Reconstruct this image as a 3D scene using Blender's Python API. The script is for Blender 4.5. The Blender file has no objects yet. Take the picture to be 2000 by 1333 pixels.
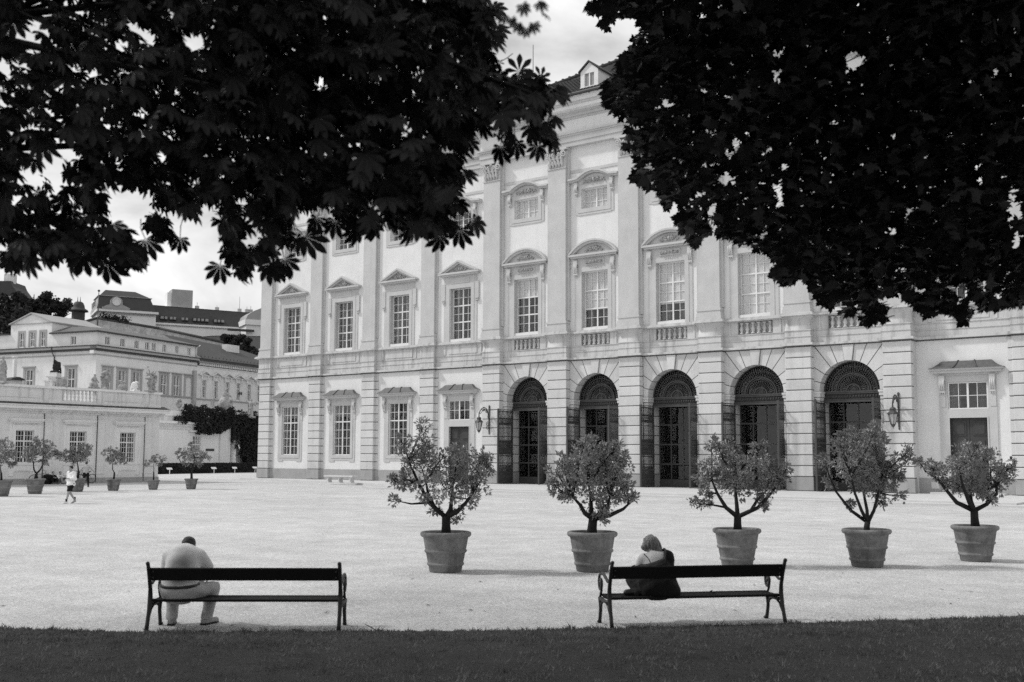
import bpy, math, random
import numpy as np
from mathutils import Vector, Matrix, noise as mnoise

R = math.radians
SC = bpy.context.scene
COL = SC.collection

# ---------------------------------------------------------------- camera, world, sun, exposure
CAMZ = 2.2
FPX, YAW, PITCH, ROLL, SHIFT = 2081.43, 0.640787662, 0.0877781619, 0.00422664404, 42.1025
FWD = Vector((-math.sin(YAW) * math.cos(PITCH), math.cos(YAW) * math.cos(PITCH), math.sin(PITCH)))
_r = Vector((math.cos(YAW), math.sin(YAW), 0))
_u = _r.cross(FWD)
RGT = _r * math.cos(ROLL) + _u * math.sin(ROLL)
UPV = -_r * math.sin(ROLL) + _u * math.cos(ROLL)
cd = bpy.data.cameras.new('camera')
cam = bpy.data.objects.new('camera', cd)
COL.objects.link(cam)
cam.matrix_world = Matrix(((RGT.x, UPV.x, -FWD.x, 0), (RGT.y, UPV.y, -FWD.y, 0), (RGT.z, UPV.z, -FWD.z, CAMZ), (0, 0, 0, 1)))
cd.sensor_width = 36
cd.lens = FPX / 2000 * 36
cd.shift_y = SHIFT / 2000
cd.clip_start = 0.1
cd.clip_end = 5000
cd.dof.use_dof = True
cd.dof.focus_distance = 38
cd.dof.aperture_fstop = 2.4
SC.camera = cam

SUN_EL = R(47)
_f2 = Vector((-math.sin(YAW), math.cos(YAW), 0))
_s = -_r * math.cos(R(6)) + _f2 * math.sin(R(6))
TOSUN = Vector((_s.x * math.cos(SUN_EL), _s.y * math.cos(SUN_EL), math.sin(SUN_EL))).normalized()
sl = bpy.data.lights.new('sun', 'SUN')
sl.energy = 2.5
sl.angle = R(6)
sl.color = (1, 0.995, 0.985)
so = bpy.data.objects.new('sun', sl)
COL.objects.link(so)
so.rotation_euler = (-TOSUN).to_track_quat('-Z', 'Y').to_euler()
so.location = (-40, -20, 60)

SC.view_settings.view_transform = 'Standard'
SC.view_settings.look = 'None'
SC.view_settings.gamma = 1
SC.view_settings.use_curve_mapping = False
SC.view_settings.exposure = 0.0
SC.cycles.max_bounces = 6
SC.cycles.transparent_max_bounces = 12
SC.cycles.use_denoising = False
SC.cycles.sample_clamp_indirect = 4.0
SC.cycles.sample_clamp_direct = 12.0
SC.cycles.caustics_reflective = False
SC.cycles.caustics_refractive = False

W = bpy.data.worlds.new('World')
SC.world = W
W.use_nodes = True
nt = W.node_tree
nt.nodes.clear()
N = nt.nodes.new
L = nt.links.new
sky = N('ShaderNodeTexSky')
sky.sky_type = 'NISHITA'
sky.sun_disc = False
sky.sun_elevation = SUN_EL
sky.sun_rotation = math.atan2(TOSUN.x, TOSUN.y)
bw = N('ShaderNodeRGBToBW')
L(sky.outputs[0], bw.inputs[0])
tc = N('ShaderNodeTexCoord')
mp = N('ShaderNodeMapping')
mp.inputs['Scale'].default_value = (1, 1, 2.2)
mp.inputs['Location'].default_value = (0.35, 0.1, 0.2)
L(tc.outputs['Generated'], mp.inputs[0])
ns = N('ShaderNodeTexNoise')
ns.inputs['Scale'].default_value = 4.2
ns.inputs['Detail'].default_value = 9
ns.inputs['Roughness'].default_value = 0.55
ns.inputs['Distortion'].default_value = 0.4
L(mp.outputs[0], ns.inputs[0])
# brightness of the broken, thin cloud sheet (black-and-white film: sky radiance only)
cr = N('ShaderNodeValToRGB')
cr.color_ramp.elements[0].position = 0.36
cr.color_ramp.elements[0].color = (5.6, 5.6, 5.6, 1)
cr.color_ramp.elements[1].position = 0.62
cr.color_ramp.elements[1].color = (10.8, 10.8, 10.8, 1)
e = cr.color_ramp.elements.new(0.5)
e.color = (8.8, 8.8, 8.8, 1)
L(ns.outputs[0], cr.inputs[0])
mx = N('ShaderNodeMix')
mx.data_type = 'RGBA'
mx.inputs[0].default_value = 0.92
L(bw.outputs[0], mx.inputs[6])
L(cr.outputs[0], mx.inputs[7])
bg = N('ShaderNodeBackground')
bg.inputs[1].default_value = 0.1
L(mx.outputs[2], bg.inputs[0])
wo = N('ShaderNodeOutputWorld')
L(bg.outputs[0], wo.inputs[0])

# ---------------------------------------------------------------- helpers: unprojection used to place things
def at(px, py, depth):
    """point seen at photo pixel (px, py) at a distance along the view axis"""
    return Vector((0, 0, CAMZ)) + (RGT * ((px - 1000) / FPX) + UPV * (-(py - 666.5 - SHIFT) / FPX) + FWD) * depth

def ground(px, py, z=0.0):
    d = at(px, py, 1.0) - Vector((0, 0, CAMZ))
    return Vector((0, 0, CAMZ)) + d * ((z - CAMZ) / d.z)

def pix(p):
    v = Vector(p) - Vector((0, 0, CAMZ))
    d = v.dot(FWD)
    return (1000 + FPX * v.dot(RGT) / d, 666.5 + SHIFT - FPX * v.dot(UPV) / d, d)

# ---------------------------------------------------------------- helpers: objects
def tag(o, label=None, cat=None, group=None, kind=None):
    if label: o['label'] = label
    if cat: o['category'] = cat
    if group: o['group'] = group
    if kind: o['kind'] = kind
    return o

def obj(name, me, parent=None, loc=(0, 0, 0), rot=None, scale=None):
    o = bpy.data.objects.new(name, me)
    COL.objects.link(o)
    if parent: o.parent = parent
    o.location = loc
    if rot is not None: o.rotation_euler = rot
    if scale is not None: o.scale = scale if hasattr(scale, '__len__') else (scale,) * 3
    return o

def thing(name, label, cat, loc=(0, 0, 0), rotz=0, group=None):
    o = obj(name, None, None, loc, (0, 0, rotz))
    o.empty_display_size = 0.2
    return tag(o, label, cat, group)

class MB:
    """collects polygons; mesh() turns them into one mesh"""
    def __init__(s):
        s.v = []
        s.f = []
        s.sm = []
    def add(s, vs, fs, smooth=False):
        b = len(s.v)
        s.v.extend([tuple(p) for p in vs])
        for f in fs:
            s.f.append(tuple(i + b for i in f))
            s.sm.append(smooth)
        return s
    def box(s, x0, x1, y0, y1, z0, z1):
        vs = [(x0, y0, z0), (x1, y0, z0), (x1, y1, z0), (x0, y1, z0), (x0, y0, z1), (x1, y0, z1), (x1, y1, z1), (x0, y1, z1)]
        return s.add(vs, [(0, 3, 2, 1), (4, 5, 6, 7), (0, 1, 5, 4), (1, 2, 6, 5), (2, 3, 7, 6), (3, 0, 4, 7)])
    def cbox(s, x0, x1, y0, y1, z0, z1, c=0.02):
        """box whose four front (-y) edges are chamfered"""
        vs = [(x0 + c, y0, z0 + c), (x1 - c, y0, z0 + c), (x1 - c, y0, z1 - c), (x0 + c, y0, z1 - c),
              (x0, y0 + c, z0), (x1, y0 + c, z0), (x1, y0 + c, z1), (x0, y0 + c, z1),
              (x0, y1, z0), (x1, y1, z0), (x1, y1, z1), (x0, y1, z1)]
        fs = [(0, 1, 2, 3)]
        for i in range(4):
            j = (i + 1) % 4
            fs.append((4 + i, 4 + j, j, i))
            fs.append((8 + i, 8 + j, 4 + j, 4 + i))
        fs.append((11, 10, 9, 8))
        return s.add(vs, fs)
    def prism(s, poly, y0, y1, axis='y'):
        """polygon in (x, z) pulled from y0 to y1; or in (y, z) along x; or (x, y) along z"""
        n = len(poly)
        if axis == 'y': q = lambda p, t: (p[0], t, p[1])
        elif axis == 'x': q = lambda p, t: (t, p[0], p[1])
        else: q = lambda p, t: (p[0], p[1], t)
        vs = [q(p, y0) for p in poly] + [q(p, y1) for p in poly]
        fs = [tuple(range(n)), tuple(range(2 * n - 1, n - 1, -1))]
        for i in range(n):
            j = (i + 1) % n
            fs.append((i, i + n, j + n, j))
        return s.add(vs, fs)
    def tube(s, pts, rad, n=6, cap=True):
        pts = [Vector(p) for p in pts]
        m = len(pts)
        if not hasattr(rad, '__len__'): rad = [rad] * m
        vs, fs = [], []
        side = None
        for i, p in enumerate(pts):
            t = (pts[min(i + 1, m - 1)] - pts[max(i - 1, 0)])
            if t.length < 1e-9: t = Vector((0, 0, 1))
            t.normalize()
            if side is None:
                side = t.orthogonal().normalized()
            else:
                side = side - t * side.dot(t)
                side = side.normalized() if side.length > 1e-6 else t.orthogonal().normalized()
            up = t.cross(side)
            for k in range(n):
                a = 2 * math.pi * k / n
                vs.append(p + (side * math.cos(a) + up * math.sin(a)) * rad[i])
        for i in range(m - 1):
            for k in range(n):
                j = (k + 1) % n
                fs.append((i * n + k, i * n + j, (i + 1) * n + j, (i + 1) * n + k))
        if cap:
            fs.append(tuple(range(n - 1, -1, -1)))
            fs.append(tuple((m - 1) * n + k for k in range(n)))
        return s.add(vs, fs, True)
    def lathe(s, prof, n=20, c=(0, 0, 0), smooth=True, cap=True):
        vs, fs = [], []
        m = len(prof)
        for (r, z) in prof:
            for k in range(n):
                a = 2 * math.pi * k / n
                vs.append((c[0] + r * math.cos(a), c[1] + r * math.sin(a), c[2] + z))
        for i in range(m - 1):
            for k in range(n):
                j = (k + 1) % n
                fs.append((i * n + k, i * n + j, (i + 1) * n + j, (i + 1) * n + k))
        if cap:
            fs.append(tuple(range(n - 1, -1, -1)))
            fs.append(tuple((m - 1) * n + k for k in range(n)))
        return s.add(vs, fs, smooth)
    def blob(s, c, r, n=8, m=5, jit=0.0, seed=0):
        rn = random.Random(seed)
        vs = [(c[0], c[1], c[2] - r[2])]
        for i in range(1, m):
            a = math.pi * i / m - math.pi / 2
            for k in range(n):
                b = 2 * math.pi * k / n
                q = 1 + rn.uniform(-jit, jit)
                vs.append((c[0] + r[0] * q * math.cos(a) * math.cos(b), c[1] + r[1] * q * math.cos(a) * math.sin(b), c[2] + r[2] * q * math.sin(a)))
        vs.append((c[0], c[1], c[2] + r[2]))
        fs = []
        for k in range(n):
            fs.append((0, 1 + (k + 1) % n, 1 + k))
            fs.append((len(vs) - 1, 1 + (m - 2) * n + k, 1 + (m - 2) * n + (k + 1) % n))
        for i in range(m - 2):
            for k in range(n):
                j = (k + 1) % n
                fs.append((1 + i * n + k, 1 + i * n + j, 1 + (i + 1) * n + j, 1 + (i + 1) * n + k))
        return s.add(vs, fs, True)
    def xf(s, fn):
        s.v = [tuple(fn(p)) for p in s.v]
        return s
    def mesh(s, name, mat, tf=None, off=None):
        vs = s.v
        if tf: vs = [tf(p) for p in vs]
        if off is not None: vs = [(p[0] - off[0], p[1] - off[1], p[2] - off[2]) for p in vs]
        me = bpy.data.meshes.new(name)
        me.from_pydata([tuple(p) for p in vs], [], s.f)
        me.polygons.foreach_set('use_smooth', s.sm)
        me.materials.append(mat)
        me.update()
        return me

def np_mesh(name, V, F, mat, smooth=False):
    """fast mesh from arrays; F is (n, k) with k the same for every face"""
    me = bpy.data.meshes.new(name)
    V = np.asarray(V, np.float32)
    F = np.asarray(F, np.int32)
    me.vertices.add(len(V))
    me.vertices.foreach_set('co', V.ravel())
    n, k = F.shape
    me.loops.add(n * k)
    me.loops.foreach_set('vertex_index', F.ravel())
    me.polygons.add(n)
    me.polygons.foreach_set('loop_start', np.arange(0, n * k, k, dtype=np.int32))
    me.polygons.foreach_set('loop_total', np.full(n, k, np.int32))
    me.polygons.foreach_set('use_smooth', np.full(n, smooth))
    me.materials.append(mat)
    me.update(calc_edges=True)
    me.validate()
    return me

# ---------------------------------------------------------------- materials (all grey: the scene is black-and-white film)
def mat(name, base, rough=0.7, n1=(3.0, 0.12), n2=None, bump=None, spec=0.3, streak=0.0, metal=0.0, rand=0.0, transl=0.0, sc=(1, 1, 1), obj_co=False):
    m = bpy.data.materials.new(name)
    m.use_nodes = True
    t = m.node_tree
    N, L = t.nodes.new, t.links.new
    b = t.nodes['Principled BSDF']
    b.inputs['Roughness'].default_value = rough
    b.inputs['Specular IOR Level'].default_value = spec
    b.inputs['Metallic'].default_value = metal
    if obj_co:
        co = N('ShaderNodeTexCoord').outputs['Object']
    else:
        co = N('ShaderNodeNewGeometry').outputs['Position']
    mp = N('ShaderNodeMapping')
    mp.inputs['Scale'].default_value = sc
    L(co, mp.inputs[0])
    co = mp.outputs[0]
    val = None
    def mul(a, v):
        k = N('ShaderNodeMath')
        k.operation = 'MULTIPLY'
        L(a, k.inputs[0])
        if isinstance(v, float): k.inputs[1].default_value = v
        else: L(v, k.inputs[1])
        return k.outputs[0]
    def nz(scale, amt, src, det=6, rg=0.6):
        x = N('ShaderNodeTexNoise')
        x.inputs['Scale'].default_value = scale
        x.inputs['Detail'].default_value = det
        x.inputs['Roughness'].default_value = rg
        L(src, x.inputs[0])
        r = N('ShaderNodeMapRange')
        r.inputs[1].default_value = 0.28
        r.inputs[2].default_value = 0.72
        r.inputs[3].default_value = 1 - amt
        r.inputs[4].default_value = 1 + amt
        L(x.outputs[0], r.inputs[0])
        return r.outputs[0], x.outputs[0]
    v, raw = nz(n1[0], n1[1], co)
    if n2:
        v2, raw2 = nz(n2[0], n2[1], co, 3, 0.7)
        v = mul(v, v2)
    if streak:
        m2 = N('ShaderNodeMapping')
        m2.inputs['Scale'].default_value = (1.6, 1.6, 0.16)
        L(co, m2.inputs[0])
        x = N('ShaderNodeTexNoise')
        x.inputs['Scale'].default_value = 1.6
        x.inputs['Detail'].default_value = 7
        x.inputs['Roughness'].default_value = 0.65
        L(m2.outputs[0], x.inputs[0])
        r = N('ShaderNodeMapRange')
        r.inputs[1].default_value = 0.50
        r.inputs[2].default_value = 0.72
        r.inputs[3].default_value = 1
        r.inputs[4].default_value = 1 - streak
        L(x.outputs[0], r.inputs[0])
        v = mul(v, r.outputs[0])
    if rand:
        oi = N('ShaderNodeObjectInfo')
        r = N('ShaderNodeMapRange')
        r.inputs[3].default_value = 1 - rand
        r.inputs[4].default_value = 1 + rand
        L(oi.outputs['Random'], r.inputs[0])
        v = mul(v, r.outputs[0])
    v = mul(v, float(base))
    L(v, b.inputs['Base Color'])
    if bump:
        x = N('ShaderNodeTexNoise')
        x.inputs['Scale'].default_value = bump[0]
        x.inputs['Detail'].default_value = 4
        L(co, x.inputs[0])
        bp = N('ShaderNodeBump')
        bp.inputs['Strength'].default_value = bump[1]
        bp.inputs['Distance'].default_value = bump[2] if len(bump) > 2 else 0.02
        L(x.outputs[0], bp.inputs['Height'])
        L(bp.outputs[0], b.inputs['Normal'])
    if transl:
        tr = N('ShaderNodeBsdfTranslucent')
        L(v, tr.inputs[0])
        ms = N('ShaderNodeMixShader')
        ms.inputs[0].default_value = transl
        L(b.outputs[0], ms.inputs[1])
        L(tr.outputs[0], ms.inputs[2])
        L(ms.outputs[0], t.nodes['Material Output'].inputs[0])
    return m

def glass_mat(name, ior=1.55, tint=0.75):
    m = bpy.data.materials.new(name)
    m.use_nodes = True
    t = m.node_tree
    t.nodes.clear()
    N, L = t.nodes.new, t.links.new
    fr = N('ShaderNodeFresnel')
    fr.inputs[0].default_value = ior
    tr = N('ShaderNodeBsdfTransparent')
    tr.inputs[0].default_value = (tint,) * 3 + (1,)
    gl = N('ShaderNodeBsdfGlossy')
    gl.inputs['Roughness'].default_value = 0.01
    gl.inputs[0].default_value = (1, 1, 1, 1)
    # old panes are never quite flat
    g = N('ShaderNodeNewGeometry')
    x = N('ShaderNodeTexNoise')
    x.inputs['Scale'].default_value = 1.3
    L(g.outputs['Position'], x.inputs[0])
    bp = N('ShaderNodeBump')
    bp.inputs['Strength'].default_value = 0.25
    bp.inputs['Distance'].default_value = 0.03
    L(x.outputs[0], bp.inputs['Height'])
    L(bp.outputs[0], gl.inputs['Normal'])
    ms = N('ShaderNodeMixShader')
    nb = N('ShaderNodeMath')
    nb.operation = 'SUBTRACT'
    nb.inputs[0].default_value = 1
    L(g.outputs['Backfacing'], nb.inputs[1])
    fm_ = N('ShaderNodeMath')
    fm_.operation = 'MULTIPLY'
    L(fr.outputs[0], fm_.inputs[0])
    L(nb.outputs[0], fm_.inputs[1])
    L(fm_.outputs[0], ms.inputs[0])
    L(tr.outputs[0], ms.inputs[1])
    L(gl.outputs[0], ms.inputs[2])
    o = N('ShaderNodeOutputMaterial')
    L(ms.outputs[0], o.inputs[0])
    return m

M = dict(
    plaster=mat('plaster', 0.73, 0.9, (0.7, 0.06), (14, 0.03), (60, 0.15), spec=0.1, streak=0.06),
    stone=mat('stone', 0.53, 0.85, (0.9, 0.08), (22, 0.06), (45, 0.25), spec=0.15, streak=0.07),
    ashlar=mat('ashlar', 0.60, 0.85, (0.8, 0.07), (26, 0.06), (45, 0.3), spec=0.15, rand=0.07, streak=0.14),
    belt=mat('belt_stone', 0.57, 0.85, (0.7, 0.10), (20, 0.05), (45, 0.25), spec=0.15, streak=0.45),
    plinth=mat('plinth_stone', 0.36, 0.85, (1.1, 0.10), (20, 0.08), (45, 0.3), spec=0.15, streak=0.1),
    joint_and_shade=mat('mortar_and_recess_shade', 0.15, 0.95, (3, 0.2)),  # mortar beds, and the painted shade line below the string course
    copper=mat('weathered_copper', 0.10, 0.6, (4, 0.2), (30, 0.1), spec=0.3, streak=0.2),
    tiles=mat('roof_tiles', 0.06, 0.8, (5, 0.25), (40, 0.2), (12, 0.5), spec=0.2, rand=0.1),
    iron=mat('wrought_iron', 0.06, 0.5, (6, 0.2), None, (60, 0.1), spec=0.4),
    paint=mat('white_window_paint', 0.74, 0.5, (5, 0.05), None, None, spec=0.3),
    door=mat('dark_oak_door', 0.055, 0.5, (4, 0.2), (30, 0.1), None, spec=0.3, sc=(6, 6, 1)),
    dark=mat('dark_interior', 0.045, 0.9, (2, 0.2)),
    glass=glass_mat('window_glass', 1.8, 0.97),
    doorglass=glass_mat('door_glass', 1.55, 0.85),
    reflection_sheet=mat('painted_sky_reflection', 0.66, 0.9, (8, 0.04), (1.0, 0.06)),  # pale tone painted in for the sky reflected by upper panes
    curtain=mat('grey_curtain', 0.12, 0.9, (2.0, 0.5), None, None, sc=(6, 6, 0.3)),
    paving=mat('pale_paving', 0.55, 0.85, (1.0, 0.08), (30, 0.08), (40, 0.3), spec=0.15),
    marble=mat('bench_marble', 0.62, 0.6, (3, 0.1), (20, 0.05), spec=0.3),
    wingwall=mat('wing_plaster', 0.74, 0.9, (0.8, 0.06), (16, 0.04), (60, 0.15), spec=0.1, streak=0.12),
    wingpale=mat('wing_pale_plaster', 0.80, 0.9, (0.8, 0.05), (16, 0.04), (60, 0.15), spec=0.1, streak=0.08),
    wingtrim=mat('wing_trim', 0.72, 0.85, (1.2, 0.08), (20, 0.05), (45, 0.2), spec=0.15, streak=0.35),
    house=mat('house_plaster', 0.70, 0.9, (0.5, 0.07), (9, 0.04), (40, 0.15), spec=0.1, streak=0.12),
    housetrim=mat('house_trim', 0.36, 0.85, (1.2, 0.08), None, None, spec=0.15, streak=0.15),
    darktrim=mat('dark_cornice', 0.07, 0.8, (1.2, 0.12), None, None, spec=0.15),
    slate=mat('slate_roof', 0.055, 0.7, (0.8, 0.15), (9, 0.15), (14, 0.3), spec=0.3),
    palemetal=mat('pale_metal_roof', 0.34, 0.6, (0.6, 0.1), (5, 0.06), spec=0.3),
    far=mat('far_plaster', 0.78, 0.9, (0.2, 0.05), (1.5, 0.05), None, spec=0.1, streak=0.05),
    rubble=mat('rubble_wall', 0.42, 0.95, (1.3, 0.35), (6, 0.25), (5, 0.5), spec=0.1),
    statue=mat('weathered_sandstone', 0.36, 0.9, (3, 0.35), (18, 0.2), (30, 0.3), spec=0.1),
    statuedark=mat('blackened_stone', 0.03, 0.8, (4, 0.3), (18, 0.2), spec=0.15),
    terracotta=mat('terracotta', 0.19, 0.85, (3.2, 0.35), (14, 0.2), (40, 0.2), spec=0.15, streak=0.4),
    soil=mat('potting_soil', 0.05, 0.95, (20, 0.3), None, (60, 0.5)),
    citrusbark=mat('citrus_bark', 0.022, 0.85, (14, 0.25), None, (50, 0.4)),
    citrus=mat('citrus_leaf', 0.24, 0.32, (2.2, 0.35), (11, 0.2), None, spec=0.55, transl=0.15),
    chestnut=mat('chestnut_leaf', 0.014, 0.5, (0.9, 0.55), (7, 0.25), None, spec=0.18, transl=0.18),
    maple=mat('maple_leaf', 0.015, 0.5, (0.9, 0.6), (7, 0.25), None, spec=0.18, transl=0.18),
    bark=mat('tree_bark', 0.016, 0.9, (5, 0.3), (30, 0.2), (25, 0.6), sc=(1, 1, 0.3)),
    fartree=mat('far_foliage', 0.032, 0.8, (0.7, 0.3), (4, 0.2), None, spec=0.15, transl=0.15),
    ivy=mat('ivy_leaf', 0.022, 0.6, (1.2, 0.4), (8, 0.2), None, spec=0.25, transl=0.1),
    hedge=mat('hedge_leaf', 0.022, 0.7, (1.5, 0.4), (10, 0.2), None, spec=0.2, transl=0.1),
    grass=mat('grass_blade', 0.14, 0.6, (2.6, 0.6), (13, 0.5), None, spec=0.2, transl=0.25),
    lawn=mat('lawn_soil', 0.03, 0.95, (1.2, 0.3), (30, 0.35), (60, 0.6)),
    bench=mat('black_bench_wood', 0.010, 0.7, (3, 0.25), (30, 0.15), None, spec=0.12),
    benchiron=mat('black_cast_iron', 0.012, 0.45, (9, 0.2), None, (90, 0.15), spec=0.4),
    skin=mat('skin', 0.34, 0.55, (9, 0.08), None, None, spec=0.3, obj_co=True),
    skinpale=mat('pale_skin', 0.46, 0.55, (9, 0.06), None, None, spec=0.3, obj_co=True),
    darkhair=mat('dark_hair', 0.018, 0.5, (30, 0.4), None, (120, 0.6, 0.01), spec=0.35, obj_co=True, sc=(1, 1, 0.25)),
    blonde=mat('blonde_hair', 0.15, 0.45, (36, 0.85), None, (70, 0.8, 0.02), spec=0.4, obj_co=True, sc=(1, 1, 0.12)),
    khaki=mat('khaki_cotton', 0.42, 0.9, (4, 0.08), (60, 0.05), (18, 0.35, 0.02), spec=0.1, obj_co=True),
    white=mat('white_cotton', 0.78, 0.9, (6, 0.06), None, (16, 0.5, 0.03), spec=0.1, obj_co=True),
    greycloth=mat('grey_cotton', 0.30, 0.9, (6, 0.1), None, (18, 0.4, 0.02), spec=0.1, obj_co=True),
    blackcloth=mat('black_cloth', 0.012, 0.85, (5, 0.3), (40, 0.1), (20, 0.6, 0.02), spec=0.15, obj_co=True),
    leather=mat('black_leather', 0.012, 0.45, (12, 0.2), spec=0.4),
    shoe=mat('shoe_canvas', 0.33, 0.8, (12, 0.15), spec=0.2),
    canvas=mat('bag_canvas', 0.10, 0.85, (10, 0.2), (40, 0.1), (30, 0.4), spec=0.15),
    sign=mat('white_enamel', 0.8, 0.5, (8, 0.03)),
    plaque=mat('dark_plaque', 0.05, 0.5, (8, 0.1)),
    tissue=mat('crumpled_paper', 0.6, 0.9, (12, 0.1)),
    deadleaf=mat('fallen_leaf', 0.06, 0.8, (14, 0.3)),
    rubber=mat('tyre_rubber', 0.015, 0.7, (12, 0.2)),
    lampglass=mat('lantern_glass', 0.42, 0.2, (6, 0.15), spec=0.5),
)

def gravel_mat():
    m = bpy.data.materials.new('gravel')
    m.use_nodes = True
    t = m.node_tree
    N, L = t.nodes.new, t.links.new
    b = t.nodes['Principled BSDF']
    b.inputs['Roughness'].default_value = 0.95
    b.inputs['Specular IOR Level'].default_value = 0.1
    co = N('ShaderNodeNewGeometry').outputs['Position']
    def vor(scale):
        v = N('ShaderNodeTexVoronoi')
        v.inputs['Scale'].default_value = scale
        L(co, v.inputs[0])
        return v
    def rng(src, a, bb, c, d):
        r = N('ShaderNodeMapRange')
        r.inputs[1].default_value, r.inputs[2].default_value, r.inputs[3].default_value, r.inputs[4].default_value = a, bb, c, d
        L(src, r.inputs[0])
        return r.outputs[0]
    def mul(a, c):
        k = N('ShaderNodeMath')
        k.operation = 'MULTIPLY'
        L(a, k.inputs[0])
        if isinstance(c, float): k.inputs[1].default_value = c
        else: L(c, k.inputs[1])
        return k.outputs[0]
    def nz(scale, det=5, rg=0.6):
        x = N('ShaderNodeTexNoise')
        x.inputs['Scale'].default_value = scale
        x.inputs['Detail'].default_value = det
        x.inputs['Roughness'].default_value = rg
        L(co, x.inputs[0])
        return x.outputs[0]
    v1 = vor(75.0)
    sep = N('ShaderNodeSeparateColor')
    L(v1.outputs['Color'], sep.inputs[0])
    pebble = rng(sep.outputs[0], 0, 1, 0.68, 1.24)
    v2 = vor(26.0)
    sep2 = N('ShaderNodeSeparateColor')
    L(v2.outputs['Color'], sep2.inputs[0])
    clump = rng(sep2.outputs[0], 0, 1, 0.86, 1.12)
    scuff = rng(nz(1.1, 7, 0.62), 0.3, 0.7, 0.83, 1.10)
    patch = rng(nz(0.16, 3), 0.35, 0.65, 0.90, 1.06)
    # lanes worn and raked along the front
    mp_ = N('ShaderNodeMapping')
    mp_.inputs['Scale'].default_value = (0.05, 0.55, 1)
    mp_.inputs['Rotation'].default_value = (0, 0, 0.12)
    L(co, mp_.inputs[0])
    ln_ = N('ShaderNodeTexNoise')
    ln_.inputs['Scale'].default_value = 1.0
    ln_.inputs['Detail'].default_value = 6
    L(mp_.outputs[0], ln_.inputs[0])
    patch = mul(patch, rng(ln_.outputs[0], 0.3, 0.7, 0.955, 1.03))
    c = mul(mul(mul(mul(pebble, clump), scuff), patch), 0.56)
    L(c, b.inputs['Base Color'])
    bp = N('ShaderNodeBump')
    bp.inputs['Strength'].default_value = 0.6
    bp.inputs['Distance'].default_value = 0.012
    ad = N('ShaderNodeMath')
    ad.operation = 'ADD'
    L(v1.outputs['Distance'], ad.inputs[0])
    L(mul(nz(9.0, 5), 2.0), ad.inputs[1])
    L(ad.outputs[0], bp.inputs['Height'])
    L(bp.outputs[0], b.inputs['Normal'])
    return m
M['gravel'] = gravel_mat()
# ---------------------------------------------------------------- ground, lawn, paving, steps
def ground_sheet():
    g = MB()
    g.add([(-600, -300, 0), (500, -300, 0), (500, 500, 0), (-600, 500, 0)], [(0, 1, 2, 3)])
    return tag(obj('gravel_court', g.mesh('gravel_court', M['gravel'])), 'pale gravel court between the lawn and the palace', kind='structure')
ground_sheet()

LAWN_EDGE = [ground(*p) for p in ((-420, 1208), (-180, 1221), (0, 1231), (140, 1236), (285, 1239), (470, 1238.5), (660, 1238), (930, 1237), (1195, 1232), (1380, 1227), (1535, 1223), (1680, 1218.5), (1800, 1214.5), (2000, 1207.5), (2200, 1199), (2500, 1186))]
def lawn_h(d):
    """height of the lawn d metres in from its edge: a low bank, then nearly flat"""
    t = min(max(d / 2.2, 0), 1)
    return 0.035 + 0.22 * t * t * (3 - 2 * t)
_back = -Vector((FWD.x, FWD.y, 0)).normalized()
def lawn_mesh():
    ds = [0, 0.05, 0.2, 0.45, 0.8, 1.2, 1.7, 2.4, 4, 8, 16, 40]
    vs, fs = [], []
    n = len(LAWN_EDGE)
    for d in ds:
        for i, p in enumerate(LAWN_EDGE):
            q = p + _back * d
            vs.append((q.x, q.y, 0.004 if d == 0 else lawn_h(d) + 0.012 * mnoise.noise(Vector((q.x * 1.5, q.y * 1.5, 0)))))
    for a in range(len(ds) - 1):
        for i in range(n - 1):
            fs.append((a * n + i, a * n + n + i, a * n + n + i + 1, a * n + i + 1))
    m = MB()
    m.add(vs, fs, True)
    return m.mesh('lawn', M['lawn'])
tag(obj('lawn', lawn_mesh()), 'shaded lawn along the front of the picture', kind='structure')

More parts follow.
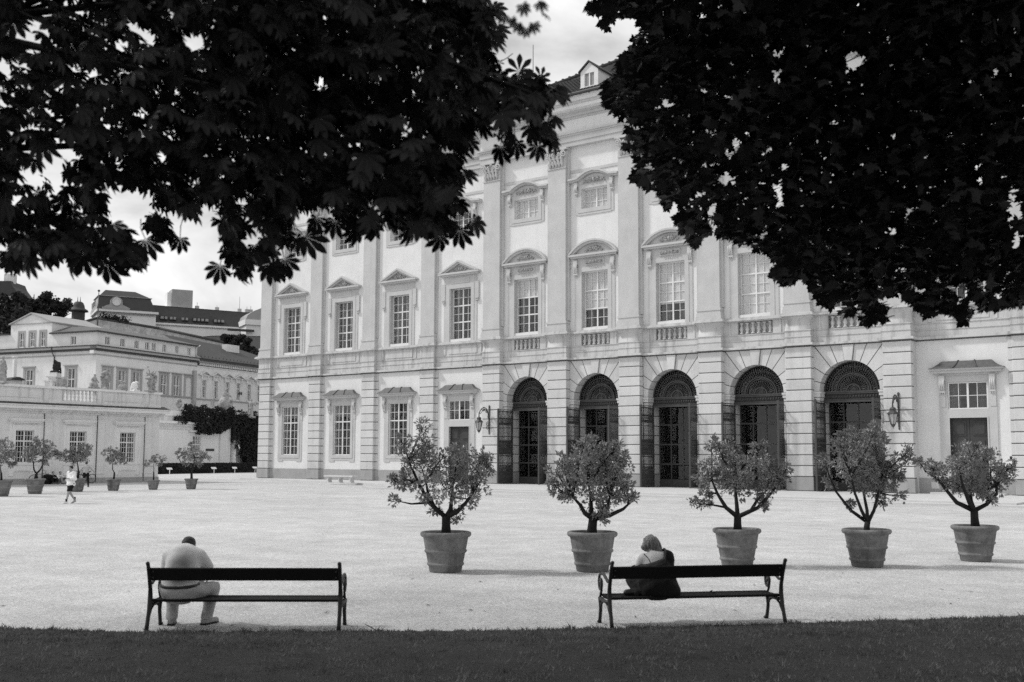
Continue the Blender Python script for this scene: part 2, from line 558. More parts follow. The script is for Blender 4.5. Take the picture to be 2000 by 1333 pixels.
def grass_mesh():
    rn = np.random.RandomState(5)
    V, F = [], []
    edge = np.array([(p.x, p.y) for p in LAWN_EDGE])
    n = 95000
    seg = np.array([np.hypot(*(edge[i + 1] - edge[i])) for i in range(len(edge) - 1)])
    cum = np.concatenate([[0], np.cumsum(seg)])
    s = rn.uniform(0, cum[-1], n)
    i = np.clip(np.searchsorted(cum, s) - 1, 0, len(seg) - 1)
    t = (s - cum[i]) / seg[i]
    d = np.abs(rn.uniform(-0.03, 1, n)) ** 1.15 * 5.2
    d[: n // 9] = np.abs(rn.normal(0, 0.05, n // 9)) - 0.03 - 0.05 * np.clip(np.sin(s[: n // 9] * 3.1) * np.sin(s[: n // 9] * 7.7 + 1) + 0.3, 0, 1)
    P = edge[i] * (1 - t)[:, None] + edge[i + 1] * t[:, None] + np.array([_back.x, _back.y]) * d[:, None]
    P += rn.normal(0, 0.02, P.shape)
    z = np.array([lawn_h(max(x, 0.0)) for x in d]) - 0.015
    z[d < 0.03] = 0.0
    tuft = np.sin(P[:, 0] * 9 + 2 * np.sin(P[:, 1] * 5)) * np.sin(P[:, 1] * 8 + 2 * np.sin(P[:, 0] * 4.3)) + 0.6 * np.sin(P[:, 0] * 23) * np.sin(P[:, 1] * 21)
    h = rn.uniform(0.018, 0.05, n) * (1.0 + 0.55 * tuft) * (1 + 0.5 * (rn.rand(n) > 0.93))
    w = rn.uniform(0.004, 0.009, n)
    a = rn.uniform(0, 2 * np.pi, n)
    lean = rn.normal(0, 0.5, (n, 2)) * h[:, None]
    dx = np.stack([np.cos(a), np.sin(a)], 1) * w[:, None]
    V = np.zeros((n, 4, 3))
    V[:, 0, :2] = P - dx; V[:, 1, :2] = P + dx
    V[:, 2, :2] = P + dx * 0.6 + lean * 0.5; V[:, 3, :2] = P + lean
    V[:, 0, 2] = V[:, 1, 2] = z; V[:, 2, 2] = z + h * 0.6; V[:, 3, 2] = z + h
    F = np.arange(n * 4).reshape(n, 4)
    return np_mesh('grass', V.reshape(-1, 3), F, M['grass'])
tag(obj('grass', grass_mesh()), 'short mown grass blades covering the shaded lawn', 'grass', kind='stuff')

# paving strip along the palace foot and the two steps before the arches
pv = MB()
pv.prism([(-77.5, 64.6), (-77.5, 62.9), (-75, 62.6), (-56.6, 57.6), (-51.4, 56.0), (-51.4, 64.6)], -0.2, 0.16, 'z')
tag(obj('paving', pv.mesh('paving', M['paving'])), kind='structure')
st = MB()
st.box(-51.4, 14, 52.05, 53.0, -0.2, 0.085)
tag(obj('step', st.mesh('lower_step', M['paving'])), kind='structure')
st = MB()
st.box(-51.0, -10.8, 53.0, 64.6, -0.2, 0.168)
st.box(-10.8, 14, 54.6, 64.6, -0.2, 0.168)
tag(obj('terrace', st.mesh('terrace', M['paving'])), kind='structure')
st = MB()
st.box(-10.8, 14, 53.0, 54.6, -0.2, 0.081)
tag(obj('step', st.mesh('step_landing', M['paving'])), kind='structure')

# fallen leaves blown over the lawn and the near gravel
def litter():
    rr = random.Random(8)
    q = MB()
    for k in range(150):
        px_, py_ = rr.uniform(0, 2000), rr.choice((rr.uniform(1110, 1235), rr.uniform(1236, 1325), rr.uniform(1236, 1325)))
        g = ground(px_, py_)
        a = rr.uniform(0, 6.28)
        s_ = rr.uniform(0.018, 0.05)
        d_ = -min((g - p).dot(Vector((FWD.x, FWD.y, 0))) * 0 + (g - p).length for p in LAWN_EDGE)
        z = 0.006 if py_ < 1225 else lawn_h(min(2.0, max(0.0, (py_ - 1235) / 45))) + 0.012
        c, s = math.cos(a) * s_, math.sin(a) * s_
        q.add([(g.x - c, g.y - s, z), (g.x + s * 0.5, g.y - c * 0.5, z + s_ * rr.uniform(0.1, 0.5)), (g.x + c, g.y + s, z + s_ * 0.2), (g.x - s * 0.5, g.y + c * 0.5, z + s_ * rr.uniform(0.1, 0.5))], [(0, 1, 2, 3)])
    return q.mesh('fallen_leaves', M['deadleaf'])
tag(obj('fallen_leaves', litter()), 'scattered dry leaves lying on the lawn and the near gravel', 'leaves', kind='stuff')
# ---------------------------------------------------------------- the palace: survey units u, world = (x*K, y*K, ZB + z*K)
K = 1.03
ZB = CAMZ - 2 * K
def PT(p): return (p[0] * K, p[1] * K, ZB + p[2] * K)
PL = Vector(PT((-33.08, 62.0, 0.03)))
palace = thing('palace', 'large pale baroque palace with a rusticated ground floor, giant pilasters and five arches', 'palace', PL)

def part(name, mb, m, parent=None):
    """palace part given in survey coordinates"""
    return obj(name, mb.mesh(name, m, PT, PL), parent or palace)
def loc_mesh(name, mb, m):
    return mb.mesh(name, m, lambda p: (p[0] * K, p[1] * K, p[2] * K))
def put(name, me, p, parent=None, sx=1):
    q = Vector(PT(p)) - PL
    return obj(name, me, parent or palace, q, None, None if sx == 1 else (sx, 1, 1))

YL, YLW = 62.0, 62.3            # pilaster fronts and wall face, side bays
YR, YRW = 61.3, 61.72           # the same for the projecting centre
PIL_L = [-73.4, -67.05, -60.8, -54.48]
PIER = [-47.65, -41.83, -36.0, -30.13, -24.32, -18.5]
PIL_R = [-11.9, -5.5, 0.9, 7.2]
BAY_L = [-70.27, -63.93, -57.68, -51.38]
BAY_R = [(PIER[i] + PIER[i + 1]) / 2 for i in range(5)]
DOOR_R = -14.98
J = [0.03, 0.87, 1.52, 2.16, 2.8, 3.42, 4.05, 4.70, 5.36, 6.02, 6.67, 7.31, 7.98, 8.64]
PW = 0.69                        # pilaster half width
PWR = 0.80                       # pier half width
XL, XR = -74.3, 8.1

def wall_cells(mb, x0, x1, z0, z1, holes, y0, y1):
    zs = sorted({z0, z1, *[h[2] for h in holes], *[h[3] for h in holes]})
    for a, b in zip(zs[:-1], zs[1:]):
        if b - a < 1e-6: continue
        hs = sorted((h[0], h[1]) for h in holes if h[2] <= a + 1e-6 and h[3] >= b - 1e-6)
        x = x0
        for h in hs:
            if h[0] > x: mb.box(x, h[0], y0, y1, a, b)
            x = max(x, h[1])
        if x < x1: mb.box(x, x1, y0, y1, a, b)

# --- walls of the side bays (plaster) and of the centre's upper floors
UP0, UP1 = 10.7, 23.8
hol_g, hol_u = [], []
for c in BAY_L[:3]: hol_g.append((c - 1.0, c + 1.0, 2.05, 6.18))
for c in (BAY_L[3], DOOR_R): hol_g += [(c - 1.05, c + 1.05, 0.03, 4.25), (c - 1.05, c + 1.05, 4.72, 6.22)]
for c in BAY_L + [DOOR_R]:
    hol_u += [(c - 1.02, c + 1.02, 10.9, 14.82), (c - 1.05, c + 1.05, 19.25, 20.68)]
def inside(hs, a, b): return [h for h in hs if h[0] >= a and h[1] <= b]
for a, b in ((XL, -48.3), (-17.9, XR)):
    w = MB()
    wall_cells(w, a, b, 0.03, 8.62, inside(hol_g, a, b), YLW, YLW + 0.75)
    part('wall', w, M['plaster'])
    w = MB()
    wall_cells(w, a, b, UP0, UP1, inside(hol_u, a, b), YLW, YLW + 0.75)
    part('wall', w, M['plaster'])
hol_u = []
for c in BAY_R: hol_u += [(c - 1.06, c + 1.06, 10.88, 14.8), (c - 1.05, c + 1.05, 19.25, 20.68)]
w = MB()
wall_cells(w, -48.3, -17.9, UP0, UP1, hol_u, YRW, YRW + 0.9)
part('wall', w, M['plaster'])
# body behind the front: end walls, back, ceilings and floors that keep the rooms dark
b = MB()
b.box(XL, XL + 0.6, YLW + 0.76, 80, 0.03, 27)
b.box(XR - 0.6, XR, YLW + 0.76, 80, 0.03, 27)
b.box(XL, XR, 80, 80.6, 0.03, 27)
part('outer_wall', b, M['stone'])
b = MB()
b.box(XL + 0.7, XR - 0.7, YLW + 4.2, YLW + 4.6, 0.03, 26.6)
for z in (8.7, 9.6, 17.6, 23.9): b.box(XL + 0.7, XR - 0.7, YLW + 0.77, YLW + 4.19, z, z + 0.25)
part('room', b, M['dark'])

# grey plinth band of the side bays
p = MB()
for a, c in ((XL, -48.32), (-17.85, XR)):
    wall = [(a, c)]
    for dc in (BAY_L[3], DOOR_R):
        wall = [s for q in wall for s in ([(q[0], dc - 1.52), (dc + 1.52, q[1])] if q[0] < dc < q[1] else [q])]
    for q in wall:
        p = MB()
        p.box(q[0], q[1], YLW - 0.06, YLW, 0.03, 0.88)
        part('plinth', p, M['plinth'])

# --- rusticated blocks
def block(w, d, h, wb, db, foot=False):
    g = 0.028
    q = MB()
    if foot:
        q.cbox(-w - 0.05, w + 0.05, -0.05, d - db - 0.001, g, h - g, 0.02)
        q.cbox(-wb - 0.03, wb + 0.03, d - db - 0.04, d, g, h - g, 0.02)
    else:
        q.cbox(-w, w, 0, d - db, g, h - g, 0.024)
        q.cbox(-wb, wb, d - db, d, g, h - g, 0.02)
    return q
_bm = {}
def blocks(xs, y, w, d, wb, db):
    for x in xs:
        core = MB()
        core.box(x - w + 0.03, x + w - 0.03, y + 0.035, y + d, 0.03, 8.62)
        core.box(x - wb + 0.03, x + wb - 0.03, y + d - db + 0.035, y + d - 0.005, 0.035, 8.615)
        part('joint_bed', core, M['joint_and_shade'])
        for i in range(len(J) - 1):
            key = (w, d, wb, round(J[i + 1] - J[i], 3), i == 0)
            if key not in _bm:
                _bm[key] = loc_mesh('stone_block', block(w, d, J[i + 1] - J[i], wb, db, i == 0), M['plinth'] if i == 0 else M['ashlar'])
            put('stone_block', _bm[key], (x, y, J[i]))
blocks(PIL_L, YL, PW, YLW - YL - 0.002, PW + 0.27, 0.06)
blocks(PIL_R[:2], YL, PW, YLW - YL - 0.002, PW + 0.27, 0.06)
blocks(PIER, YR, PWR, 0.45, PWR + 0.001, 0.1)

for e0, e1 in ((-48.44, -47.9), (-18.25, -17.705)):
    q = MB()
    q.box(e0, e1, 61.76, 62.32, 0.03, 8.62)
    part('pier_return', q, M['ashlar'])

# --- arches: jamb blocks, imposts, voussoirs
ARW = 61.75
RA, ZS, ZT = 1.79, 5.92, 8.62
HA = (PIER[1] - PIER[0]) / 2 - PWR
jw = HA - RA
vsm = []
def vpoly(a0, a1):
    def outer(a):
        ca, sa = math.cos(a), math.sin(a)
        t = min(HA / abs(ca) if abs(ca) > 1e-6 else 1e9, (ZT - ZS) / sa if sa > 1e-6 else 1e9)
        return (-ca * t, sa * t)
    g = 0.014
    inn = [(-math.cos(a0 + g + (a1 - a0 - 2 * g) * k / 4) * RA, math.sin(a0 + g + (a1 - a0 - 2 * g) * k / 4) * RA) for k in range(5)]
    o0, o1 = outer(a0 + g * 0.55), outer(a1 - g * 0.55)
    out = [o1]
    ac = math.atan2(ZT - ZS, HA)
    if a0 < ac < a1: out.append((-HA, ZT - ZS))
    if a0 < math.pi - ac < a1: out.append((HA, ZT - ZS))
    out.append(o0)
    return inn + out
AN = [0, 17, 35, 53, 68, 82.5, 97.5, 112, 127, 145, 163, 180]
for i in range(11):
    q = MB()
    key = i == 5
    q.prism(vpoly(R(AN[i]), R(AN[i + 1])), -0.10 if key else 0.0, 1.5 if False else 0.70)
    vsm.append(loc_mesh('voussoir', q, M['ashlar']))
core = MB()
ring = [(-math.cos(math.pi * k / 24) * (RA + 0.03), math.sin(math.pi * k / 24) * (RA + 0.03)) for k in range(25)]
for k in range(24):
    a, c = ring[k], ring[k + 1]
    core.prism([a, c, (c[0], ZT - ZS - 0.02), (a[0], ZT - ZS - 0.02)], 0.03, 0.68)
core_me = loc_mesh('joint_bed', core, M['joint_and_shade'])
jm = {}
for bx in BAY_R:
    put('joint_bed', core_me, (bx, ARW, ZS))
    for me in vsm: put('voussoir', me, (bx, ARW, ZS))
    for s in (-1, 1):
        for i in range(9):
            h = min(J[i + 1], 5.60) - J[i]
            key = (i, s)
            if key not in jm:
                q = MB()
                xa, xb = sorted((s * RA, s * (HA - 0.002)))
                e = 0.04 if i == 0 else 0
                q.cbox(xa - (e if s > 0 else 0), xb + (e if s < 0 else 0), -e, 1.55, 0.024, h - 0.024, 0.02)
                jm[key] = loc_mesh('jamb_stone', q, M['plinth'] if i == 0 else M['ashlar'])
            put('jamb_stone', jm[key], (bx, ARW, J[i]))
        if s not in jm:
            q = MB()
            xa, xb = sorted((s * (RA - 0.05), s * (HA - 0.002)))
            q.box(xa, xb, -0.05, 0.70, 0.0, 0.31)
            xa, xb = sorted((s * (RA - 0.09), s * (HA - 0.002)))
            q.box(xa, xb, -0.09, 0.703, 0.20, 0.318)
            jm[s] = loc_mesh('impost', q, M['ashlar'])
        put('impost', jm[s], (bx, ARW, 5.602))

# --- mouldings that follow the plan of the front
SEG = [(XL - 0.02, XL + 0.02 + 1.6, YL)]
def plan(pw_l, pw_r, yl, ylw, yr, yrw):
    s = []
    x = XL
    fr = [(c - pw_l, c + pw_l, yl) for c in PIL_L] + [(c - pw_r, c + pw_r, yr) for c in PIER] + [(c - pw_l, c + pw_l, yl) for c in PIL_R]
    fr[0] = (XL, fr[0][1], yl)
    fr[-1] = (fr[-1][0], XR, yl)
    for i, (a, b2, y) in enumerate(fr):
        s.append((a, b2, y, True))
        if i + 1 < len(fr):
            centre = PIER[0] - 0.1 < b2 and fr[i + 1][0] < PIER[-1] + 0.1
            s.append((b2, fr[i + 1][0], yrw if centre else ylw, False))
    return s
PLAN = plan(PW, PWR, YL, YLW, YR, ARW)
def moulding(name, z0, z1, proj, m, back=0.5, dz=0.0):
    q = MB()
    for a, b2, y, front in PLAN:
        if front: q.box(a - proj, b2 + proj, y - proj, y + back + (0.9 if y == YR else 0), z0, z1)
        else: q.box(a + proj, b2 - proj, y - proj, y + back - 0.02, z0, z1)
    return part(name, q, m)
moulding('string_course', 8.635, 8.70, 0.03, M['joint_and_shade'])  # dark strip: recess shadow under the course put into the colour
moulding('string_course', 8.70, 8.84, 0.20, M['belt'])
moulding('frieze_band', 8.84, 9.22, 0.02, M['belt'])
moulding('fillet', 9.22, 9.27, 0.06, M['belt'])
moulding('frieze_band', 9.27, 9.60, 0.00, M['belt'])
moulding('fillet', 9.60, 9.64, 0.05, M['belt'])
moulding('sill_cornice', 10.44, 10.50, 0.12, M['belt'])
moulding('sill_cornice', 10.50, 10.62, 0.24, M['belt'])
moulding('sill_cornice', 10.62, 10.69, 0.17, M['belt'], 0.8)

# pedestals under the giant order: plain on the sides, flared in the centre
def flare(w, y):
    q = MB()
    zs = [(9.64, 0.0), (9.72, -0.01), (9.9, -0.045), (10.1, -0.06), (10.25, -0.03), (10.36, 0.04), (10.44, 0.10)]
    vs, fs = [], []
    for z, o in zs:
        vs += [(-w - o, -o, z), (w + o, -o, z), (w + o, 1.2, z), (-w - o, 1.2, z)]
    for i in range(len(zs) - 1):
        for k in range(4):
            j = (k + 1) % 4
            fs.append((i * 4 + k, i * 4 + j, i * 4 + 4 + j, i * 4 + 4 + k))
    q.add(vs, fs, True)
    return q
fl = loc_mesh('flared_pedestal', flare(PWR, 0), M['belt'])
for c in PIER: put('pedestal', fl, (c, YR, 0))
pd = MB()
pd.box(-PW, PW, 0, 0.6, 9.64, 10.44)
pdm = loc_mesh('pedestal', pd, M['belt'])
pd = MB()
pd.box(-PW - 0.12, PW, 0, 0.6, 9.64, 10.44)
for c in PIL_L[1:] + PIL_R[:3]: put('pedestal', pdm, (c, YL, 0))
put('pedestal', loc_mesh('pedestal_corner', pd, M['belt']), (PIL_L[0], YL, 0))

# parapet between the pedestals: balusters under the centre windows, sunk panels elsewhere
bal = MB()
bal.lathe([(0.13, 0), (0.13, 0.06), (0.07, 0.09), (0.10, 0.2), (0.135, 0.30), (0.09, 0.42), (0.055, 0.52), (0.06, 0.6), (0.10, 0.63), (0.13, 0.66), (0.13, 0.70)], 10)
balm = loc_mesh('baluster', bal, M['belt'])
for c in BAY_R:
    q = MB()
    wl = c - HA - 0.15
    wr = c + HA + 0.15
    for a, b2 in ((wl, c - 1.16), (c + 1.16, wr)): q.box(a, b2, ARW + 0.0, ARW + 0.7, 9.64, 10.44)
    q.box(c - 1.16, c + 1.16, ARW + 0.32, ARW + 0.7, 9.64, 10.44)
    q.box(c - 1.72, c - 1.62, ARW - 0.05, ARW, 9.64, 10.44)
    q.box(c + 1.62, c + 1.72, ARW - 0.05, ARW, 9.64, 10.44)
    bp = part('window_parapet', q, M['belt'])
    for k in range(6):
        obj('baluster', balm, bp, Vector(PT((c - 0.95 + k * 0.38, ARW + 0.16, 9.69))) - PL)
for a, b2, y, front in PLAN:
    if not front and y == YLW:
        q = MB()
        q.box(a - 0.05, b2 + 0.05, YLW - 0.02, YLW + 0.7, 9.64, 10.44)
        c = (a + b2) / 2
        for s in (-1, 1):
            q.box(c + s * 1.75 - 0.09, c + s * 1.75 + 0.09, YLW - 0.07, YLW - 0.021, 9.66, 10.43)
        q.box(c - 1.4, c + 1.4, YLW - 0.06, YLW - 0.021, 9.76, 10.33)
        part('parapet_panel', q, M['belt'])

# --- giant pilasters: base, shaft, capital
def pil_base(w):
    q = MB()
    q.box(-w - 0.13, w + 0.13, -0.13, 0.4, 10.69, 10.90)
    q.box(-w - 0.10, w + 0.10, -0.10, 0.4, 10.90, 11.10)
    q.box(-w - 0.05, w + 0.05, -0.05, 0.4, 11.10, 11.26)
    q.box(-w - 0.09, w + 0.09, -0.09, 0.4, 11.26, 11.40)
    q.box(-w - 0.03, w + 0.03, -0.03, 0.4, 11.40, 11.46)
    return q
def pil_shaft(w):
    q = MB()
    q.box(-w, w, 0, 0.4, 11.46, 22.32)
    q.box(-w - 0.17, w + 0.17, 0.20, 0.42, 11.46, 23.78)
    q.box(-w - 0.05, w + 0.05, -0.05, 0.401, 22.30, 22.40)
    return q
def spiral(mb, c, r, turns, s, y, rad=0.05):
    pts = []
    for k in range(16):
        a = k / 15 * turns * 2 * math.pi
        rr = r * (1 - 0.8 * k / 15)
        pts.append((c[0] + s * rr * math.cos(a + 1.2), y - 0.02 * k / 15 * 4, c[1] + rr * math.sin(a + 1.2)))
    mb.tube(pts, [rad * (1 - 0.4 * k / 15) for k in range(16)], 5)
def capital(w, seed):
    rn = random.Random(seed)
    q = MB()
    vs = []
    q.prism([(-w, 22.40), (w, 22.40), (w + 0.02, 23.2), (w + 0.14, 23.55), (-w - 0.14, 23.55), (-w - 0.02, 23.2)], -0.02, 0.38)
    q.box(-w - 0.2, w + 0.2, -0.22, 0.38, 23.60, 23.76)
    for s in (-1, 1):
        spiral(q, (s * (w - 0.06), 23.32), 0.27, 1.7, s, -0.16, 0.065)
        spiral(q, (s * 0.24, 23.28), 0.15, 1.4, -s, -0.14, 0.045)
    for row, z, n, h in ((0, 22.42, 5, 0.42), (1, 22.75, 4, 0.42)):
        for k in range(n):
            x = -w + 0.12 + (2 * w - 0.24) * (k + 0.5 * row * 0 + 0.5) / n
            q.tube([(x, -0.04, z), (x, -0.07, z + h * 0.5), (x + rn.uniform(-.03, .03), -0.14, z + h * 0.85), (x, -0.22, z + h)], [0.09, 0.11, 0.09, 0.03], 5)
            for s2 in (-1, 1):
                q.tube([(x, -0.05, z + 0.05), (x + s2 * 0.10, -0.10, z + h * 0.6), (x + s2 * 0.13, -0.17, z + h * 0.72)], [0.05, 0.05, 0.02], 4)
    q.blob((0, -0.12, 23.55), (0.13, 0.10, 0.13), 7, 5, 0.15, seed)
    return q
for w, xs, y in ((PW, PIL_L + PIL_R[:2], YL), (PWR - 0.05, PIER, YR)):
    mb_, ms_, mc_ = loc_mesh('pilaster_base', pil_base(w), M['stone']), loc_mesh('pilaster', pil_shaft(w), M['stone']), loc_mesh('capital', capital(w, 3), M['stone'])
    for x in xs:
        s = put('pilaster', ms_, (x, y, 0))
        obj('base', mb_, s)
        obj('capital', mc_, s)
# narrow stone band under the capitals
for a, b2, y, front in PLAN:
    if not front:
        yy = YRW if y == ARW else YLW
        q = MB()
        q.box(a + 0.18, b2 - 0.18, yy - 0.05, yy, 21.92, 22.12)
        part('string_band', q, M['stone'])

# --- entablature
def entab(name, z0, z1, proj, m):
    q = MB()
    for a, b2, y in ((XL, -48.75, YL + 0.02), (-17.4, XR, YL + 0.02)):
        q.box(a - (proj if a == XL else -0.001), b2 + (proj if b2 == XR else -proj - 0.001), y - proj, y + 1.2, z0, z1)
    q.box(-48.75 - proj, -17.4 + proj, YR + 0.02 - proj, YR + 1.9, z0, z1)
    part(name, q, m)
for nm, z0, z1, pr, m in (('architrave', 23.78, 24.10, 0.0, 'stone'), ('architrave', 24.10, 24.50, 0.06, 'stone'), ('architrave', 24.50, 24.62, 0.14, 'stone'), ('architrave', 24.62, 24.74, 0.22, 'stone'),
                          ('frieze', 24.74, 25.68, 0.01, 'plaster'), ('cornice', 25.68, 25.82, 0.10, 'stone'), ('cornice', 25.82, 26.02, 0.24, 'stone'), ('cornice', 26.02, 26.16, 0.34, 'stone'),
                          ('cornice', 26.16, 26.42, 0.85, 'plaster'), ('cornice', 26.42, 26.58, 0.95, 'stone'), ('cornice', 26.58, 26.86, 1.08, 'plaster'), ('cornice', 26.86, 26.93, 1.12, 'stone')):
    entab(nm, z0, z1, pr, M[m])
q = MB()
q.box(XL, XR, YL + 0.3, 80.6, 26.94, 27.06)
part('roof_slab', q, M['slate'])
g = MB()
g.tube([(-50.0, 60.02, 27.0), (-16.1, 60.02, 27.0)], 0.11, 8)
g.tube([(-50.0, 60.02, 27.0), (-50.0, 63, 27.0)], 0.11, 8)
for k in range(48): g.box(-49.8 + k * 0.7, -49.76 + k * 0.7, 60.0, 60.35, 27.05, 27.2)
part('gutter', g, M['iron'])

# --- hipped roof over the centre, laid in courses of pantiles
x0, x1, y0, z0 = -49.75, -16.3, 60.2, 27.0
SL = 0.62
run = 11.0
q = MB()
nc = 34
for k in range(nc):
    a, b2 = k / nc * run, (k + 1) / nc * run
    za, zb = z0 + SL * a + 0.06, z0 + SL * b2
    q.add([(x0 + a, y0 + a, za), (x1 - a, y0 + a, za), (x1 - b2, y0 + b2, zb), (x0 + b2, y0 + b2, zb)], [(0, 1, 2, 3)])
    q.add([(x0 + a, y0 + a, za - 0.06), (x1 - a, y0 + a, za - 0.06), (x1 - a, y0 + a, za), (x0 + a, y0 + a, za)], [(0, 1, 2, 3)])
    ye = 82.0
    q.add([(x0 + a, y0 + a, za), (x0 + a, ye - a, za), (x0 + b2, ye - b2, zb), (x0 + b2, y0 + b2, zb)], [(3, 2, 1, 0)])
    q.add([(x0 + a, y0 + a, za - 0.06), (x0 + a, ye - a, za - 0.06), (x0 + a, ye - a, za), (x0 + a, y0 + a, za)], [(3, 2, 1, 0)])
    q.add([(x1 - a, y0 + a, za), (x1 - a, ye - a, za), (x1 - b2, ye - b2, zb), (x1 - b2, y0 + b2, zb)], [(0, 1, 2, 3)])
    q.add([(x1 - a, ye - a, za), (x0 + a, ye - a, za), (x0 + b2, ye - b2, zb), (x1 - b2, ye - b2, zb)], [(0, 1, 2, 3)])
roof = part('roof', q, M['tiles'])
# rounded pantile ribs on the part of the slope that shows
tl = MB()
for i in range(60):
    x = -46.5 + i * 0.28
    for k in range(0, 16):
        a, b2 = k / nc * run, (k + 1.1) / nc * run
        if x - x0 < b2: continue
        tl.tube([(x, y0 + a, z0 + SL * a + 0.09), (x, y0 + b2, z0 + SL * b2 + 0.05)], 0.085, 5, False)
rt = part('roof_tile', tl, M['tiles'], roof)
rt['kind'] = 'stuff'
rg = MB()
rg.tube([(x0, y0, z0 + 0.1), (x0 + run, y0 + run, z0 + SL * run + 0.1), (x1 - run, y0 + run, z0 + SL * run + 0.1), (x1, y0, z0 + 0.1)], 0.16, 7)
for k in range(30):
    a = k / 30 * run
    rg.tube([(x0 + a - 0.03, y0 + a - 0.03, z0 + SL * a + 0.1), (x0 + a + 0.06, y0 + a + 0.06, z0 + SL * (a + 0.06) + 0.12)], 0.20, 6)
part('ridge_tile', rg, M['tiles'], roof)
# dormer
dx, dy, dz = -38.95, 61.05, 27.55
d = MB()
d.box(dx - 0.75, dx + 0.75, dy, dy + 3.0, dz, dz + 0.18)
d.box(dx - 0.72, dx - 0.42, dy + 0.05, dy + 2.6, dz + 0.18, dz + 1.3)
d.box(dx + 0.42, dx + 0.72, dy + 0.05, dy + 2.6, dz + 0.18, dz + 1.3)
d.box(dx - 0.42, dx + 0.42, dy + 0.05, dy + 2.6, dz + 1.12, dz + 1.3)
d.prism([(dx - 0.7, dz + 1.3), (dx + 0.7, dz + 1.3), (dx, dz + 1.88)], dy + 0.05, dy + 3.2)
dm = part('dormer', d, M['plaster'])
d = MB()
for s in (-1, 1):
    d.prism([(dx + s * 0.86, dz + 1.24), (dx + s * 0.84, dz + 1.34), (dx, dz + 2.02), (dx, dz + 1.91)][:: s], dy - 0.08, dy + 3.6)
part('dormer_roof', d, M['tiles'], dm)
d = MB()
d.box(dx - 0.42, dx + 0.42, dy + 0.14, dy + 0.2, dz + 0.18, dz + 1.12)
part('dormer_shutter', d, M['greycloth'], dm)
d = MB()
d.box(dx - 0.045, dx + 0.045, dy + 0.07, dy + 0.139, dz + 0.18, dz + 1.12)
for s in (-1, 1): d.box(dx + s * 0.40 - 0.02, dx + s * 0.40 + 0.02, dy + 0.07, dy + 0.139, dz + 0.18, dz + 1.12)
part('dormer_frame', d, M['paint'], dm)
# --- windows
def sash(w, h, cols, rows, thick, d=0.07):
    q = MB()
    f = 0.06
    q.box(-w, -w + f, 0, d, 0, h)
    q.box(w - f, w, 0, d, 0, h)
    q.box(-w + f, w - f, 0, d, 0, f)
    q.box(-w + f, w - f, 0, d, h - f, h)
    q.box(-0.05, 0.05, -0.012, d - 0.002, f, h - f)
    for k in range(1, cols):
        if k * 2 == cols: continue
        x = -w + f + (2 * w - 2 * f) * k / cols
        q.box(x - 0.016, x + 0.016, 0.012, d - 0.012, f, h - f)
    for k in range(1, rows):
        z = f + (h - 2 * f) * k / rows
        t = 0.045 if k in thick else 0.016
        y = -0.006 if k in thick else 0.016
        for a, c in ((-w + f, -0.05), (0.05, w - f)):
            q.box(a, c, y, d - 0.016 + (0.010 if k in thick else 0), z - t, z + t)
    return q
_sm = {}
def add_sash(parent, cx, y, z, w, h, cols, rows, thick, panes, back='dark', drop=0.0):
    key = (w, h, cols, rows)
    if key not in _sm:
        pw, ph = (2 * w - 0.12) / cols, (h - 0.12) / rows
        a = MB()
        a.box(-pw / 2 + 0.004, pw / 2 - 0.004, 0.03, 0.036, 0.004, ph - 0.004)
        bb = MB()
        bb.box(-w + 0.05, w - 0.05, 0.03, 0.036, 0.05, h - 0.05)
        _sm[key] = (loc_mesh('sash_frame', sash(w, h, cols, rows, thick), M['paint']), loc_mesh('pane', a, M['glass']), pw, ph, loc_mesh('glazing', bb, M['glass']))
    fm, pm, pw, ph, gm = _sm[key]
    o = Vector(PT((cx, y, z))) - PL
    pr_ = random.Random(int(cx * 31 + z * 5))
    obj('sash_frame', fm, parent, o)
    if panes:
        for i in range(cols):
            for k in range(rows):
                obj('pane', pm, parent, o + Vector((-w + 0.06 + pw * (i + 0.5), 0, 0.06 + ph * k)) * K, (pr_.uniform(-.012, .012), 0, pr_.uniform(-.012, .012)))
    else:
        obj('glazing', gm, parent, o)
    q = MB()
    rnd = random.Random(int(cx * 13 + z * 7))
    n = 40
    for s in (-1, 1):
        vs, fs = [], []
        xa, xb = s * w, s * w * rnd.uniform(0.25, 0.6)
        for i in range(n + 1):
            x = xa + (xb - xa) * i / n
            yy = y + 0.30 + 0.035 * math.sin(i * 1.1) + 0.015 * math.sin(i * 2.7)
            vs += [(cx + x, yy, z), (cx + x, yy, z + h)]
        for i in range(n): fs.append((2 * i, 2 * i + 2, 2 * i + 3, 2 * i + 1))
        q.add(vs, fs, True)
    part('curtain', q, M['curtain'], parent)
    if drop:
        q = MB()
        q.box(cx - w, cx + w, y + 0.075, y + 0.08, z + h * (1 - drop), z + h)
        part('reflection_sheet', q, M['reflection_sheet'], parent)  # added pale sheet behind the glass, stands in for the reflected bright sky

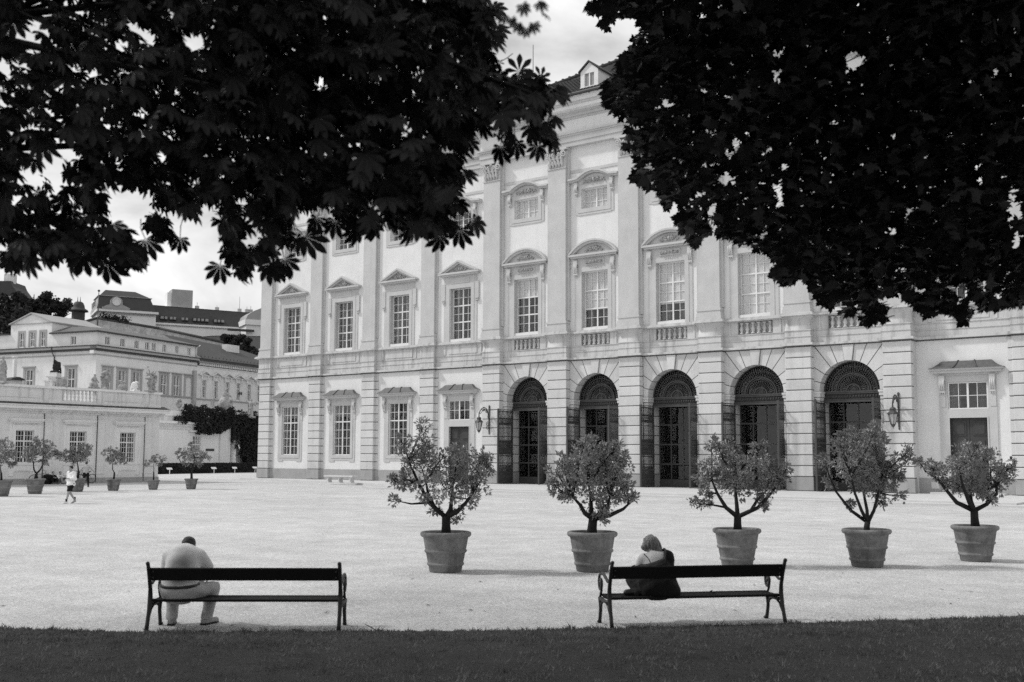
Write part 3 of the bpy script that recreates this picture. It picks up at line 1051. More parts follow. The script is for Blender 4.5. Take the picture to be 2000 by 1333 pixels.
def scrolls(mb, cx, cz, w, h, y, seed, n=7):
    """carved relief: shell, leaves and scrolls"""
    rn = random.Random(seed)
    mb.blob((cx, y - 0.05, cz), (w * 0.17, 0.15, h * 0.42), 8, 5, 0.2, seed)
    for s in (-1, 1):
        spiral(mb, (cx + s * w * 0.38, cz - h * 0.05), h * 0.36, 1.5, s, y - 0.09, 0.05)
        for k in range(n):
            t = (k + 1) / n
            x = cx + s * w * (0.15 + 0.85 * t)
            z = cz - h * 0.28 * t + h * 0.15 * math.sin(k * 2.1 + seed)
            mb.blob((x, y - 0.04, z), (0.09 * (1.2 - 0.5 * t), 0.10, 0.07 * (1.2 - 0.4 * t)), 6, 4, 0.25, seed + k)
            if k % 2 == 0:
                mb.tube([(x, y - 0.02, z), (x + s * 0.08, y - 0.07, z + 0.10), (x + s * 0.17, y - 0.05, z + 0.04)], [0.04, 0.035, 0.012], 5)
def console(mb, x, y, z1, h, w=0.16):
    mb.box(x - w, x + w, y - 0.20, y, z1 - 0.28, z1)
    for k in range(3):
        xx = x + (k - 1) * w * 0.66
        mb.tube([(xx, y - 0.17, z1 - 0.28), (xx, y - 0.20, z1 - 0.5), (xx, y - 0.10, z1 - h + 0.12), (xx, y - 0.06, z1 - h)], [0.055, 0.06, 0.05, 0.04], 6)
    mb.box(x - w, x + w, y - 0.12, y, z1 - h - 0.06, z1 - h + 0.04)
    for k in range(3): mb.box(x - w + 0.02 + k * 0.11, x - w + 0.08 + k * 0.11, y - 0.10, y, z1 - h - 0.14, z1 - h - 0.06)

def strip_frame(mb, cx, y, w, z0, z1, t, d, bottom=True):
    mb.box(cx - w - t, cx - w, y - d, y + 0.001, z0, z1)
    mb.box(cx + w, cx + w + t, y - d, y + 0.001, z0, z1)
    mb.box(cx - w - t, cx + w + t, y - d, y + 0.001, z1, z1 + t)
    if bottom: mb.box(cx - w - t, cx + w + t, y - d, y + 0.001, z0 - t, z0)

def pediment_window(i, c, yw, arched, reflection_sheet):
    z0, z1 = 10.9, 14.8
    q = MB()
    strip_frame(q, c, yw, 1.06, 10.70, z1, 0.30, 0.07, False)
    q.box(c - 1.62, c - 1.361, yw - 0.045, yw, 10.70, 15.75)
    q.box(c + 1.361, c + 1.62, yw - 0.045, yw, 10.70, 15.75)
    if arched:
        q.box(c - 1.36, c + 1.36, yw - 0.05, yw, 15.101, 15.75)
        console(q, c - 1.5, yw - 0.045, 15.62, 0.95)
        console(q, c + 1.5, yw - 0.045, 15.62, 0.95)
        q.box(c - 0.78, c + 0.78, yw - 0.11, yw - 0.05, 15.22, 15.62)
        for k in range(5): q.box(c - 0.36 + k * 0.16, c - 0.28 + k * 0.16, yw - 0.10, yw - 0.071, 15.0, 15.09)
    else:
        q.box(c - 1.36, c + 1.36, yw - 0.05, yw, 15.101, 15.75)
        q.box(c - 0.9, c + 0.9, yw - 0.075, yw - 0.051, 15.18, 15.62)
        for s in (-1, 1):
            q.box(c + s * 1.66 - 0.16, c + s * 1.66 + 0.16, yw - 0.09, yw - 0.046, 13.75, 15.2)
            for k in range(2): q.box(c + s * 1.66 - 0.14, c + s * 1.66 + 0.14, yw - 0.16, yw - 0.091, 13.72 + k * 0.16, 13.80 + k * 0.16)
    win = part('window', q, M['stone'])
    # pediment
    q = MB()
    zb = 15.75
    q.box(c - 1.85, c + 1.85, yw - 0.28, yw, zb, zb + 0.12)
    q.box(c - 1.98, c + 1.98, yw - 0.40, yw, zb + 0.12, zb + 0.26)
    zt = zb + 0.26
    if arched:
        Hh, Wd = 0.98, 1.98
        rad = (Wd * Wd + Hh * Hh) / (2 * Hh)
        a0 = math.asin(Wd / rad)
        n = 18
        for lay, (r0, r1, pr) in enumerate(((rad - 0.26, rad - 0.12, 0.30), (rad - 0.12, rad, 0.42))):
            for k in range(n):
                t0, t1 = -a0 + 2 * a0 * k / n, -a0 + 2 * a0 * (k + 1) / n
                zc = zt + Hh - rad
                pl = [(c + r0 * math.sin(t0), zc + r0 * math.cos(t0)), (c + r0 * math.sin(t1), zc + r0 * math.cos(t1)), (c + r1 * math.sin(t1), zc + r1 * math.cos(t1)), (c + r1 * math.sin(t0), zc + r1 * math.cos(t0))]
                if min(z for _, z in pl) < zt - 0.02: pl = [(x, max(z, zt + 0.001 * lay)) for x, z in pl]
                q.prism(pl, yw - pr, yw)
        tp = [(c + (rad - 0.27) * math.sin(-a0 * 0.94 + 2 * a0 * 0.94 * k / 14), max(zt, zt + Hh - rad + (rad - 0.27) * math.cos(-a0 * 0.94 + 2 * a0 * 0.94 * k / 14))) for k in range(15)]
        q.prism(tp[::-1], yw - 0.08, yw)
    else:
        ap = zt + 0.92
        for s in (-1, 1):
            for (o0, o1, pr) in ((0.28, 0.14, 0.30), (0.14, 0.0, 0.42)):
                pl = [(c + s * 1.98, zt - 0.0 + max(0, 0)), (c + s * (1.98 - (0.3 if o0 > 0.2 else 0.02)), zt + 0.002), (c, ap - o0 - 0.0), (c, ap - o1)]
                pl = [(c + s * (1.98 - o0 * 2.1), zt + 0.002), (c, ap - o0), (c, ap - o1), (c + s * (1.98 - o1 * 2.1), zt + 0.002)]
                q.prism(pl[:: s], yw - pr, yw)
        q.prism([(c - 1.4, zt), (c + 1.4, zt), (c, ap - 0.28)], yw - 0.08, yw)
    part('pediment', q, M['stone'], win)
    q = MB()
    scrolls(q, c, zt + (0.36 if arched else 0.24), 0.62, 0.46, yw - 0.09, i + 2, 5)
    if arched: scrolls(q, c, 15.42, 0.62, 0.2, yw - 0.11, i + 5, 6)
    part('relief', q, M['statue'], win)
    add_sash(win, c, yw + 0.33, z0, 1.0 if not arched else 1.04, z1 - z0, 4, 6, (2, 4), arched and i >= 0, 'dark', reflection_sheet)
    wd = 1.02 if not arched else 1.06
    for e in (c - wd, c + wd - 0.02):
        q = MB()
        q.box(e, e + 0.02, yw + 0.001, yw + 0.60, z0, z1)
        part('reveal', q, M['stone'], win)
for i, c in enumerate(BAY_L): pediment_window(-5 + i, c, YLW, False, 0)
for i, c in enumerate(BAY_R): pediment_window(i, c, YRW, True, (0.33, 0.68, 0.70, 1.0, 0.9)[i])
pediment_window(-5, DOOR_R, YLW, False, 0.5)

def mezz_window(i, c, yw):
    q = MB()
    strip_frame(q, c, yw, 1.05, 19.25, 20.68, 0.28, 0.08)
    q.box(c - 1.55, c - 1.331, yw - 0.05, yw, 18.85, 21.3)
    q.box(c + 1.331, c + 1.55, yw - 0.05, yw, 18.85, 21.3)
    q.box(c - 1.33, c + 1.33, yw - 0.055, yw, 18.80, 18.96)
    q.box(c - 1.33, c + 1.33, yw - 0.05, yw, 20.962, 21.4)
    for s in (-1, 1): console(q, c + s * 1.45, yw - 0.05, 21.15, 0.75, 0.13)
    win = part('window', q, M['stone'])
    q = MB()
    pr = [(-2.02, 21.18), (-1.3, 21.22), (-0.95, 21.42), (-0.55, 21.60), (0, 21.70), (0.55, 21.60), (0.95, 21.42), (1.3, 21.22), (2.02, 21.18)]
    for (o, t, d) in ((0.0, 0.12, 0.26), (0.12, 0.13, 0.40)):
        for a, b2 in zip(pr[:-1], pr[1:]):
            q.prism([(c + a[0], a[1] + o), (c + b2[0], b2[1] + o), (c + b2[0], b2[1] + o + t), (c + a[0], a[1] + o + t)], yw - d, yw)
    q.prism([(c - 0.95, 21.38), (c + 0.95, 21.38), (c + 0.5, 21.58), (c, 21.68), (c - 0.5, 21.58)], yw - 0.06, yw)
    part('hood', q, M['stone'], win)
    q = MB()
    scrolls(q, c, 21.22, 0.85, 0.42, yw - 0.07, i + 11, 6)
    part('relief', q, M['statue'], win)
    add_sash(win, c, yw + 0.26, 19.25, 1.03, 1.43, 4, 3, (), i >= 0, 'dark', 0.96 if i >= 0 else 0)
for i, c in enumerate(BAY_L + [DOOR_R]): mezz_window(-7 + i, c, YLW)
for i, c in enumerate(BAY_R): mezz_window(i, c, YRW)

def copper_hood(c, yw, win, z=6.78):
    q = MB()
    q.box(c - 1.62, c + 1.62, yw - 0.16, yw, z - 0.18, z - 0.06)
    q.box(c - 1.82, c + 1.82, yw - 0.36, yw, z - 0.06, z + 0.10)
    q.box(c - 1.92, c + 1.92, yw - 0.46, yw, z + 0.10, z + 0.20)
    part('hood_cornice', q, M['stone'], win)
    q = MB()
    prof = [(1.98, 0.52, 0.20), (1.72, 0.44, 0.29), (1.50, 0.32, 0.43), (1.32, 0.20, 0.60), (1.28, 0.0, 0.63)]
    vs, fs = [], []
    for w_, d_, h_ in prof: vs += [(c - w_, yw - d_, z + h_), (c + w_, yw - d_, z + h_)]
    for k in range(len(prof) - 1): fs.append((2 * k, 2 * k + 1, 2 * k + 3, 2 * k + 2))
    nb = len(vs)
    for w_, d_, h_ in prof: vs += [(c - w_, yw, z + h_), (c + w_, yw, z + h_)]
    for k in range(len(prof) - 1):
        fs.append((2 * k, 2 * k + 2, nb + 2 * k + 2, nb + 2 * k))
        fs.append((2 * k + 3, 2 * k + 1, nb + 2 * k + 1, nb + 2 * k + 3))
    fs.append((1, 0, nb, nb + 1))
    q.add(vs, fs)
    for f in (-0.33, 0.33):
        pts = [(c + f * w_, yw - d_ - 0.02, z + h_ + 0.02) for w_, d_, h_ in prof]
        q.tube(pts, 0.035, 5)
    part('copper_hood', q, M['copper'], win)

def ground_window(i, c):
    yw = YLW
    q = MB()
    strip_frame(q, c, yw, 1.0, 2.05, 6.18, 0.26, 0.07)
    q.box(c - 1.5, c - 1.261, yw - 0.04, yw, 1.55, 6.6)
    q.box(c + 1.261, c + 1.5, yw - 0.04, yw, 1.55, 6.6)
    q.box(c - 1.26, c + 1.26, yw - 0.04, yw, 1.62, 1.789)
    for s in (-1, 1): q.box(c + s * 1.15 - 0.3, c + s * 1.15 + 0.3, yw - 0.045, yw, 1.5, 1.619)
    q.box(c - 1.45, c + 1.45, yw - 0.06, yw, 6.442, 6.6)
    for s in (-1, 1):
        console(q, c + s * 1.42, yw - 0.04, 6.6, 0.95, 0.14)
        q.box(c + s * 1.42 - 0.13, c + s * 1.42 + 0.13, yw - 0.055, yw - 0.041, 5.0, 5.6)
    win = part('window', q, M['stone'])
    copper_hood(c, yw, win)
    add_sash(win, c, yw + 0.06, 2.05, 0.99, 4.13, 4, 6, (4,), i == 2)
for i, c in enumerate(BAY_L[:3]): ground_window(i, c)

def door_bay(i, c):
    yw = YLW
    q = MB()
    q.box(c - 1.50, c - 1.05, yw - 0.07, yw + 0.05, 0.03, 6.6)
    q.box(c + 1.05, c + 1.50, yw - 0.07, yw + 0.05, 0.03, 6.6)
    q.box(c - 1.05, c + 1.05, yw - 0.07, yw + 0.3, 4.25, 4.72)
    q.box(c - 1.05, c + 1.05, yw - 0.07, yw + 0.3, 6.22, 6.6)
    for s in (-1, 1):
        console(q, c + s * 1.32, yw - 0.07, 6.6, 0.9, 0.15)
        q.box(c + s * 1.32 - 0.15, c + s * 1.32 + 0.15, yw - 0.10, yw - 0.071, 4.85, 5.6)
    strip_frame(q, c, yw - 0.07, 0.98, 0.03, 4.23, 0.07, 0.03, False)
    win = part('doorcase', q, M['stone'])
    copper_hood(c, yw, win)
    add_sash(win, c, yw - 0.02, 4.72, 1.04, 1.49, 4, 2, (), True)
    dq = MB()
    for s in (-1, 1):
        xa, xb = sorted((c + s * 0.01, c + s * 1.04))
        dq.box(xa, xb, yw + 0.16, yw + 0.24, 0.04, 4.24)
        for z0_, z1_ in ((0.25, 1.3), (1.5, 2.2), (2.4, 3.1), (3.25, 4.05)):
            dq.box(xa + 0.16, xb - 0.16, yw + 0.125, yw + 0.159, z0_, z1_)
            dq.box(xa + 0.25, xb - 0.25, yw + 0.10, yw + 0.124, z0_ + 0.09, z1_ - 0.09)
    part('door', dq, M['door'], win)
    if c > -30:
        s_ = MB()
        s_.box(c - 1.9, c + 1.9, yw - 1.0, yw - 0.11, 0.0, 0.12)
        part('doorstep', s_, M['paving'], win)
door_bay(0, BAY_L[3])
door_bay(1, DOOR_R)
v = MB()
v.box(-17.05, -16.62, YLW - 0.085, YLW - 0.062, 0.3, 0.68)
part('vent_plate', v, M['ashlar'])

# --- iron fanlights, gates and glazed doors in the arches
YF = 62.45
fan = MB()
def arc_band(mb, r0, r1, y0_, y1_, n=28):
    for k in range(n):
        a, c = math.pi * k / n, math.pi * (k + 1) / n
        mb.prism([(r0 * math.cos(a), r0 * math.sin(a)), (r1 * math.cos(a), r1 * math.sin(a)), (r1 * math.cos(c), r1 * math.sin(c)), (r0 * math.cos(c), r0 * math.sin(c))], y0_, y1_)
arc_band(fan, 1.70, 1.79, 0, 0.08)
arc_band(fan, 1.00, 1.08, 0, 0.07)
arc_band(fan, 0.90, 0.95, 0.01, 0.06)
arc_band(fan, 0.36, 0.44, 0, 0.08)
arc_band(fan, 0.26, 0.30, 0.01, 0.06, 16)
arc_band(fan, 1.42, 1.46, 0.01, 0.05)
for k in range(1, 32):
    a = math.pi * k / 32
    p0, p1 = (1.05 * math.cos(a), 0.035, 1.05 * math.sin(a)), (1.72 * math.cos(a), 0.035, 1.72 * math.sin(a))
    fan.tube([p0, p1], 0.022, 4)
    fan.blob((1.25 * math.cos(a), 0.03, 1.25 * math.sin(a)), (0.045, 0.04, 0.045), 6, 4)
    fan.blob((1.58 * math.cos(a), 0.03, 1.58 * math.sin(a)), (0.05, 0.04, 0.05), 6, 4)
for k in range(1, 20):
    a = math.pi * k / 20
    fan.tube([(0.42 * math.cos(a), 0.035, 0.42 * math.sin(a)), (0.92 * math.cos(a), 0.035, 0.92 * math.sin(a))], 0.024, 4)
    if k % 2: fan.blob((0.7 * math.cos(a), 0.03, 0.7 * math.sin(a)), (0.05, 0.04, 0.05), 6, 4)
for k in range(7):
    a = math.pi * (k + 0.5) / 7
    fan.tube([(0, 0.03, 0.02), (0.25 * math.cos(a), 0.0, 0.25 * math.sin(a))], [0.05, 0.03], 5)
fan_me = loc_mesh('fanlight', fan, M['iron'])
tr = MB()
tr.box(-RA, RA, -0.04, 0.12, 5.86, 5.95)
tr.box(-RA, RA, -0.04, 0.12, 5.28, 5.40)
tr.box(-RA, RA, 0.06, 0.10, 5.40, 5.86)
tr.box(-RA, RA, -0.03, 0.055, 5.42, 5.47)
tr.box(-RA, RA, -0.03, 0.055, 5.78, 5.84)
for k in range(21):
    x = -RA + 0.1 + (2 * RA - 0.2) * k / 20
    for s in (-1, 1): tr.tube([(x - s * 0.07, 0.02, 5.49), (x + s * 0.07, 0.02, 5.77)], 0.018, 4)
    tr.blob((x, 0.01, 5.63), (0.04, 0.03, 0.05), 6, 4)
tr_me = loc_mesh('transom', tr, M['iron'])
fg = MB()
fg.prism([(1.74 * math.cos(math.pi * k / 24), 1.74 * math.sin(math.pi * k / 24)) for k in range(25)], 0.10, 0.11)
fg_me = loc_mesh('fanlight_glass', fg, M['doorglass'])

GL, GH = 1.72, 5.25
def gate():
    q = MB()      # leaf lies along y from 0 (hinge) to -GL
    t = 0.035
    q.box(-t, t, -0.08, 0, 0, GH)
    q.box(-t - 0.02, t + 0.02, -GL, -GL + 0.10, 0, GH + 0.12)
    for z in (0.05, 0.95, 1.28, 2.0, 2.65, 2.95, 4.35, 4.68, 5.18):
        q.box(-t, t, -GL + 0.10, -0.08, z - 0.035, z + 0.035)
    q.box(-t * 0.5, t * 0.5, -GL + 0.14, -0.12, 0.10, 0.90)
    q.box(-t * 0.45, t * 0.45, -GL + 0.14, -0.12, 2.10, 2.60)
    return q
def gate_bars():
    q = MB()
    n = 10
    for k in range(n):
        y = -0.16 - (GL - 0.34) * k / (n - 1)
        q.tube([(0, y, 0.95), (0, y, 1.28)], 0.018, 4)
        bow = 0.05
        q.tube([(0, y, 1.3), (0, y + bow, 1.55), (0, y - bow, 1.8), (0, y, 2.0)], 0.02, 4)
        q.tube([(0, y, 2.65), (0, y, 2.95)], 0.018, 4)
        q.tube([(0, y, 2.95), (0, y, 4.35)], 0.02, 4)
        q.blob((0, y, 3.65), (0.03, 0.03, 0.09), 5, 4)
        q.tube([(0, y, 4.7), (0, y - 0.05, 4.85), (0, y + 0.05, 5.02), (0, y, 5.18)], 0.02, 4)
        for z in (1.11, 2.8, 4.51):
            q.blob((0, y + 0.07, z), (0.03, 0.055, 0.12), 6, 4)
        if k < n - 1:
            ym = y - (GL - 0.34) / (n - 1) / 2
            for z in (3.05, 4.25, 2.32, 0.5): q.blob((0, ym, z), (0.04, 0.06, 0.07), 6, 4)
    return q
g_me, gb_me = loc_mesh('gate_frame', gate(), M['iron']), loc_mesh('gate_bars', gate_bars(), M['iron'])
dr = MB()
dw = RA - 0.002
for x in (-dw, -0.92, -0.04, 0.84, dw - 0.09): dr.box(x, x + 0.08, 0, 0.08, 0.02, 5.5)
for z in (0.02, 1.45, 2.75, 4.05, 5.3): dr.box(-dw, dw, 0.01, 0.07, z, z + 0.10)
dr.box(-dw, dw, 0.015, 0.065, 0.1, 0.5)
dr_me = loc_mesh('glazed_door', dr, M['iron'])
dg = MB()
dg.box(-0.42, 0.42, 0.035, 0.042, 0, 1.2)
dg_me = loc_mesh('door_pane', dg, M['doorglass'])
for i, c in enumerate(BAY_R):
    f = put('fanlight', fan_me, (c, YF, 5.95))
    obj('transom', tr_me, f, Vector((0, 0, -5.95)) * K)
    obj('fanlight_glass', fg_me, f)
    for s in (-1, 1):
        gt = put('gate', g_me, (c + s * (RA - 0.06), YF - 0.02, 0.05))
        gt.rotation_euler = (0, 0, R((4, -5, 3, 6, -3)[i] * 0.5 * s))
        obj('gate_bars', gb_me, gt)['kind'] = 'stuff'
    d_ = put('glazed_door', dr_me, (c, 63.25, 0.03))
    for k, x in enumerate((-1.30, -0.43, 0.45, 1.29)):
        for z in (1.55, 2.85, 4.13):
            obj('pane', dg_me, d_, Vector((x, 0, z)) * K)
        obj('pane', dg_me, d_, Vector((x, 0, 0.55)) * K, None, (1, 1, 0.7))
fl_ = MB()
fl_.box(-48, -18, 62.4, 66.4, -0.02, 0.028)
part('hall_floor', fl_, M['plinth'])
lp = MB()
lp.box(-25.3, -24.9, 64.6, 64.7, 4.9, 4.98)
lp.box(-22.4, -22.05, 64.6, 64.7, 4.95, 5.03)

# --- wall lanterns on scrolled iron brackets
def lantern(label, x, reach, px):
    o = Vector(PT((x, YR, 4.05)))
    t = thing('wall_lantern', label, 'lantern', o, 0, 'lanterns on the piers')
    q = MB()
    q.box(-0.05, 0.05, -0.05, 0, -0.35, 1.55)
    q.blob((0, -0.03, 1.6), (0.08, 0.06, 0.12), 6, 4)
    q.blob((0, -0.03, -0.4), (0.05, 0.05, 0.1), 6, 4)
    arc = [(0, -0.04, 0.5), (0, -0.10, 0.85), (0, -0.20, 1.2), (0, -0.42, 1.46), (0, -0.70, 1.52), (0, -0.95, 1.40), (0, -reach + 0.02, 1.12), (0, -reach, 0.92)]
    q.tube(arc, 0.04, 6)
    arc2 = [(p[0], p[1] * 0.86 - 0.02, p[2] * 0.9 + 0.02) for p in arc[1:-1]]
    q.tube(arc2, 0.025, 5)
    for a, b2 in zip(arc[1:-1], arc2): q.tube([a, b2], 0.018, 4)
    for k, (cy, cz, rr) in enumerate(((-0.22, 0.28, 0.2), (-0.20, 0.02, 0.17), (-0.34, 1.22, 0.13), (-0.68, 1.34, 0.12), (-0.16, 0.85, 0.1))):
        pts = []
        for j in range(14):
            a = j / 13 * 1.6 * 2 * math.pi + k
            r_ = rr * (1 - 0.75 * j / 13)
            pts.append((0, cy + r_ * math.cos(a), cz + r_ * math.sin(a)))
        q.tube(pts, 0.022, 4)
        q.blob((0, cy + rr * 0.9, cz), (0.03, 0.05, 0.05), 5, 4)
    obj('bracket', q.mesh('bracket', M['iron']), t)
    h = MB()
    c = (0, -reach, 0)
    h.lathe([(0.02, 0.92), (0.05, 0.90), (0.05, 0.80), (0.15, 0.76), (0.19, 0.68), (0.16, 0.60), (0.27, 0.50), (0.33, 0.44), (0.33, 0.40), (0.28, 0.39)], 6, c, False)
    h.lathe([(0.13, -0.22), (0.15, -0.18), (0.10, -0.30), (0.03, -0.36), (0.015, -0.44)][::-1], 6, c, False)
    for k in range(6):
        a = k * math.pi / 3
        h.tube([(0.27 * math.cos(a), -reach + 0.27 * math.sin(a), 0.40), (0.14 * math.cos(a), -reach + 0.14 * math.sin(a), -0.2)], 0.018, 4)
    obj('lamp_housing', h.mesh('lamp_housing', M['iron']), t)
    g = MB()
    for k in range(6):
        a, b2 = k * math.pi / 3, (k + 1) * math.pi / 3
        P = lambda an, r_, z: (r_ * math.cos(an), -reach + r_ * math.sin(an), z)
        g.add([P(a, 0.255, 0.39), P(b2, 0.255, 0.39), P(b2, 0.13, -0.2), P(a, 0.13, -0.2)], [(0, 1, 2, 3)])
    obj('lamp_glass', g.mesh('lamp_glass', M['lampglass']), t)
lantern('ornate iron wall lantern on the pier beside the door next to the stone bench bays', -47.75, 1.25, 0)
lantern('ornate iron wall lantern above the leaning potted tree, on the pier beside the plain door', -18.45, 1.15, 0)

# lightning rod standing behind the front roof
rod = MB()
rp = at(1041, 180, 92)
rod.tube([(0, 0, 0), (0, 0, 9.2)], [0.06, 0.03], 5)
obj('lightning_rod', rod.mesh('lightning_rod', M['iron']), palace, Vector((rp.x, rp.y, rp.z - 5)) - PL)

# stone bench against the front
bx = ground(661, 943, 0.17)
bench = thing('stone_bench', 'white stone bench on two carved feet against the palace wall under the window', 'bench', (bx.x, bx.y + 0.2, 0.16))
q = MB()
q.box(-1.55, 1.55, -0.28, 0.28, 0.44, 0.54)
q.box(-1.48, 1.48, -0.24, 0.24, 0.40, 0.44)
obj('seat', q.mesh('seat', M['marble']), bench)
q = MB()
q.prism([(-0.12, 0), (0.12, 0), (0.10, 0.06), (0.05, 0.14), (0.06, 0.25), (0.13, 0.36), (0.16, 0.40), (-0.16, 0.40), (-0.13, 0.36), (-0.06, 0.25), (-0.05, 0.14), (-0.10, 0.06)], -0.2, 0.2)
fm = q.mesh('foot', M['marble'])
for x in (-1.2, 0, 1.2): obj('foot', fm, bench, (x, 0, 0))
# ---------------------------------------------------------------- garden wing on the left (face at x = XW, looking +x)
XW = -75.5
def simple_window(parent, put_, w, h, t, frame_m, pane_m, cols=2, rows=2, thick=(), trim=None, depth=0.12):
    """window in a frame of local (u right, d out of the wall, z up) given by put_"""
    pass

class Frame:
    """local wall frame: u along the wall (to the viewer's right), d outwards, z up"""
    def __init__(s, o, u, d):
        s.o, s.u, s.d = Vector(o), Vector(u).normalized(), Vector(d).normalized()
    def __call__(s, p):
        q = s.o + s.u * p[0] + s.d * p[1]
        return (q.x, q.y, q.z + p[2])

def fbox(mb, u0, u1, d0, d1, z0, z1):
    # d is stored as -y so that box faces keep their winding
    return mb.box(u0, u1, d0, d1, z0, z1)

def fpart(name, mb, m, fr, parent, org):
    flip = fr.u.cross(fr.d).z < 0
    me = mb.mesh(name, m, fr, org)
    if flip: me.flip_normals()
    return obj(name, me, parent)

def wall_holes(mb, u0, u1, z0, z1, holes, th):
    zs = sorted({z0, z1, *[h[2] for h in holes], *[h[3] for h in holes]})
    for a, b in zip(zs[:-1], zs[1:]):
        hs = sorted((h[0], h[1]) for h in holes if h[2] <= a + 1e-6 and h[3] >= b - 1e-6)
        x = u0
        for h in hs:
            if h[0] > x: mb.box(x, h[0], -th, 0, a, b)
            x = max(x, h[1])
        if x < u1: mb.box(x, u1, -th, 0, a, b)

def casement(fr, parent, org, u0, u1, z0, z1, cols, rows, thick, rec=0.12, bar=0.022, frame_m=None, glass_m=None, back=True):
    q = MB()
    f = 0.07
    q.box(u0, u0 + f, -rec - 0.06, -rec, z0, z1)
    q.box(u1 - f, u1, -rec - 0.06, -rec, z0, z1)
    q.box(u0 + f, u1 - f, -rec - 0.06, -rec, z0, z0 + f)
    q.box(u0 + f, u1 - f, -rec - 0.06, -rec, z1 - f, z1)
    for k in range(1, cols):
        u = u0 + (u1 - u0) * k / cols
        t = 0.05 if 2 * k == cols else bar
        q.box(u - t, u + t, -rec - 0.05, -rec + (0.01 if 2 * k == cols else -0.01), z0 + f, z1 - f)
    for k in range(1, rows):
        z = z0 + (z1 - z0) * k / rows
        t = 0.05 if k in thick else bar
        q.box(u0 + f, u1 - f, -rec - 0.055, -rec + (0.005 if k in thick else -0.015), z - t, z + t)
    w = fpart('window', q, frame_m or M['paint'], fr, parent, org)
    q = MB()
    q.box(u0 + f, u1 - f, -rec - 0.04, -rec - 0.03, z0 + f, z1 - f)
    fpart('pane', q, glass_m or M['glass'], fr, w, org)
    if back:
        q = MB()
        q.box(u0, u1, -rec - 0.5, -rec - 0.45, z0, z1)
        fpart('room', q, M['dark'], fr, w, org)
    return w

w1o = Vector((XW, 43, 0))
wing = thing('garden_wing', 'long low pale wing with a balustraded parapet, behind a row of potted trees', 'building', w1o)
F1 = Frame((XW, 0, 0), (0, 1, 0), (1, 0, 0))
Y0, Y1 = 27.0, 52.9
WIN1 = [(36.7, 38.1), (40.78, 42.18), (45.02, 46.40), (49.30, 50.68)]
q = MB()
wall_holes(q, Y0, Y1, 0.42, 5.4, [(a, b, 1.57, 3.97) for a, b in WIN1], 0.5)
fpart('wall', q, M['wingwall'], F1, wing, w1o)
q = MB()
q.box(Y1 - 0.5, Y1 - 0.001, -12, -0.501, 0, 5.4)
q.box(Y0, Y0 + 0.5, -12, -0.501, 0, 5.4)
q.box(Y0, Y1, -12.5, -12, 0, 5.4)
fpart('outer_wall', q, M['wingwall'], F1, wing, w1o)
q = MB()
q.box(Y0, Y1 + 0.05, -0.4, 0.06, 0, 0.42)
fpart('plinth', q, M['plinth'], F1, wing, w1o)
for nm, z0_, z1_, pr, m in (('cornice', 5.25, 5.40, 0.10, 'wingtrim'), ('cornice', 5.40, 5.55, 0.30, 'wingtrim'), ('cornice', 5.55, 5.78, 0.55, 'wingpale'), ('cornice', 5.78, 5.86, 0.62, 'wingtrim')):
    q = MB()
    q.box(Y0, Y1 + pr, -0.45, pr, z0_, z1_)
    q.box(Y1 + 0.001, Y1 + pr, -12, -0.451, z0_, z1_)
    fpart(nm, q, M[m], F1, wing, w1o)
q = MB()
q.add([(Y0, 0.6, 5.862), (Y1 + 0.6, 0.6, 5.862), (Y1 + 0.6, -0.3, 6.15), (Y0, -0.3, 6.15)], [(0, 1, 2, 3)])
q.box(Y0, Y1 + 0.2, -12.3, -0.3, 5.86, 6.0)
fpart('cornice_flashing', q, M['darktrim'], F1, wing, w1o)
# parapet: solid lengths, one open length with balusters
q = MB()
BZ = 6.22
for a, b in ((Y0, 44.30), (47.12, Y1)): q.box(a, b, -0.30, 0.0, 6.0, 7.12)
q.box(44.30, 47.12, -0.30, 0.0, 6.0, 6.27)
for a in (42.75, 47.15, 51.35): q.box(a, a + 0.42, -0.36, 0.07, 6.0, 7.12)
for a, b in ((38.6, 42.3), (47.9, 51.0)): q.box(a, b, 0.001, 0.035, 6.38, 6.98)
fpart('parapet', q, M['wingtrim'], F1, wing, w1o)
q = MB()
q.box(Y0, Y1 + 0.1, -0.40, 0.12, 7.121, 7.30)
q.box(Y0, Y1 + 0.06, 0.001, 0.06, 6.0, 6.22)
fpart('parapet_coping', q, M['wingpale'], F1, wing, w1o)
bb = MB()
bb.lathe([(0.10, 0), (0.10, 0.08), (0.05, 0.12), (0.09, 0.28), (0.10, 0.36), (0.05, 0.45), (0.10, 0.55), (0.085, 0.65), (0.05, 0.74), (0.10, 0.78), (0.10, 0.85)], 8)
bme = bb.mesh('baluster', M['wingtrim'])
for k in range(9): obj('baluster', bme, wing, Vector((XW - 0.15, 44.46 + k * 0.315, 6.272)) - w1o)
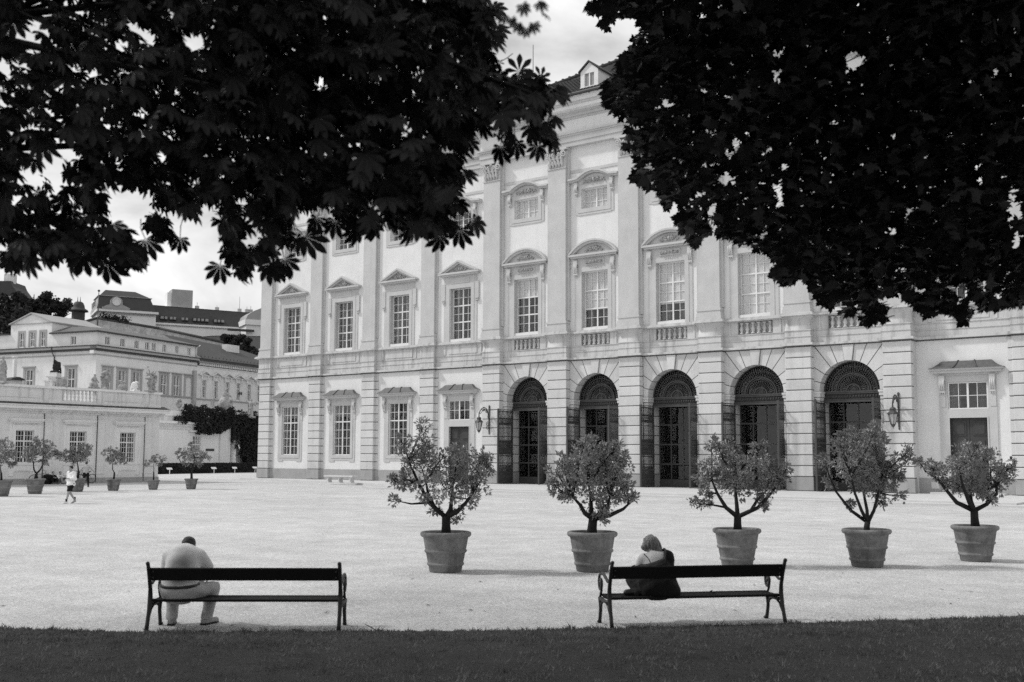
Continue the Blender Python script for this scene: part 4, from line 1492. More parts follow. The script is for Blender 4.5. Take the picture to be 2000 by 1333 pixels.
for a, b in WIN1:
    c = (a + b) / 2
    q = MB()
    q.box(a - 0.28, a, 0, 0.05, 1.57, 3.97)
    q.box(b, b + 0.28, 0, 0.05, 1.57, 3.97)
    q.box(a - 0.28, b + 0.28, 0, 0.05, 3.97, 4.35)
    q.box(a - 0.50, a - 0.281, 0, 0.025, 1.57, 4.5)
    q.box(b + 0.281, b + 0.50, 0, 0.025, 1.57, 4.5)
    q.box(a - 0.46, b + 0.46, 0, 0.10, 1.42, 1.57)
    q.box(a - 0.42, b + 0.42, 0, 0.05, 0.95, 1.419)
    for s, e in ((a - 0.42, a - 0.05), (b + 0.05, b + 0.42)): q.box(s, e, 0, 0.05, 0.62, 0.949)
    q.box(a + 0.25, b - 0.25, 0.051, 0.08, 1.02, 1.30)
    su = fpart('window_surround', q, M['wingpale'], F1, wing, w1o)
    q = MB()
    q.box(a - 0.52, b + 0.52, 0, 0.22, 4.50, 4.64)
    q.box(a - 0.62, b + 0.62, 0, 0.34, 4.64, 4.74)
    q.box(a - 0.66, b + 0.66, 0, 0.38, 4.74, 4.80)
    fpart('window_hood', q, M['wingpale'], F1, su, w1o)
    casement(F1, wing, w1o, a, b, 1.57, 3.97, 6, 6, (4,), 0.10, 0.014)
for a in (39.2, 43.3, 47.6, 51.85):   # raised wall panels between the windows
    q = MB()
    for u0, u1, z0_, z1_ in ((a - 0.45, a - 0.38, 0.7, 5.0), (a + 0.38, a + 0.45, 0.7, 5.0), (a - 0.38, a + 0.38, 4.93, 5.0), (a - 0.38, a + 0.38, 0.7, 0.77)): q.box(u0, u1, 0, 0.04, z0_, z1_)
    fpart('wall_panel', q, M['wingwall'], F1, wing, w1o)
for a in (42.92, 47.28, 51.50):
    q = MB()
    q.tube([(a, 0.05, 0.1), (a, 0.05, 5.24)], 0.032, 6)
    fpart('downpipe', q, M['darktrim'], F1, wing, w1o)

# ---------------------------------------------------------------- two-storey house behind the wing and the long house beside it (common frame)
PH = R(13.1)
EX = Vector((math.cos(PH), math.sin(PH), 0))
EY = Vector((-math.sin(PH), math.cos(PH), 0))
C2 = Vector((-119.97, 74.65, 0))
FR = Frame(C2, EY, EX)             # right-hand face: u along EY, outwards EX
FL = Frame(C2, EX, -EY)            # left-hand face: u along EX (negative = left), outwards -EY
house = thing('town_house', 'two-storey cream house with attic windows and dark cornice behind the garden wing', 'building', C2)
AT_R = [(1.38, 2.2), (3.95, 4.76), (6.45, 7.22), (8.40, 9.15), (9.62, 10.38), (11.62, 12.36), (14.08, 14.80), (16.55, 17.25)]
MW_R = [(1.35, 2.55), (3.84, 5.12), (6.38, 7.66), (11.5, 12.72), (14.0, 15.2), (16.4, 17.5)]
q = MB()
wall_holes(q, 0.0, 18.35, 0, 14.55, [(a, b, 10.25, 12.92) for a, b in MW_R], 0.5)
wall_holes(q, 0.0, 18.35, 15.7, 17.40, [(a, b, 15.95, 17.0) for a, b in AT_R], 0.5)
fpart('wall', q, M['house'], FR, house, C2)
MW_L = [(-11.85, -10.55), (-4.72, -3.42)]
AT_L = [(-13.2, -12.38), (-11.35, -10.5), (-9.5, -8.66)]
q = MB()
wall_holes(q, -26, -0.501, 0, 14.55, [(a, b, 10.25, 12.97) for a, b in MW_L], 0.5)
wall_holes(q, -7.6, -0.501, 15.7, 17.40, [(-4.33, -3.46, 15.95, 17.0)], 0.5)
wall_holes(q, -26, -14.75, 15.7, 17.6, [], 0.5)
fpart('wall', q, M['house'], FL, house, C2)
q = MB()
wall_holes(q, -14.75, -7.6, 15.7, 18.98, [(a, b, 15.95, 17.82) for a, b in AT_L], 0.5)
fpart('attic_front', q, M['house'], Frame(C2, EX, -EY), house, C2)
for nm, z0_, z1_, pr, m in (('cornice', 14.55, 14.70, 0.10, 'housetrim'), ('cornice', 14.70, 15.08, 0.05, 'house'), ('cornice', 15.08, 15.34, 0.35, 'darktrim'), ('cornice', 15.34, 15.62, 0.50, 'housetrim'), ('cornice', 15.62, 15.74, 0.58, 'darktrim')):
    q = MB()
    q.box(-0.5, 18.6, -0.6, pr, z0_, z1_)
    fpart(nm, q, M[m], FR, house, C2)
    q = MB()
    q.box(-26, pr - 0.001, -0.6, pr, z0_, z1_)
    fpart(nm, q, M[m], FL, house, C2)
# gabled attic block and roofs
q = MB()
q.prism([(-14.75, 18.98), (-7.6, 18.98), (-11.1, 20.15)], -0.4, 0.0)
fpart('gable', q, M['house'], FL, house, C2)
q = MB()
q.prism([(-14.95, 18.88), (-14.95, 19.02), (-11.1, 20.36), (-11.1, 20.2)], -9, 0.25)
q.prism([(-7.4, 18.88), (-11.1, 20.2), (-11.1, 20.36), (-7.4, 19.02)], -9, 0.25)
q.box(-14.75, -7.6, 0.0, 0.08, 18.86, 18.975)
fpart('gable_roof', q, M['palemetal'], FL, house, C2)
q = MB()
q.box(-14.74, -14.3, -9, -0.501, 15.7, 18.9)
q.box(-8.0, -7.61, -9, -0.501, 15.7, 18.9)
fpart('attic_side', q, M['house'], FL, house, C2)
q = MB()
# low hipped roof over the house
e = 0.45
def lp2(x, y, z): return C2 + EX * x + EY * y + Vector((0, 0, z))
hp = [lp2(e, -e, 17.55), lp2(e, 18.7, 17.45), lp2(-6, 18.7, 18.9), lp2(-6, 6, 18.9), lp2(-7.6, 3, 18.75), lp2(-7.6, -e, 17.55)]
q.add([p - C2 for p in hp], [(0, 1, 2, 3), (0, 3, 4, 5)])
obj('roof', q.mesh('roof', M['copper']), house)
q = MB()
q.add([p - C2 for p in (lp2(e, -e, 17.40), lp2(e, 18.7, 17.30), lp2(e, 18.7, 17.46), lp2(e, -e, 17.56))], [(0, 1, 2, 3)])
q.add([p - C2 for p in (lp2(e, -e, 17.40), lp2(-7.6, -e, 17.40), lp2(-7.6, -e, 17.56), lp2(e, -e, 17.56))], [(3, 2, 1, 0)])
q.add([p - C2 for p in (lp2(e, -e, 17.40), lp2(e, 18.7, 17.30), lp2(-0.2, 18.7, 17.30), lp2(-0.2, 0.2, 17.40), lp2(-7.6, 0.2, 17.40), lp2(-7.6, -e, 17.40))], [(3, 2, 1, 0), (5, 4, 3, 0)])
obj('eaves', q.mesh('eaves', M['darktrim']), house)
q = MB()
q.box(-26, -14.76, -6, 0.3, 17.6, 17.75)
fpart('roof', q, M['slate'], FL, house, C2)
for fr, lst, z0_, z1_ in ((FR, MW_R, 10.25, 12.92), (FL, MW_L, 10.25, 12.97)):
    for i, (a, b) in enumerate(lst):
        q = MB()
        for u0, u1, s0, s1 in ((a - 0.36, a, z0_, z1_ + 0.3), (b, b + 0.36, z0_, z1_ + 0.3), (a, b, z1_, z1_ + 0.3)): q.box(u0, u1, 0, 0.07, s0, s1)
        q.box(a - 0.5, b + 0.5, 0, 0.22, z1_ + 0.3, z1_ + 0.42)
        q.box(a - 0.4, b + 0.4, 0, 0.15, z0_ - 0.14, z0_)
        fpart('window_surround', q, M['housetrim'], fr, house, C2)
        if fr is FR and i == 5:
            q = MB()
            q.box(a, b, -0.16, -0.12, z0_, z1_)
            fpart('blind_window', q, M['house'], fr, house, C2)
        else: casement(fr, house, C2, a, b, z0_, z1_, 2, 2, (1,), 0.16, 0.05)
for fr, lst, z1_ in ((FR, AT_R, 17.0), (FL, [(-4.33, -3.46)], 17.0)):
    for a, b in lst:
        casement(fr, house, C2, a, b, 15.95, z1_, 2, 1, (), 0.14, 0.05)
for a, b in AT_L:
    q = MB()
    for u0, u1, s0, s1 in ((a - 0.22, a, 15.95, 18.05), (b, b + 0.22, 15.95, 18.05), (a, b, 17.82, 18.05)): q.box(u0, u1, 0, 0.06, s0, s1)
    fpart('window_surround', q, M['housetrim'], FL, house, C2)
    casement(FL, house, C2, a, b, 15.95, 17.82, 2, 2, (1,), 0.14, 0.045)
q = MB()
q.box(11.2, 18.35, 0, 0.12, 10.0, 10.22)
q.box(0, 11.2, 0, 0.12, 10.0, 10.1)
fpart('sill_band', q, M['housetrim'], FR, house, C2)
q = MB()
q.tube([(18.0, 0.15, 5), (18.0, 0.15, 13.9)], 0.32, 8)
fpart('flue_pipe', q, M['housetrim'], FR, house, C2)
q = MB()
q.tube([(18.3, 0.1, 15.7), (18.3, 0.12, 17.2), (18.5, 0.6, 17.45)], 0.09, 6)
fpart('downpipe', q, M['paint'], FR, house, C2)
q = MB()
q.tube([(-6.9, 0.1, 10), (-6.9, 0.1, 14.5), (-6.9, 0.6, 15.2), (-6.9, 0.62, 15.75)], 0.07, 6)
fpart('downpipe', q, M['darktrim'], FL, house, C2)

C3b = C2 + EY * 18.36
long_house = thing('long_house', 'long house with a row of pedimented windows under a dark tiled roof', 'building', C3b)
LW = [19.75, 22.3, 24.85, 27.35, 29.9, 32.3, 34.8]
q = MB()
wall_holes(q, 18.36, 40, 0, 14.5, [(a, a + 0.85, 10.25, 12.75) for a in LW], 0.5)
fpart('wall', q, M['house'], FR, long_house, C3b)
for nm, z0_, z1_, pr, m in (('string_band', 9.95, 10.12, 0.12, 'housetrim'), ('cornice', 14.5, 14.62, 0.06, 'house'), ('cornice', 14.62, 15.15, 0.02, 'house'), ('cornice', 15.15, 15.4, 0.4, 'housetrim'), ('gutter', 15.4, 15.75, 0.62, 'darktrim')):
    q = MB()
    q.box(18.61, 40, -0.6, pr, z0_, z1_)
    fpart(nm, q, M[m], FR, long_house, C3b)
q = MB()
for k in range(46): q.box(19.0 + k * 0.42, 19.2 + k * 0.42, 0.021, 0.3, 14.78, 15.12)
dn = fpart('dentil', q, M['house'], FR, long_house, C3b)
dn['kind'] = 'stuff'
q = MB()
q.box(18.61, 40, 0.021, 0.06, 14.70, 15.15)
fpart('dentil_bed', q, M['darktrim'], FR, long_house, C3b)
for a in LW:
    c = a + 0.425
    q = MB()
    for u0, u1, s0, s1 in ((a - 0.22, a, 10.25, 12.95), (a + 0.85, a + 1.07, 10.25, 12.95), (a, a + 0.85, 12.75, 12.95)): q.box(u0, u1, 0, 0.08, s0, s1)
    q.box(c - 0.75, c + 0.75, 0, 0.06, 12.951, 13.35)
    for s in (-1, 1): q.box(c + s * 0.66 - 0.1, c + s * 0.66 + 0.1, 0.061, 0.25, 12.9, 13.35)
    for s in (-1, 1):
        pl = [(c + s * 1.2, 13.36), (c, 13.9), (c, 14.08), (c + s * 1.24, 13.52)]
        q.prism(pl[::s], 0.0, 0.4)
    q.box(c - 1.1, c + 1.1, 0, 0.28, 13.351, 13.45)
    fpart('window_surround', q, M['house'], FR, long_house, C3b)
    w = casement(FR, long_house, C3b, a, a + 0.85, 10.25, 12.75, 2, 3, (2,), 0.14, 0.001)
q = MB()
q.box(28.0, 28.7, 0, 0.08, 11.1, 11.5)
fpart('house_sign', q, M['plaque'], FR, long_house, C3b)
q = MB()
rp = [lp2(0.7, 18.8, 15.7), lp2(0.7, 44, 15.7), lp2(-6.5, 35.5, 18.9), lp2(-6.5, 18.8, 19.4)]
q.add([p - C3b for p in rp], [(0, 1, 2, 3)])
q.add([p - C3b for p in (rp[2], lp2(-6.5, 44, 16.8), rp[1])], [(2, 1, 0)])
rr = obj('roof', q.mesh('roof', M['slate']), long_house)
q = MB()
for k in range(26): q.tube([lp2(0.2, 19.2 + k * 0.8, 15.98) - C3b, lp2(0.15, 19.2 + k * 0.8, 16.2) - C3b], 0.05, 4)
obj('snow_guard', q.mesh('snow_guard', M['iron']), rr)['kind'] = 'stuff'
q = MB()
q.xf(lambda p: p)
def lbox(x0, x1, y0, y1, z0, z1, org):
    q = MB()
    q.box(x0, x1, y0, y1, z0, z1)
    q.xf(lambda p: lp2(*p) - org)
    return q
obj('chimney', lbox(-5.2, -4.2, 30.3, 33.2, 17.4, 19.0, C3b).mesh('chimney', M['house']), long_house)
q = MB()
q.add([lp2(-2.4, 36.0, 17.15) - C3b, lp2(-2.4, 37.8, 17.15) - C3b, lp2(-3.1, 37.8, 17.48) - C3b, lp2(-3.1, 36.0, 17.48) - C3b], [(0, 1, 2, 3)])
obj('skylight', q.mesh('skylight', M['paint']), long_house)

# low white pavilion with ivy, in front of the long house
FP = Frame(C2 + EX * 9, EY, EX)
PO = C2 + EX * 9 + EY * 7
pav = thing('ivy_pavilion', 'low white garden pavilion half hidden by ivy behind the hedge', 'building', PO)
q = MB()
wall_holes(q, -3, 14.7, 0, 5.75, [(7.5, 9.0, 2.5, 4.6)], 0.4)
fpart('wall', q, M['wingpale'], FP, pav, PO)
q = MB()
q.box(12.7, 14.75, 0, 0.2, 0, 5.75)
q.box(14.35, 14.70, -3, -0.401, 0, 5.75)
fpart('pilaster', q, M['wingwall'], FP, pav, PO)
for nm, z0_, z1_, pr, m in (('cornice', 5.35, 5.5, 0.08, 'wingtrim'), ('cornice', 5.75, 6.05, 0.25, 'wingtrim'), ('cornice', 6.05, 6.35, 0.5, 'wingpale'), ('parapet', 6.35, 7.0, -0.1, 'wingtrim'), ('coping', 7.0, 7.65, 0.05, 'wingpale')):
    q = MB()
    q.box(-3, 14.8 if z0_ < 6.4 else 8.0, -0.4, pr, z0_, z1_)
    fpart(nm, q, M[m], FP, pav, PO)
q = MB()
for u0, u1, s0, s1 in ((7.1, 7.5, 2.3, 5.0), (9.0, 9.4, 2.3, 5.0), (7.5, 9.0, 4.6, 5.0), (7.5, 9.0, 2.3, 2.5)): q.box(u0, u1, 0, 0.07, s0, s1)
q.box(6.7, 9.7, 0, 0.3, 5.08, 5.3)
fpart('window_surround', q, M['wingwall'], FP, pav, PO)
casement(FP, pav, PO, 7.5, 9.0, 2.5, 4.6, 6, 4, (2,), 0.1, 0.02)
q = MB()
q.box(10.1, 11.7, 0, 0.06, 2.72, 3.02)
fpart('wall_plaque', q, M['plaque'], FP, pav, PO)
# niche wall right of the pavilion with a pale statue
nw = thing('garden_wall', 'grey garden wall with hanging ivy between pavilion and palace', 'wall', C2 + EX * 7.5 + EY * 18)
no = C2 + EX * 7.5 + EY * 18
q = MB()
q.box(14.72, 34, -1.5, -1.0, 0, 7.6)
fpart('wall', q, M['stone'], FP, nw, no)
q = MB()
q.box(14.9, 22, -0.98, 0.1, 7.62, 7.9)
fpart('coping', q, M['wingpale'], FP, nw, no)

# leaf scatter used for hedges, ivy and far crowns
def leaf_cloud(name, pts, nrm, size, m, rn, tri=False):
    n = len(pts)
    a = rn.normal(0, 1, (n, 3))
    nr = nrm + rn.normal(0, 0.7, (n, 3))
    nr /= np.linalg.norm(nr, axis=1)[:, None] + 1e-9
    u = np.cross(nr, a)
    u /= np.linalg.norm(u, axis=1)[:, None] + 1e-9
    v = np.cross(nr, u)
    s = size * rn.uniform(0.6, 1.3, n)[:, None]
    V = np.zeros((n, 4, 3))
    V[:, 0] = pts - u * s
    V[:, 1] = pts + v * s * 0.55 + nr * s * 0.15
    V[:, 2] = pts + u * s
    V[:, 3] = pts - v * s * 0.55 + nr * s * 0.15
    return np_mesh(name, V.reshape(-1, 3), np.arange(n * 4).reshape(n, 4), m)

def local_pts(fr, P):
    o, u, d = np.array(fr.o), np.array(fr.u), np.array(fr.d)
    return o + P[:, :1] * u + P[:, 1:2] * d + np.array([0, 0, 1.0]) * P[:, 2:3]
rn = np.random.RandomState(11)
# ivy over the pavilion and the niche wall: (u range, z range, count)
IV = []
for u0, u1, z0_, z1_, n in ((5.2, 14.9, 6.6, 8.3, 4200), (4.0, 7.5, 6.2, 7.2, 500), (7.6, 14.6, 5.6, 6.7, 2600), (7.9, 9.4, 4.75, 5.7, 350), (9.6, 10.7, 5.0, 5.7, 260), (11.0, 12.4, 4.9, 5.7, 400), (14.6, 22.5, 5.2, 8.0, 5200), (18.2, 22.5, 0.8, 5.3, 4600), (14.7, 15.4, 4.0, 5.3, 260), (15.3, 18.3, 4.6, 5.4, 900), (16.0, 16.5, 3.2, 4.8, 120), (17.4, 18.3, 2.0, 4.8, 300)):
    p = np.stack([rn.uniform(u0, u1, n), rn.uniform(-0.1, 0.95, n), rn.uniform(z0_, z1_, n)], 1)
    p[:, 2] += 0.22 * np.sin(p[:, 0] * 2.3) + 0.12 * np.sin(p[:, 0] * 5.7)
    p[p[:, 0] > 14.9, 1] -= 0.6
    IV.append(p)
IV = np.concatenate(IV)
iv = obj('ivy', leaf_cloud('ivy', local_pts(FP, IV), np.array([EX.x, EX.y, 0.4]), 0.15, M['ivy'], rn))
tag(iv, 'dark ivy hanging over the white pavilion and the garden wall', 'ivy', kind='stuff')
# clipped hedge with its dark core
FH = Frame(C2 + EX * 14, EY, EX)
ho = C2 + EX * 14 + EY * 5
hedge = thing('hedge', 'low clipped dark hedge in front of the white pavilion', 'hedge', ho)
q = MB()
q.box(-8, 26, -0.95, -0.05, 0, 1.12)
fpart('hedge_core', q, M['lawn'], FH, hedge, ho)
n = 9000
p = np.stack([rn.uniform(-8, 26, n), rn.uniform(-1, 0.02, n), rn.uniform(0.02, 1.2, n)], 1)
k = n // 2
p[:k, 1] = rn.normal(0.0, 0.03, k)
p[k:, 2] = rn.normal(1.17, 0.03, n - k)
hl = leaf_cloud('hedge_leaves', local_pts(FH, p) - np.array(ho), np.array([EX.x, EX.y, 0.6]), 0.10, M['hedge'], rn)
obj('leaves', hl, hedge)['kind'] = 'stuff'
# white plant labels on posts before the hedge
FS = Frame(C2 + EX * 15.5, EY, EX)
for i, (u, lab) in enumerate(((-3.85, 'small blank white plant label on a post, nearest the garden wing, before the hedge'), (3.85, 'small blank white plant label on a post, just beyond the widest far potted tree'),
                              (7.77, 'small blank white plant label on a post below the ivy niche'), (11.8, 'small blank white plant label on a post, closest to the palace corner'))):
    o = Vector(FS((u, 0, 0)))
    t = thing('plant_label', lab, 'sign', o, PH, 'white plant labels along the hedge')
    q = MB()
    q.box(-0.03, 0.03, -0.03, 0.03, 0, 0.58)
    obj('post', q.mesh('post', M['sign']), t)
    q = MB()
    q.prism([(-0.05, 0.58), (0.10, 0.58), (0.04, 0.78), (-0.11, 0.78)][::1], -0.40, 0.40)
    q.xf(lambda p: (p[0], p[1], p[2]))
    me = q.mesh('plate', M['sign'])
    me.transform(Matrix.Rotation(R(90), 4, 'Z').inverted() @ Matrix.Identity(4)) if False else None
    pl = MB()
    pl.add([(0.06, -0.42, 0.56), (0.06, 0.42, 0.56), (-0.10, 0.42, 0.76), (-0.10, -0.42, 0.76), (0.02, -0.42, 0.53), (0.02, 0.42, 0.53), (-0.14, 0.42, 0.73), (-0.14, -0.42, 0.73)],
           [(0, 1, 2, 3), (7, 6, 5, 4), (0, 4, 5, 1), (1, 5, 6, 2), (2, 6, 7, 3), (3, 7, 4, 0)])
    obj('plate', pl.mesh('plate', M['sign']), t)

# chimney behind the parapet
def w1p(px, z, back): # point behind the parapet of the wing seen at px
    d = at(px, 750, 1) - Vector((0, 0, CAMZ))
    t = (XW - back) / d.x
    return Vector((XW - back, d.y * t, z))
cpos = w1p(27, 6.0, 6)
ch = thing('chimney_stack', 'slim pale chimney on a roofed base behind the parapet, close to the picture edge', 'chimney', cpos, 0)
q = MB()
q.box(-0.5, 0.5, -0.42, 0.42, 0, 2.0)
obj('base', q.mesh('base', M['house']), ch)
q = MB()
q.prism([(-0.58, 2.0), (0.58, 2.0), (0.5, 2.1), (0.12, 2.24), (-0.12, 2.24), (-0.5, 2.1)], -0.65, 0.65, 'x')
obj('cap_roof', q.mesh('cap_roof', M['darktrim']), ch)
q = MB()
q.box(-0.14, 0.14, -0.12, 0.12, 2.2, 3.6)
q.box(-0.12, -0.04, -0.11, 0.11, 3.6, 3.8)
q.box(0.04, 0.12, -0.11, 0.11, 3.6, 3.8)
q.box(-0.17, 0.17, -0.16, 0.16, 3.8, 3.88)
obj('shaft', q.mesh('shaft', M['wingpale']), ch)

# ---------------------------------------------------------------- the hill and what stands on it
def hill_mesh():
    vs, fs = [], []
    nx, ny = 50, 30
    for j in range(ny):
        for i in range(nx):
            dep = 150 + j * 22
            lat = -150 + i * 6.5 + (dep - 150) * 0.0
            f2 = Vector((FWD.x, FWD.y, 0)).normalized()
            p = f2 * dep + Vector((RGT.x, RGT.y, 0)) * (lat * dep / 230)
            z = min(max((dep - 150) * 0.21, 0), 41) + 1.2 * mnoise.noise(Vector((p.x * 0.03, p.y * 0.03, 0)))
            if j == 0: z = -1
            vs.append((p.x, p.y, z))
    for j in range(ny - 1):
        for i in range(nx - 1):
            a = j * nx + i
            fs.append((a, a + 1, a + nx + 1, a + nx))
    m = MB()
    m.add(vs, fs, True)
    return m.mesh('hill', M['lawn'])
tag(obj('hill', hill_mesh()), 'green hill rising behind the houses', kind='structure')

HA3 = R(-25.3)
HX = Vector((math.cos(HA3), math.sin(HA3), 0))
HY = Vector((-math.sin(HA3), math.cos(HA3), 0))
C4 = Vector((-298.36, 185.95, 0))
FM = Frame(C4, HY, HX)
FML = Frame(C4, HX, -HY)
man = thing('mansard_palace', 'large white building with dark mansard roof and a clock gable on the hill', 'building', C4 + Vector((0, 0, 30)))
mo = C4 + Vector((0, 0, 30))
def hp_(x, y, z): return C4 + HX * x + HY * y + Vector((0, 0, z)) - mo
q = MB()
q.box(0, 17.0, -16, 0, 28, 46.2)
q.box(17.0, 60, -18, -4, 28, 43.9)
fpart('wall', q, M['far'], FM, man, mo)
for nm, z0_, z1_, pr, m in (('cornice', 46.2, 46.5, 0.3, 'housetrim'), ('cornice', 46.5, 47.2, 0.7, 'far')):
    q = MB()
    q.box(-pr, 17 + pr, -16, pr, z0_, z1_)
    fpart(nm, q, M[m], FM, man, mo)
q = MB()
for k in range(30): q.box(0.2 + k * 0.56, 0.45 + k * 0.56, 0.05, 0.45, 45.85, 46.2)
fpart('dentil', q, M['housetrim'], FM, man, mo)['kind'] = 'stuff'
q = MB()
q.box(17.3, 60, -18, -3.6, 43.9, 44.5)
fpart('cornice', q, M['far'], FM, man, mo)
q = MB()
for k in range(60): q.box(17.6 + k * 0.6, 17.85 + k * 0.6, -4, -3.75, 43.55, 43.9)
fpart('dentil', q, M['housetrim'], FM, man, mo)['kind'] = 'stuff'
q = MB()
lo, hi = 47.2, 51.6
A = [(0.4, -0.2), (0.4, 16.9), (-16, 16.9), (-16, -0.2)]
B = [(-1.6, 0.3), (-1.6, 15.4), (-14, 15.4), (-14, 0.3)]
Cc = [(-4.5, 2.2), (-4.5, 11.2), (-11, 11.2), (-11, 2.2)]
def ring(l0, z0_, l1, z1_):
    for k in range(4):
        a, b = k, (k + 1) % 4
        q.add([hp_(*l0[a], z0_), hp_(*l0[b], z0_), hp_(*l1[b], z1_), hp_(*l1[a], z1_)], [(0, 1, 2, 3)])
ring(A, lo, B, hi)
ring(B, hi + 0.15, Cc, 53.9)
q.add([hp_(*p, 53.9) for p in Cc], [(0, 1, 2, 3)])
q.add([hp_(*B[k], hi) for k in range(4)], [(0, 1, 2, 3)])
obj('mansard_roof', q.mesh('mansard_roof', M['slate']), man)
q = MB()
q.box(-0.2, 15.9, -14.2, -1.3, hi, hi + 0.18)
fpart('roof_kerb', q, M['housetrim'], FM, man, mo)
q = MB()
q.box(0.9, 9.0, 0.0, 0.8, 47.2, 47.9)
pl = [(1.2, 47.9), (8.8, 47.9), (8.0, 48.4), (6.9, 48.8), (6.75, 50.2), (6.2, 50.9), (5.0, 51.35), (3.8, 50.9), (3.25, 50.2), (3.1, 48.8), (2.0, 48.4)]
q.prism(pl, -0.6, 0.5)
cg = fpart('clock_gable', q, M['housetrim'], FM, man, mo)
q = MB()
q.prism([(5 + 0.95 * math.cos(2 * math.pi * k / 20), 49.7 + 0.95 * math.sin(2 * math.pi * k / 20)) for k in range(20)], 0.5, 0.62)
fpart('clock_face', q, M['paint'], FM, cg, mo)
q = MB()
n_ = 24
for k in range(n_):
    a, b = 2 * math.pi * k / n_, 2 * math.pi * (k + 1) / n_
    q.prism([(5 + r_ * math.cos(t_), 49.7 + r_ * math.sin(t_)) for r_, t_ in ((1.0, a), (1.25, a), (1.25, b), (1.0, b))], 0.5, 0.75)
fpart('clock_rim', q, M['far'], FM, cg, mo)
q = MB()
q.add([hp_(-3.6, 17.1, 44.5), hp_(-3.6, 60, 44.5), hp_(-7.2, 58, 50.0), hp_(-7.2, 15.5, 50.5)], [(0, 1, 2, 3)])
obj('long_roof', q.mesh('long_roof', M['slate']), man)
q = MB()
q.add([hp_(-7.0, 15.4, 50.5), hp_(-7.0, 58.2, 50.0), hp_(-18, 58, 50.8), hp_(-18, 15.4, 51.2)], [(0, 1, 2, 3)])
obj('flat_roof', q.mesh('flat_roof', M['far']), man)
for a, b in ((19.0, 20.2), (20.3, 21.3), (21.9, 22.9), (23.0, 24.0), (25.6, 26.6), (26.8, 27.8), (29.3, 30.4), (30.6, 31.6), (31.8, 32.9), (33.1, 34.3), (35.9, 37.0), (37.1, 38.1), (38.3, 39.4)):
    q = MB()
    q.box(a, b, -7, -3.7, 45.6, 46.8)
    dmr = fpart('roof_window', q, M['darktrim'], FM, man, mo)
    q = MB()
    q.box(a + 0.12, b - 0.12, -3.7, -3.66, 45.8, 46.6)
    fpart('pane', q, M['housetrim'], FM, dmr, mo)
q = MB()
q.box(23.2, 29.8, -14, -8, 50, 56.3)
fpart('roof_box', q, M['palemetal'], FM, man, mo)
q = MB()
q.box(21.8, 23.19, -13, -8.5, 50, 55.2)
fpart('roof_box', q, M['far'], FM, man, mo)
for u, z in ((31.5, 52.6), (38, 52.0), (45.5, 55.5), (48, 52.3), (49.3, 52.6)):
    q = MB()
    q.tube([(u, -9, 50), (u, -9, z)], 0.09, 4)
    q.box(u - 0.6, u + 0.6, -9.5, -8.5, 50.2, 51.4)
    fpart('roof_vent', q, M['housetrim'], FM, man, mo)
q = MB()
q.box(44.7, 64, -10, 4, 28, 44.6)
fpart('end_wing', q, M['far'], FM, man, mo)
q = MB()
q.box(44.2, 64, -10, 4.6, 44.6, 46.3)
fpart('cornice', q, M['far'], FM, man, mo)
q = MB()
q.prism([(44.4, 46.3), (66, 46.3), (66, 54), (52, 51.5), (47, 49.2), (45.2, 47.9)], -9, 4.2)
fpart('end_roof', q, M['palemetal'], FM, man, mo)
q = MB()
q.box(38.5, 47, 4.5, 5.5, 42.2, 42.9)
fpart('canopy_roof', q, M['darktrim'], FM, man, mo)
# steep left flank
q = MB()
q.add([hp_(-0.2, -0.6, 47.2), hp_(-15, -0.9, 47.2), hp_(-14, 0.2, 51.6), hp_(-1.6, 0.2, 51.6)], [(3, 2, 1, 0)])
obj('side_roof', q.mesh('side_roof', M['palemetal']), man)
q = MB()
for k in range(3):
    x = -3 - k * 3.5
    q.tube([hp_(x, -0.9, 48.3), hp_(x, -0.9, 49.0), hp_(x - 0.5, -0.9, 50.0)], 0.12, 4)
    q.tube([hp_(x, -0.9, 49.0), hp_(x + 0.5, -0.9, 50.0)], 0.12, 4)
obj('roof_hook', q.mesh('roof_hook', M['darktrim']), man)['kind'] = 'stuff'

# domed turret behind it
tp = at(152, 640, 400) + Vector((0, 0, 3.6))
tur = thing('domed_turret', 'small dark domed turret with two finials beside the mansard roof', 'tower', (tp.x, tp.y, tp.z - 14))
hd = 14
q = MB()
q.lathe([(2.4, 0), (2.4, hd + 2.2), (2.6, hd + 2.3)], 10, (0, 0, 0), False)
obj('drum', q.mesh('drum', M['slate']), tur)
q = MB()
q.lathe([(3.6, hd + 2.4), (3.2, hd + 3.1), (2.5, hd + 3.4), (2.2, hd + 3.8), (2.1, hd + 4.6), (1.7, hd + 5.6), (1.1, hd + 6.1), (0.2, hd + 6.2)], 14)
obj('dome', q.mesh('dome', M['slate']), tur)
q = MB()
for x in (-0.5, 0.6): q.tube([(RGT.x * x * 0.9, RGT.y * x * 0.9, hd + 5.8), (RGT.x * x * 0.9, RGT.y * x * 0.9, hd + 8.0)], [0.2, 0.06], 5)
obj('finial', q.mesh('finial', M['iron']), tur)
# roof with chimneys at the far left, beyond the trees
rp_ = at(8, 572, 300)
hr = thing('hill_house', 'dark roofed house with pale chimneys above the dark trees', 'building', (rp_.x, rp_.y, rp_.z - 6), YAW)
q = MB()
q.box(-9, 4.2, -4, 4, -6, 4.5)
obj('wall', q.mesh('wall', M['far']), hr)
q = MB()
q.prism([(-9.5, 4.5), (6.5, 4.5), (4.4, 7.2), (3.8, 8.6), (-8, 8.6)], -4.5, 4.5)
obj('roof', q.mesh('roof', M['slate']), hr)
q = MB()
q.box(0.5, 3.2, -1.5, 0.5, 8.0, 11.0)
obj('chimney', q.mesh('chimney', M['house']), hr)
q = MB()
q.box(2.2, 4.0, -3, -1.6, 8.0, 10.8)
obj('chimney', q.mesh('chimney', M['house']), hr)
